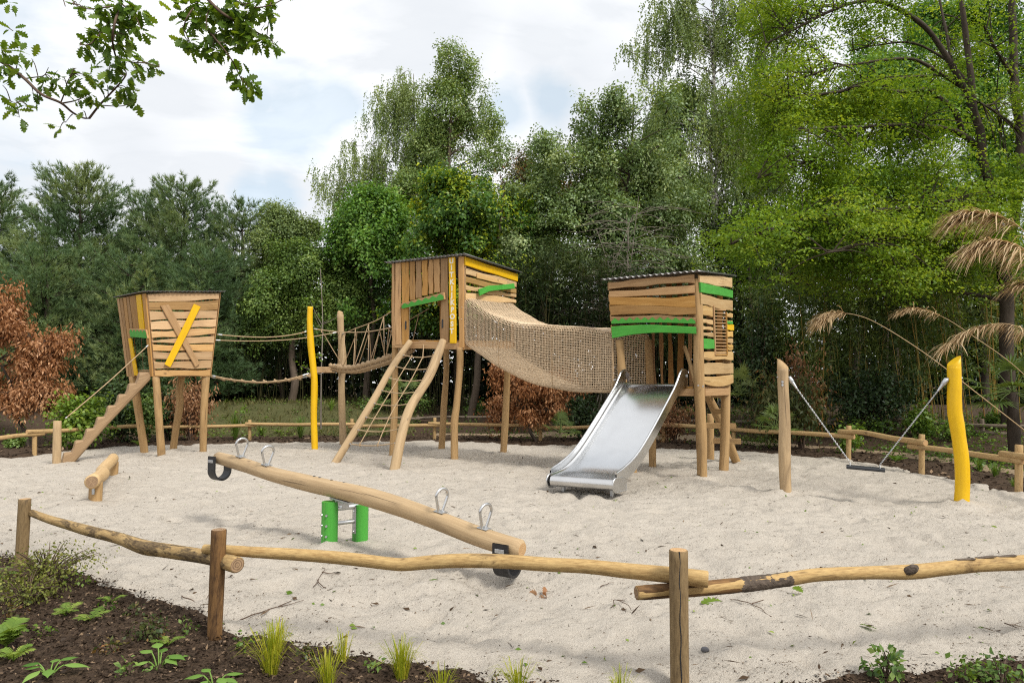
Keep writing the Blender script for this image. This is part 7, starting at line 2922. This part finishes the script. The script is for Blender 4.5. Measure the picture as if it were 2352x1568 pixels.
# ---- shrubs and thickets behind the fences
HANG = dict(up=.1, jit=.9, droop=1.5, flat=.6, tmpl=(NARROW_V * np.array([1, 2.0, 1]), LEAF_F), tvar=.28)
tree('copper_shrub', 'large ragged shrub of withered copper leaves at the left edge', 'shrub', 17.5, 70,
     [(-30, 720, 0, 70, 70, .8), (15, 740, 0, 60, 60, .7), (70, 775, 0, 55, 45, .6), (120, 795, 0, 40, 32, .5), (150, 785, 0, 20, 22, .3), (20, 830, 0, 70, 55, .7), (100, 850, 0, 60, 45, .6), (-20, 900, 0, 60, 50, .7), (55, 915, 0, 50, 45, .6), (125, 910, 0, 45, 40, .5)],
     700, 15, .19, .095, 'copper', gap=.45, gs=1.7, seed=131, r0=.05, twig=120, shell=.2, crown_name='foliage', bark='bark_dark', **HANG)
tree('withered_shrub', 'drooping shrub of withered copper leaves under the net tunnel', 'shrub', 18.6, 1230,
     [(1165, 870, 0, 35, 28, .4), (1215, 890, 0, 50, 40, .5), (1275, 895, 0, 50, 42, .5), (1320, 915, 0, 35, 32, .4), (1200, 940, 0, 45, 32, .5), (1265, 945, 0, 50, 32, .5), (1150, 850, 0, 22, 18, .3)],
     430, 15, .18, .095, 'copper', gap=.44, gs=1.7, seed=132, r0=.05, twig=80, shell=.2, crown_name='foliage', bark='bark_dark', **HANG)
low_shrub('laurel_shrub', 'bright lime-green shrub behind the stair guide rope', 180, 985, 105, 130, 700, .11, 'lime', 5, None, 26, Y=16.9)
low_shrub('laurel_shrub', 'glossy dark green shrub seen under the left side of the cabin', 275, 985, 100, 165, 520, .11, 'dark_leaf', 6, None, 22, Y=18.6)
low_shrub('laurel_shrub', 'yellow-green leafy bush seen between the cabin front legs', 330, 985, 80, 120, 330, .09, 'hedge_leaf', 7, None, 18, Y=18.4)
low_shrub('withered_shrub', 'withered brown shrub seen between the right cabin legs', 440, 985, 95, 165, 520, .10, 'brown_leaf', 8, None, 22, Y=18.9, hang=True)
low_shrub('laurel_shrub', 'dark green bush right behind the cabin right leg', 385, 985, 80, 150, 380, .10, 'dark_leaf', 9, None, 18, Y=19.4)
low_shrub('withered_shrub', 'ragged withered shrub at the lookout leg below the net', 1155, 960, 80, 120, 280, .10, 'copper', 11, None, 16, Y=19.5, hang=True)
low_shrub('laurel_shrub', 'green bush in the dark below the net tunnel, right of the copper shrub', 1345, 985, 90, 110, 330, .10, 'dark_leaf', 12, None, 18, Y=19.5)
low_shrub('mixed_shrub', 'tangled shrub of green and rust leaves behind the bare swing post', 1800, 985, 170, 200, 900, .12, 'mixed_leaf', 13, None, 36, Y=16.4, hang=True)
low_shrub('mixed_shrub', 'tall thin shrub with rusty dead sprays above the bare swing post', 1840, 985, 100, 260, 260, .11, 'brown_leaf', 14, None, 22, Y=16.8, hang=True)
low_shrub('rhododendron', 'dense grey-green evergreen bush behind the swing chains', 1990, 985, 210, 170, 900, .10, 'dark_leaf', 15, None, 30, Y=18.2)
low_shrub('rhododendron', 'tall dark evergreen bush right of the slide tower', 1740, 985, 120, 290, 800, .10, 'dark_leaf', 16, None, 30, Y=20.0)
low_shrub('young_shrub', 'young upright green bush behind the fence post, above the swing seat', 1950, 990, 50, 75, 80, .10, 'lime', 17, None, 8, Y=15.5)
low_shrub('young_shrub', 'bright green bush right of the swing, behind the grey rails', 2120, 985, 70, 80, 160, .10, 'cover', 18, None, 12, Y=17.0)
low_shrub('withered_shrub', 'rusty dead shrub seen under the slide tower deck', 1545, 985, 90, 110, 330, .09, 'brown_leaf', 19, None, 18, Y=18.2, hang=True)

# bamboo thickets
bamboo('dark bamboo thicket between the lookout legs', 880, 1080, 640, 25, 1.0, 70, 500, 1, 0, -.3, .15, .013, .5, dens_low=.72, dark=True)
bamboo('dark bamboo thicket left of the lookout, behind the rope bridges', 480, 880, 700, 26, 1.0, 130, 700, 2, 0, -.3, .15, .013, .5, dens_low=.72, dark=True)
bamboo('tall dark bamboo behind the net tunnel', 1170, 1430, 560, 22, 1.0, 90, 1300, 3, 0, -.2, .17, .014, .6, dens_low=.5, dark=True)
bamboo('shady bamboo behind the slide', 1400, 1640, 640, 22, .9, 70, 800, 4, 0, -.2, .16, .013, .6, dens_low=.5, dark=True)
bamboo('leafy bamboo thicket behind the swing', 1850, 2120, 560, 19.5, 1.2, 46, 1900, 5, 10, .1, .17, .014, .7)
bamboo('bamboo thicket with yellow leaning culms behind the yellow swing post', 2080, 2400, 480, 18.8, 1.2, 44, 1900, 6, -60, .25, .17, .015, .7)
bamboo('low bamboo left of the swing, behind the rust-leaved shrub', 1730, 1880, 620, 21, .9, 40, 900, 7, 0, 0, .16, .013, .7)
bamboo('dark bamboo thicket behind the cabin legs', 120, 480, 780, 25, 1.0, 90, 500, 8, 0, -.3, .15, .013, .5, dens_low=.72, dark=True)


# far wood closing the view (one mass)
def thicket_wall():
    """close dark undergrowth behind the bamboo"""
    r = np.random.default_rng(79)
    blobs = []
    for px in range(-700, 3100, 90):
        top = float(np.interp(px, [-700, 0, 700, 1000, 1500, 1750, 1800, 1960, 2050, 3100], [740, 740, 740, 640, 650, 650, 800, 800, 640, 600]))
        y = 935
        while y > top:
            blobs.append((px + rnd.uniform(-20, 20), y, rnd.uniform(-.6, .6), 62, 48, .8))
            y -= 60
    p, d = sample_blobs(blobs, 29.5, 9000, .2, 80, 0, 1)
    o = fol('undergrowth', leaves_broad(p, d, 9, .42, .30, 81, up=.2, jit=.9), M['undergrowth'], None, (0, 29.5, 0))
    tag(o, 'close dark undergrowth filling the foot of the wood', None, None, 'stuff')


thicket_wall()


def far_wood():
    blobs = []
    for px in range(-900, 3300, 110):
        t = float(np.interp(px, [-900, 0, 600, 900, 1200, 1600, 2000, 2600, 3300], [560, 620, 640, 520, 470, 560, 640, 520, 460]))
        y = 880
        while y > t:
            blobs.append((px + rnd.uniform(-30, 30), y, rnd.uniform(-1, 1.5), 75, 55, 1.4))
            y -= 80
    keep = [b for b in blobs if not (1780 < b[0] < 1960 and 600 < b[1] < 800)]
    p, d = sample_blobs(keep, 34, 11000, .3, 77, .30, .9)
    o = fol('wood', leaves_broad(p, d, 14, .5, .24, 78, up=.5, jit=.7), M['hedge_leaf'], None, (0, 34, 0))
    tag(o, 'dark far woodland closing the view behind the trees', None, None, 'stuff')


far_wood()
# ---- saplings and small plants in the far beds
def sapling(label, pts, Y, leaves, r0=.022):
    q = [P(x, y, Y) for x, y in pts]
    g = Vector((q[0].x, Y, 0))
    T = thing('sapling', label, 'tree', g)
    mb = MB()
    mb.tube(q, [r0 * (1 - .75 * i / len(q)) for i in range(len(q))], 8, 0, None, 5, False)
    c = []
    for bx, by, ex, ey in leaves:
        mb.tube([P(bx, by, Y), P((bx + ex) / 2, (by + ey) / 2 + 3, Y - .1), P(ex, ey, Y - .15)], [.010, .007, .003], 5, 0, None, 4, False)
        c.append(P(ex, ey, Y - .15)[:])
    mb.build('stem', M['bark_pale'], T)
    if c:
        c = np.array(c)
        fol('foliage', leaves_broad(c, unit(np.array([[0, -.3, 1.0]] * len(c))), 9, .12, .10, 5), M['lime'], T)


sapling('bare thin sapling stem between the yellow and the bare bridge post', [(737, 985), (738, 860), (741, 760), (740, 700), (736, 617)], 18.6,
        [(740, 755, 722, 722), (739, 745, 712, 690), (741, 742, 760, 725), (739, 860, 705, 843), (739, 855, 690, 840), (740, 830, 728, 812), (741, 745, 790, 715)])
sapling('short leafy sapling in the bed behind the yellow post', [(553, 980), (553, 955), (556, 938)], 20.5, [(554, 960, 545, 946), (555, 950, 563, 940), (556, 940, 556, 932)], .012)

for i, (px, py, h, w, n, lab, mt) in enumerate([(540, 1010, 60, 60, 110, 'tall green grass tuft behind the far fence, right of the cabin', 'cover'), (690, 1008, 55, 60, 110, 'dark grass tuft at the fence left of the yellow bridge post', 'hedge_leaf'),
                                               (600, 1002, 26, 50, 60, 'small grass tuft by the fence post left of the rope walkway', 'cover'), (880, 1006, 30, 50, 70, 'small dark grass tuft behind the climbing net', 'hedge_leaf'), (760, 990, 30, 40, 50, 'yellowish grass tuft left of the bare bridge post', 'lime'),
                                               (2250, 1085, 30, 40, 60, 'narrow green tuft in mulch nearest the yellow swing post', 'cover'), (2287, 1098, 34, 44, 70, 'leafy green tuft in mulch right of the yellow swing post', 'cover'), (2330, 1120, 26, 30, 50, 'small green tuft against the last far fence post', 'cover'), (1190, 965, 35, 40, 50, 'yellowish tuft behind the lookout leg', 'lime'), (1600, 960, 30, 40, 40, 'pale green tuft under the slide tower', 'cover')]):
    sedge(lab, px, py, h, w, n, 300 + i, mt, 'green tufts in the far beds', 'grass_tuft', 'grass')
for i, (px, py, s, lab) in enumerate([(196, 1018, 26, 'yellow-green fern at the foot of the stair log'), (255, 1012, 24, 'small fern behind the cabin left leg'), (318, 1024, 30, 'pale fern lying on mulch beside the cabin leg'), (265, 985, 60, 'bright feathery fern behind the stair log'), (1768, 1030, 12, 'tiny fern in mulch right of the log ladder'), (2058, 1062, 40, 'dark leafy fern at the sand edge by the fence post'), (640, 1000, 22, 'small fern in the bed left of the yellow bridge post')]):
    fern(lab, px, py, s, 9, 320 + i, 'fern' if i != 5 else 'cover', 'ferns in the far beds')
for i, (px, py, w, h, lab) in enumerate([(30, 1030, 40, 30, 'small green weed in mulch left of the fence post'), (420, 1000, 60, 30, 'low bush behind the cabin right leg at the fence'), (850, 985, 70, 45, 'low green bush behind the left net log'), (960, 985, 70, 60, 'leafy low bush seen through the climbing net'), (1090, 985, 60, 40, 'low green bush between the lookout legs'),
                                         (1480, 1000, 70, 40, 'low dark bush behind the slide'), (1860, 1010, 80, 40, 'low green bush behind the rail left of the swing'), (2010, 1022, 110, 50, 'low yellow-green bush behind the rail above the swing seat'), (2190, 1035, 90, 50, 'low yellow-green bush behind the yellow swing post'), (2300, 1030, 70, 45, 'low bush at the right end of the far rail')]):
    low_shrub('low_bush', lab, px, py, w, h, 120, .075, 'cover' if i > 5 else 'hedge_leaf', 340 + i, 'low bushes in the far beds', 9)
fan_palm('fan palm on a dark shaggy trunk at the right edge', 2325, 900, 13.6, 105, 26, True, 1)
fan_palm('fan palm showing pale fronds right of the slide tower', 1700, 905, 16.5, 75, 16, None, 2, up=1.2, tint=.75)
fan_palm('small fan palm left of the bare swing post at the fence', 1782, 985, 14.6, 60, 14, None, 3, up=1.6)
fan_palm('small bushy fan palm at the fence left of the slide', 1288, 992, 17.6, 48, 14, None, 4, up=1.8, tint=.35)
fan_palm('fan palm in the shade behind the climbing net', 925, 905, 19.5, 60, 14, None, 5, up=1.0)

# dry reed stalks on the right
reed_plume('long dry reed stalk arching from the lower right to a plume above the swing', [(2420, 1040, -.4), (2260, 915, -.3), (2130, 815, 0), (2020, 745, .2), (1960, 722, .2), (1910, 722, .2), (1890, 745, .2)], .70, 54, 11.5, 408, 1)
reed_plume('dry reed plume arching over the bamboo left of the yellow post', [(2420, 930, 0), (2330, 840, 0), (2240, 775, .1), (2170, 730, .2), (2110, 710, .2), (2070, 725, .2)], .62, 43, 12.2, 272, 2)
reed_plume('thick dry plume hanging at the upper right edge', [(2460, 760, -.5), (2400, 600, -.5), (2340, 520, -.4), (2280, 492, -.3), (2235, 490, -.2), (2210, 510, -.2)], .40, 88, 10, 598, 3, sz=1.2)
reed_plume('dry plume drooping below the top one at the right edge', [(2480, 780, -.8), (2420, 640, -.8), (2350, 570, -.6), (2290, 555, -.5), (2240, 580, -.5)], .35, 88, 9.6, 598, 4, sz=1.2)
reed_plume('ragged dry plume just above the palm at the right edge', [(2470, 900, -.4), (2400, 790, -.4), (2320, 745, -.3), (2240, 755, -.3), (2170, 800, -.2)], .35, 57, 10.5, 380, 5)
reed_plume('short dry plume in the far right corner under the drooping ones', [(2480, 800, -.6), (2440, 690, -.6), (2390, 650, -.6), (2340, 660, -.5)], .3, 64, 9.4, 326, 6, sz=1.2)

# ---- foreground plants
for i, (px, py, h, w, n, lab) in enumerate([(622, 1556, 118, 130, 130, 'big yellow sedge tuft in mulch right of the bark-flecked fence post'), (640, 1500, 80, 90, 60, 'thin sedge tuft just behind the big yellow one'), (788, 1524, 78, 60, 55, 'slim rust-tipped sedge tuft at the sand edge'), (922, 1562, 92, 100, 140, 'dense upright sedge tuft in the middle of the bed edge'),
                                            (752, 1590, 90, 110, 80, 'sedge tuft cut by the lower picture edge, left of the dense one'), (1012, 1600, 70, 80, 60, 'sedge tuft cut by the lower edge, right of the dense one'), (1190, 1596, 85, 110, 80, 'wide sedge tuft at the lower edge of the sand'), (1425, 1610, 90, 90, 60, 'sparse sedge tuft at the lower edge left of the cracked post')]):
    sedge(lab, px, py, h, w, n, 400 + i)
hosta('hosta with glossy pointed leaves left of the bark-flecked post', 365, 1545, 62, 8, 1)
hosta('hosta with broad leaves in the lower left corner', 112, 1572, 66, 7, 2)
hosta('hosta tip showing at the lower edge below the bark-flecked post', 492, 1592, 56, 6, 3)
fern('tall pale fern at the left picture edge', 12, 1500, 120, 11, 1, spread=.42)
fern('lower fern with yellowing fronds beside the tall pale one', 30, 1535, 72, 8, 2, tint=.65, spread=.7)
fern('small bright fern left of the hostas', 150, 1425, 52, 8, 3, tint=.6)
fern('small upright fern behind the bright one', 205, 1440, 58, 7, 4)
fern('tiny fern sprig at the sand edge', 255, 1385, 40, 5, 5)
fern('little fern among mulch, behind the glossy hosta', 385, 1490, 46, 6, 6)
low_shrub('cranberry_shrub', 'twiggy low shrub with tiny yellowish leaves at the foot of the left post', 105, 1350, 190, 90, 420, .026, 'shrub_small', 21, None, 60, per=3, depth=.45)
low_shrub('cranberry_shrub', 'sparse reddish twig shrub in front of the left fence post', 60, 1390, 150, 75, 300, .025, 'shrub_small', 22, None, 44, per=3, depth=.3)
low_shrub('cranberry_shrub', 'rusty little twig shrub behind the glossy hosta', 340, 1480, 70, 50, 60, .03, 'mixed_leaf', 23, None, 14, per=4)
low_shrub('leafy_weed', 'leafy weed with rusty stem at the right, beside the bed edge', 2035, 1566, 60, 70, 34, .045, 'hedge_leaf', 24, None, 9, per=4)
low_shrub('leafy_weed', 'bushy dark weed in the lower right corner', 2300, 1568, 120, 70, 60, .035, 'hedge_leaf', 25, None, 16, per=4, depth=.2)
low_shrub('leafy_weed', 'thin bare-stemmed weed just left of the bushy corner weed', 2215, 1568, 60, 40, 20, .04, 'hedge_leaf', 26, None, 6, per=3)
hosta('big-leaved plant peeping in at the left edge beside the post', -12, 1350, 90, 6, 7, 1.0)


for i, (px, py, w, h, lab) in enumerate([(245, 1412, 34, 20, 'tiny leafy weed between the small bright fern and the sand'), (305, 1425, 26, 18, 'small weed near the sand edge left of the bark-flecked post'), (425, 1462, 40, 26, 'low weed against the foot of the bark-flecked post'), (100, 1470, 30, 18, 'tiny weed on bare mulch left of the hostas'), (255, 1515, 34, 20, 'little weed between the two left hostas'), (300, 1560, 30, 24, 'small weed at the lower edge between the hostas'),
                                         (560, 1500, 34, 20, 'low weed left of the thin sedge tuft'), (705, 1515, 30, 18, 'tiny weed between the big sedge and the rust-tipped one'), (860, 1545, 30, 16, 'small sprout left of the dense sedge tuft'), (180, 1350, 60, 34, 'loose weedy clump beside the twiggy shrub at the sand edge'), (20, 1430, 60, 50, 'bushy green weed at the left edge above the ferns')]):
    low_shrub('low_weed', lab, px, py, w, h, 16, .032, ['cover', 'mixed_leaf', 'hedge_leaf'][i % 3], 440 + i, 'low weeds in the near bed', 7, 'weed', per=3)


# ---- ground cover and litter
def attr_mesh(name, v, f, t, mat, label):
    o = link(name, np_mesh(name, v, f, t), M[mat])
    tag(o, label, None, None, 'stuff')
    return o


def ground_cover():
    r = np.random.default_rng(8)
    n = 14000
    x, y = r.uniform(-16, 17, n), r.uniform(9, 27, n)
    s = -sand_dist(x, y)
    near = np.clip((x - 4.0) / 4.0, 0, 1)
    ok = (s > 1.0) & (s < 9) & (y > 9.0) & (r.random(n) < 0.22 + 0.75 * near) & (fbm(x * .8, y * .8, 3) > .44)
    x, y = x[ok], y[ok]
    z = ground_h(x, y) + r.uniform(.02, .16, len(x))
    c = np.stack([x, y, z], 1)
    d = unit(r.normal(size=(len(x), 3)) * .3 + np.array([0, 0, 1.0]))
    v, f, t = leaves_broad(c, d, 9, .16, .075, 8, up=.8)
    attr_mesh('ground_cover', v, f, t, 'cover', 'bright green ground cover spreading beyond the far fence')
    # sparse grass on the low bank
    n = 5200
    x, y = r.uniform(-12.5, -3, n), r.uniform(20.5, 28, n)
    ok = fbm(x * 1.2 + 5, y * 1.2, 3) > .40
    x, y = x[ok], y[ok]
    p = np.stack([x, y, ground_h(x, y)], 1)
    a = r.normal(size=(len(x), 3)) * .4 + np.array([0, 0, 1.0])
    v, f, t = scatter(NARROW_V, LEAF_F, p, a, r.normal(size=(len(x), 3)), r.uniform(.08, .2, len(x)), np.clip(r.normal(.5, .2, len(x)), 0, 1))
    attr_mesh('grass', v, f, t, 'dry_grass', 'thin grass on the low bank behind the rope bridge')


CHIP = (np.array([[0, -.22, 0], [.12, .25, .10], [.95, .18, .05], [1.0, -.15, 0], [.3, -.3, .1]]), None)
BITV = np.array([[0, 0, 0], [.35, .09, .05], [1, .02, .02], [.4, -.10, .04]])


def mulch():
    r = np.random.default_rng(9)
    P_ = []
    n = 260000
    x, y = r.uniform(-9, 8.5, n), r.uniform(1.6, 6.6, n)
    s = sand_dist(x, y)
    ok = (s < .10) & (r.random(n) < np.clip(1 - s * 4, 0, 1)) & (np.hypot(x, y) > 1.7) & ((y / np.abs(x + 1e-6) > 1.1) | (r.random(n) < .35))
    P_.append(np.stack([x, y], 1)[ok])
    n = 60000
    x, y = r.uniform(-16, 13, n), r.uniform(8, 24, n)
    s = -sand_dist(x, y)
    ok = (s > -.10) & (s < 3.0) & (r.random(n) < np.clip(1.25 - s * .45, .12, 1) * .55)
    P_.append(np.stack([x, y], 1)[ok])
    p = np.concatenate(P_)
    z = np.maximum(ground_h(p[:, 0], p[:, 1]), sand_h(p[:, 0], p[:, 1]))
    p = np.stack([p[:, 0], p[:, 1], z + r.uniform(0, .022, len(p))], 1)
    m = len(p)
    ax = r.normal(size=(m, 3))
    ax[:, 2] *= .35
    nl = r.normal(size=(m, 3)) * .55 + np.array([0, 0, 1.0])
    far = p[:, 1] > 7
    sz = np.where(far, r.uniform(.03, .12, m), r.uniform(.008, .036, m))
    t = np.clip(np.abs(r.normal(.18, .22, m)) + (r.random(m) < .12) * .55, 0, 1)
    v, f, tt = scatter(BITV * np.array([1, 2.6, 2.0]), LEAF_F, p, ax, nl, sz, t)
    attr_mesh('mulch_chips', v, f, tt, 'chips', 'dark bark mulch chips strewn over the planting beds')


def litter():
    r = np.random.default_rng(10)
    n = 60000
    # denser in the foreground
    y = 2.9 + 15 * r.random(n) ** 1.9
    x = r.uniform(-1, 1, n) * (y * .80 + .4)
    s = sand_dist(x, y)
    ok = (s > -.02) & (r.random(n) < .25 + .75 * sstep(.42, .60, fbm(x * 1.6, y * 1.6, 3)))
    x, y = x[ok], y[ok]
    z = sand_h(x, y) + .004
    p = np.stack([x, y, z], 1)
    m = len(p)
    ax = r.normal(size=(m, 3))
    ax[:, 2] *= .12
    nl = r.normal(size=(m, 3)) * .35 + np.array([0, 0, 1.0])
    big = r.random(m) < .03
    sz = np.where(big, r.uniform(.03, .08, m), r.uniform(.006, .022, m))
    t = np.clip(r.normal(.35, .25, m), 0, 1)
    thin = (r.random(m) < .5)
    v1, f1, t1 = scatter(BITV * np.array([1, .55, 1]), LEAF_F, p[thin], ax[thin], nl[thin], sz[thin] * 1.6, t[thin])
    v2, f2, t2 = scatter(BITV * np.array([1, 2.2, 1.6]), LEAF_F, p[~thin], ax[~thin], nl[~thin], sz[~thin], t[~thin])
    v, f, t = join((v1, f1, t1), (v2, f2, t2))
    attr_mesh('sand_litter', v, f, t, 'litter', 'twig bits and leaf crumbs scattered over the sand')
    n = 520
    y = 2.9 + 14 * r.random(n) ** 1.3
    x = r.uniform(-1, 1, n) * (y * .80 + .4)
    ok = sand_dist(x, y) > .05
    x, y = x[ok], y[ok]
    p = np.stack([x, y, sand_h(x, y) + .006], 1)
    m = len(p)
    nl = r.normal(size=(m, 3)) * .5 + np.array([0, 0, 1.0])
    ax = r.normal(size=(m, 3))
    ax[:, 2] *= .2
    v, f, t = scatter(LEAF_V, LEAF_F, p, ax, nl, r.uniform(.015, .05, m), r.random(m))
    attr_mesh('green_litter', v, f, t, 'green_bits', 'small scraps of green leaf blown over the sand')


def fallen():
    r = np.random.default_rng(12)
    items = [(597, 1121, .085, 3, 'ragged fallen green oak leaf behind the seesaw, near its raised end'), (668, 1338, .10, 1, 'single fallen green leaf in front of the green seesaw posts'), (1002, 1336, .12, 1, 'yellow-green fallen leaf beyond the pole, left of the lowered seesaw end'), (1660, 1380, .13, 2, 'fallen oak leaf on a twig, right of the cracked post'), (1845, 1372, .10, 2, 'fallen leaf below the barky stretch of the right pole'), (2015, 1446, .12, 1, 'dark curled green leaf lying on the sand below the right pole'), (2258, 1424, .15, 1, 'large fallen green leaf with a stalk near the right edge'),
             (1527, 1123, .10, 2, 'fallen green leaf right of the slide foot'), (1408, 1143, .08, 2, 'fallen leaf at the right corner of the slide end'), (1780, 1003, .0, 0, ''), (1858, 1150, .09, 1, 'fallen leaf between the bare swing post and the seat'), (1958, 1224, .13, 2, 'fallen green leaf on open sand below the swing'), (440, 1408, .07, 2, 'fallen pale leaf on mulch at the sand edge'), (160, 1078, .09, 2, 'fallen green leaf in front of the stub post'), (1020, 1120, .07, 1, 'small green leaf in front of the net ramp logs'), (2275, 1213, .07, 1, 'small brown leaf on sand at the right, below the yellow post')]
    for px, py, sz, k, lab in items:
        if not k:
            continue
        sz, k = sz * (1.25 if k > 1 else 1), 1
        g = G(px, py)
        g.z = float(sand_h(np.array([g.x]), np.array([g.y]))[0])
        p = np.array(g[:]) + r.normal(size=(k, 3)) * np.array([.05, .05, 0]) * (k > 1)
        p[:, 2] += .012
        ax = r.normal(size=(k, 3))
        ax[:, 2] = .15
        nl = r.normal(size=(k, 3)) * .35 + np.array([0, -.1, 1.0])
        o = fol('fallen_leaf', scatter(OAKT[0], OAKT[1], p, ax, nl, np.full(k, sz), r.uniform(.3, .9, k)), M['oak'], None, g)
        tag(o, lab, 'leaf', 'fallen leaves on the sand')
    # bare twigs
    for lab, lines in [('forked bare twig lying on sand in front of the near pole', [[(721, 1350), (732, 1330), (743, 1315), (740, 1306)], [(738, 1322), (760, 1320), (783, 1316)], [(729, 1335), (740, 1345), (748, 1350)]]),
                       ('long thin bare twig on sand right of the bark-flecked post', [[(550, 1419), (600, 1408), (650, 1397), (699, 1382)], [(640, 1398), (668, 1385)]]),
                       ('dark twig with side shoots trailing from the oak leaf, right of the cracked post', [[(1680, 1380), (1715, 1390), (1745, 1398), (1770, 1408)], [(1730, 1393), (1750, 1385)]]),
                       ('small dark curved twig on sand near the right edge', [[(2262, 1432), (2300, 1430), (2345, 1418)], [(2310, 1428), (2335, 1436)]]),
                       ('short twig on sand between cracked post and picture bottom', [[(1400, 1398), (1420, 1392), (1452, 1406)], [(1420, 1393), (1436, 1386)]]),
                       ('thin twig on sand left of the cracked post', [[(1378, 1353), (1395, 1344), (1412, 1338)]]),
                       ('brown twig lying behind the bark-flecked post', [[(418, 1374), (438, 1384), (470, 1378), (482, 1366)]])]:
        mb = MB()
        for ln in lines:
            q = []
            for x, y in ln:
                g = G(x, y)
                g.z = float(sand_h(np.array([g.x]), np.array([g.y]))[0]) + .010
                q.append(g)
            q = [p + Vector((rnd.uniform(-.012, .012), rnd.uniform(-.012, .012), rnd.uniform(0, .006))) for p in spline(q, 3)]
            mb.tube(q, [.0042 * (1 - .6 * i / len(q)) for i in range(len(q))], 6, 0, None, 2, True, .25)
        o = mb.build('fallen_twig', M['twig'], None, V_at([Vector(mb.v[0]), Vector(mb.v[1])], 0))
        tag(o, lab, 'twig', 'fallen twigs on the sand')
    g = G(1240, 1356)
    g.z = float(sand_h(np.array([g.x]), np.array([g.y]))[0])
    k = 5
    p = np.array(g[:]) + r.normal(size=(k, 3)) * .022
    p[:, 2] = g.z + r.uniform(.005, .03, k)
    o = fol('dead_leaf', scatter(OAKT[0] * np.array([1, 1.2, 2.5]), OAKT[1], p, r.normal(size=(k, 3)), r.normal(size=(k, 3)) + np.array([0, 0, .6]), np.full(k, .075), r.uniform(.2, .9, k)), M['brown_leaf'], None, g)
    tag(o, 'crumpled brown dead leaf on sand below the lowered seesaw end', 'leaf')
    # stone
    g = G(1620, 1493)
    g.z = float(sand_h(np.array([g.x]), np.array([g.y]))[0])
    mb = MB()
    mb.tube([g + Vector((-.022, 0, .004)), g + Vector((-.012, .002, .012)), g + Vector((.010, 0, .014)), g + Vector((.022, .003, .006))], [.006, .016, .014, .005], 8, 0, None, 2, True, .2)
    o = mb.build('stone', plain('grey_stone', (.10, .10, .11), .8), None, g)
    tag(o, 'small dark grey stone on sand right of the cracked post', 'stone')


ground_cover()
mulch()
litter()
fallen()
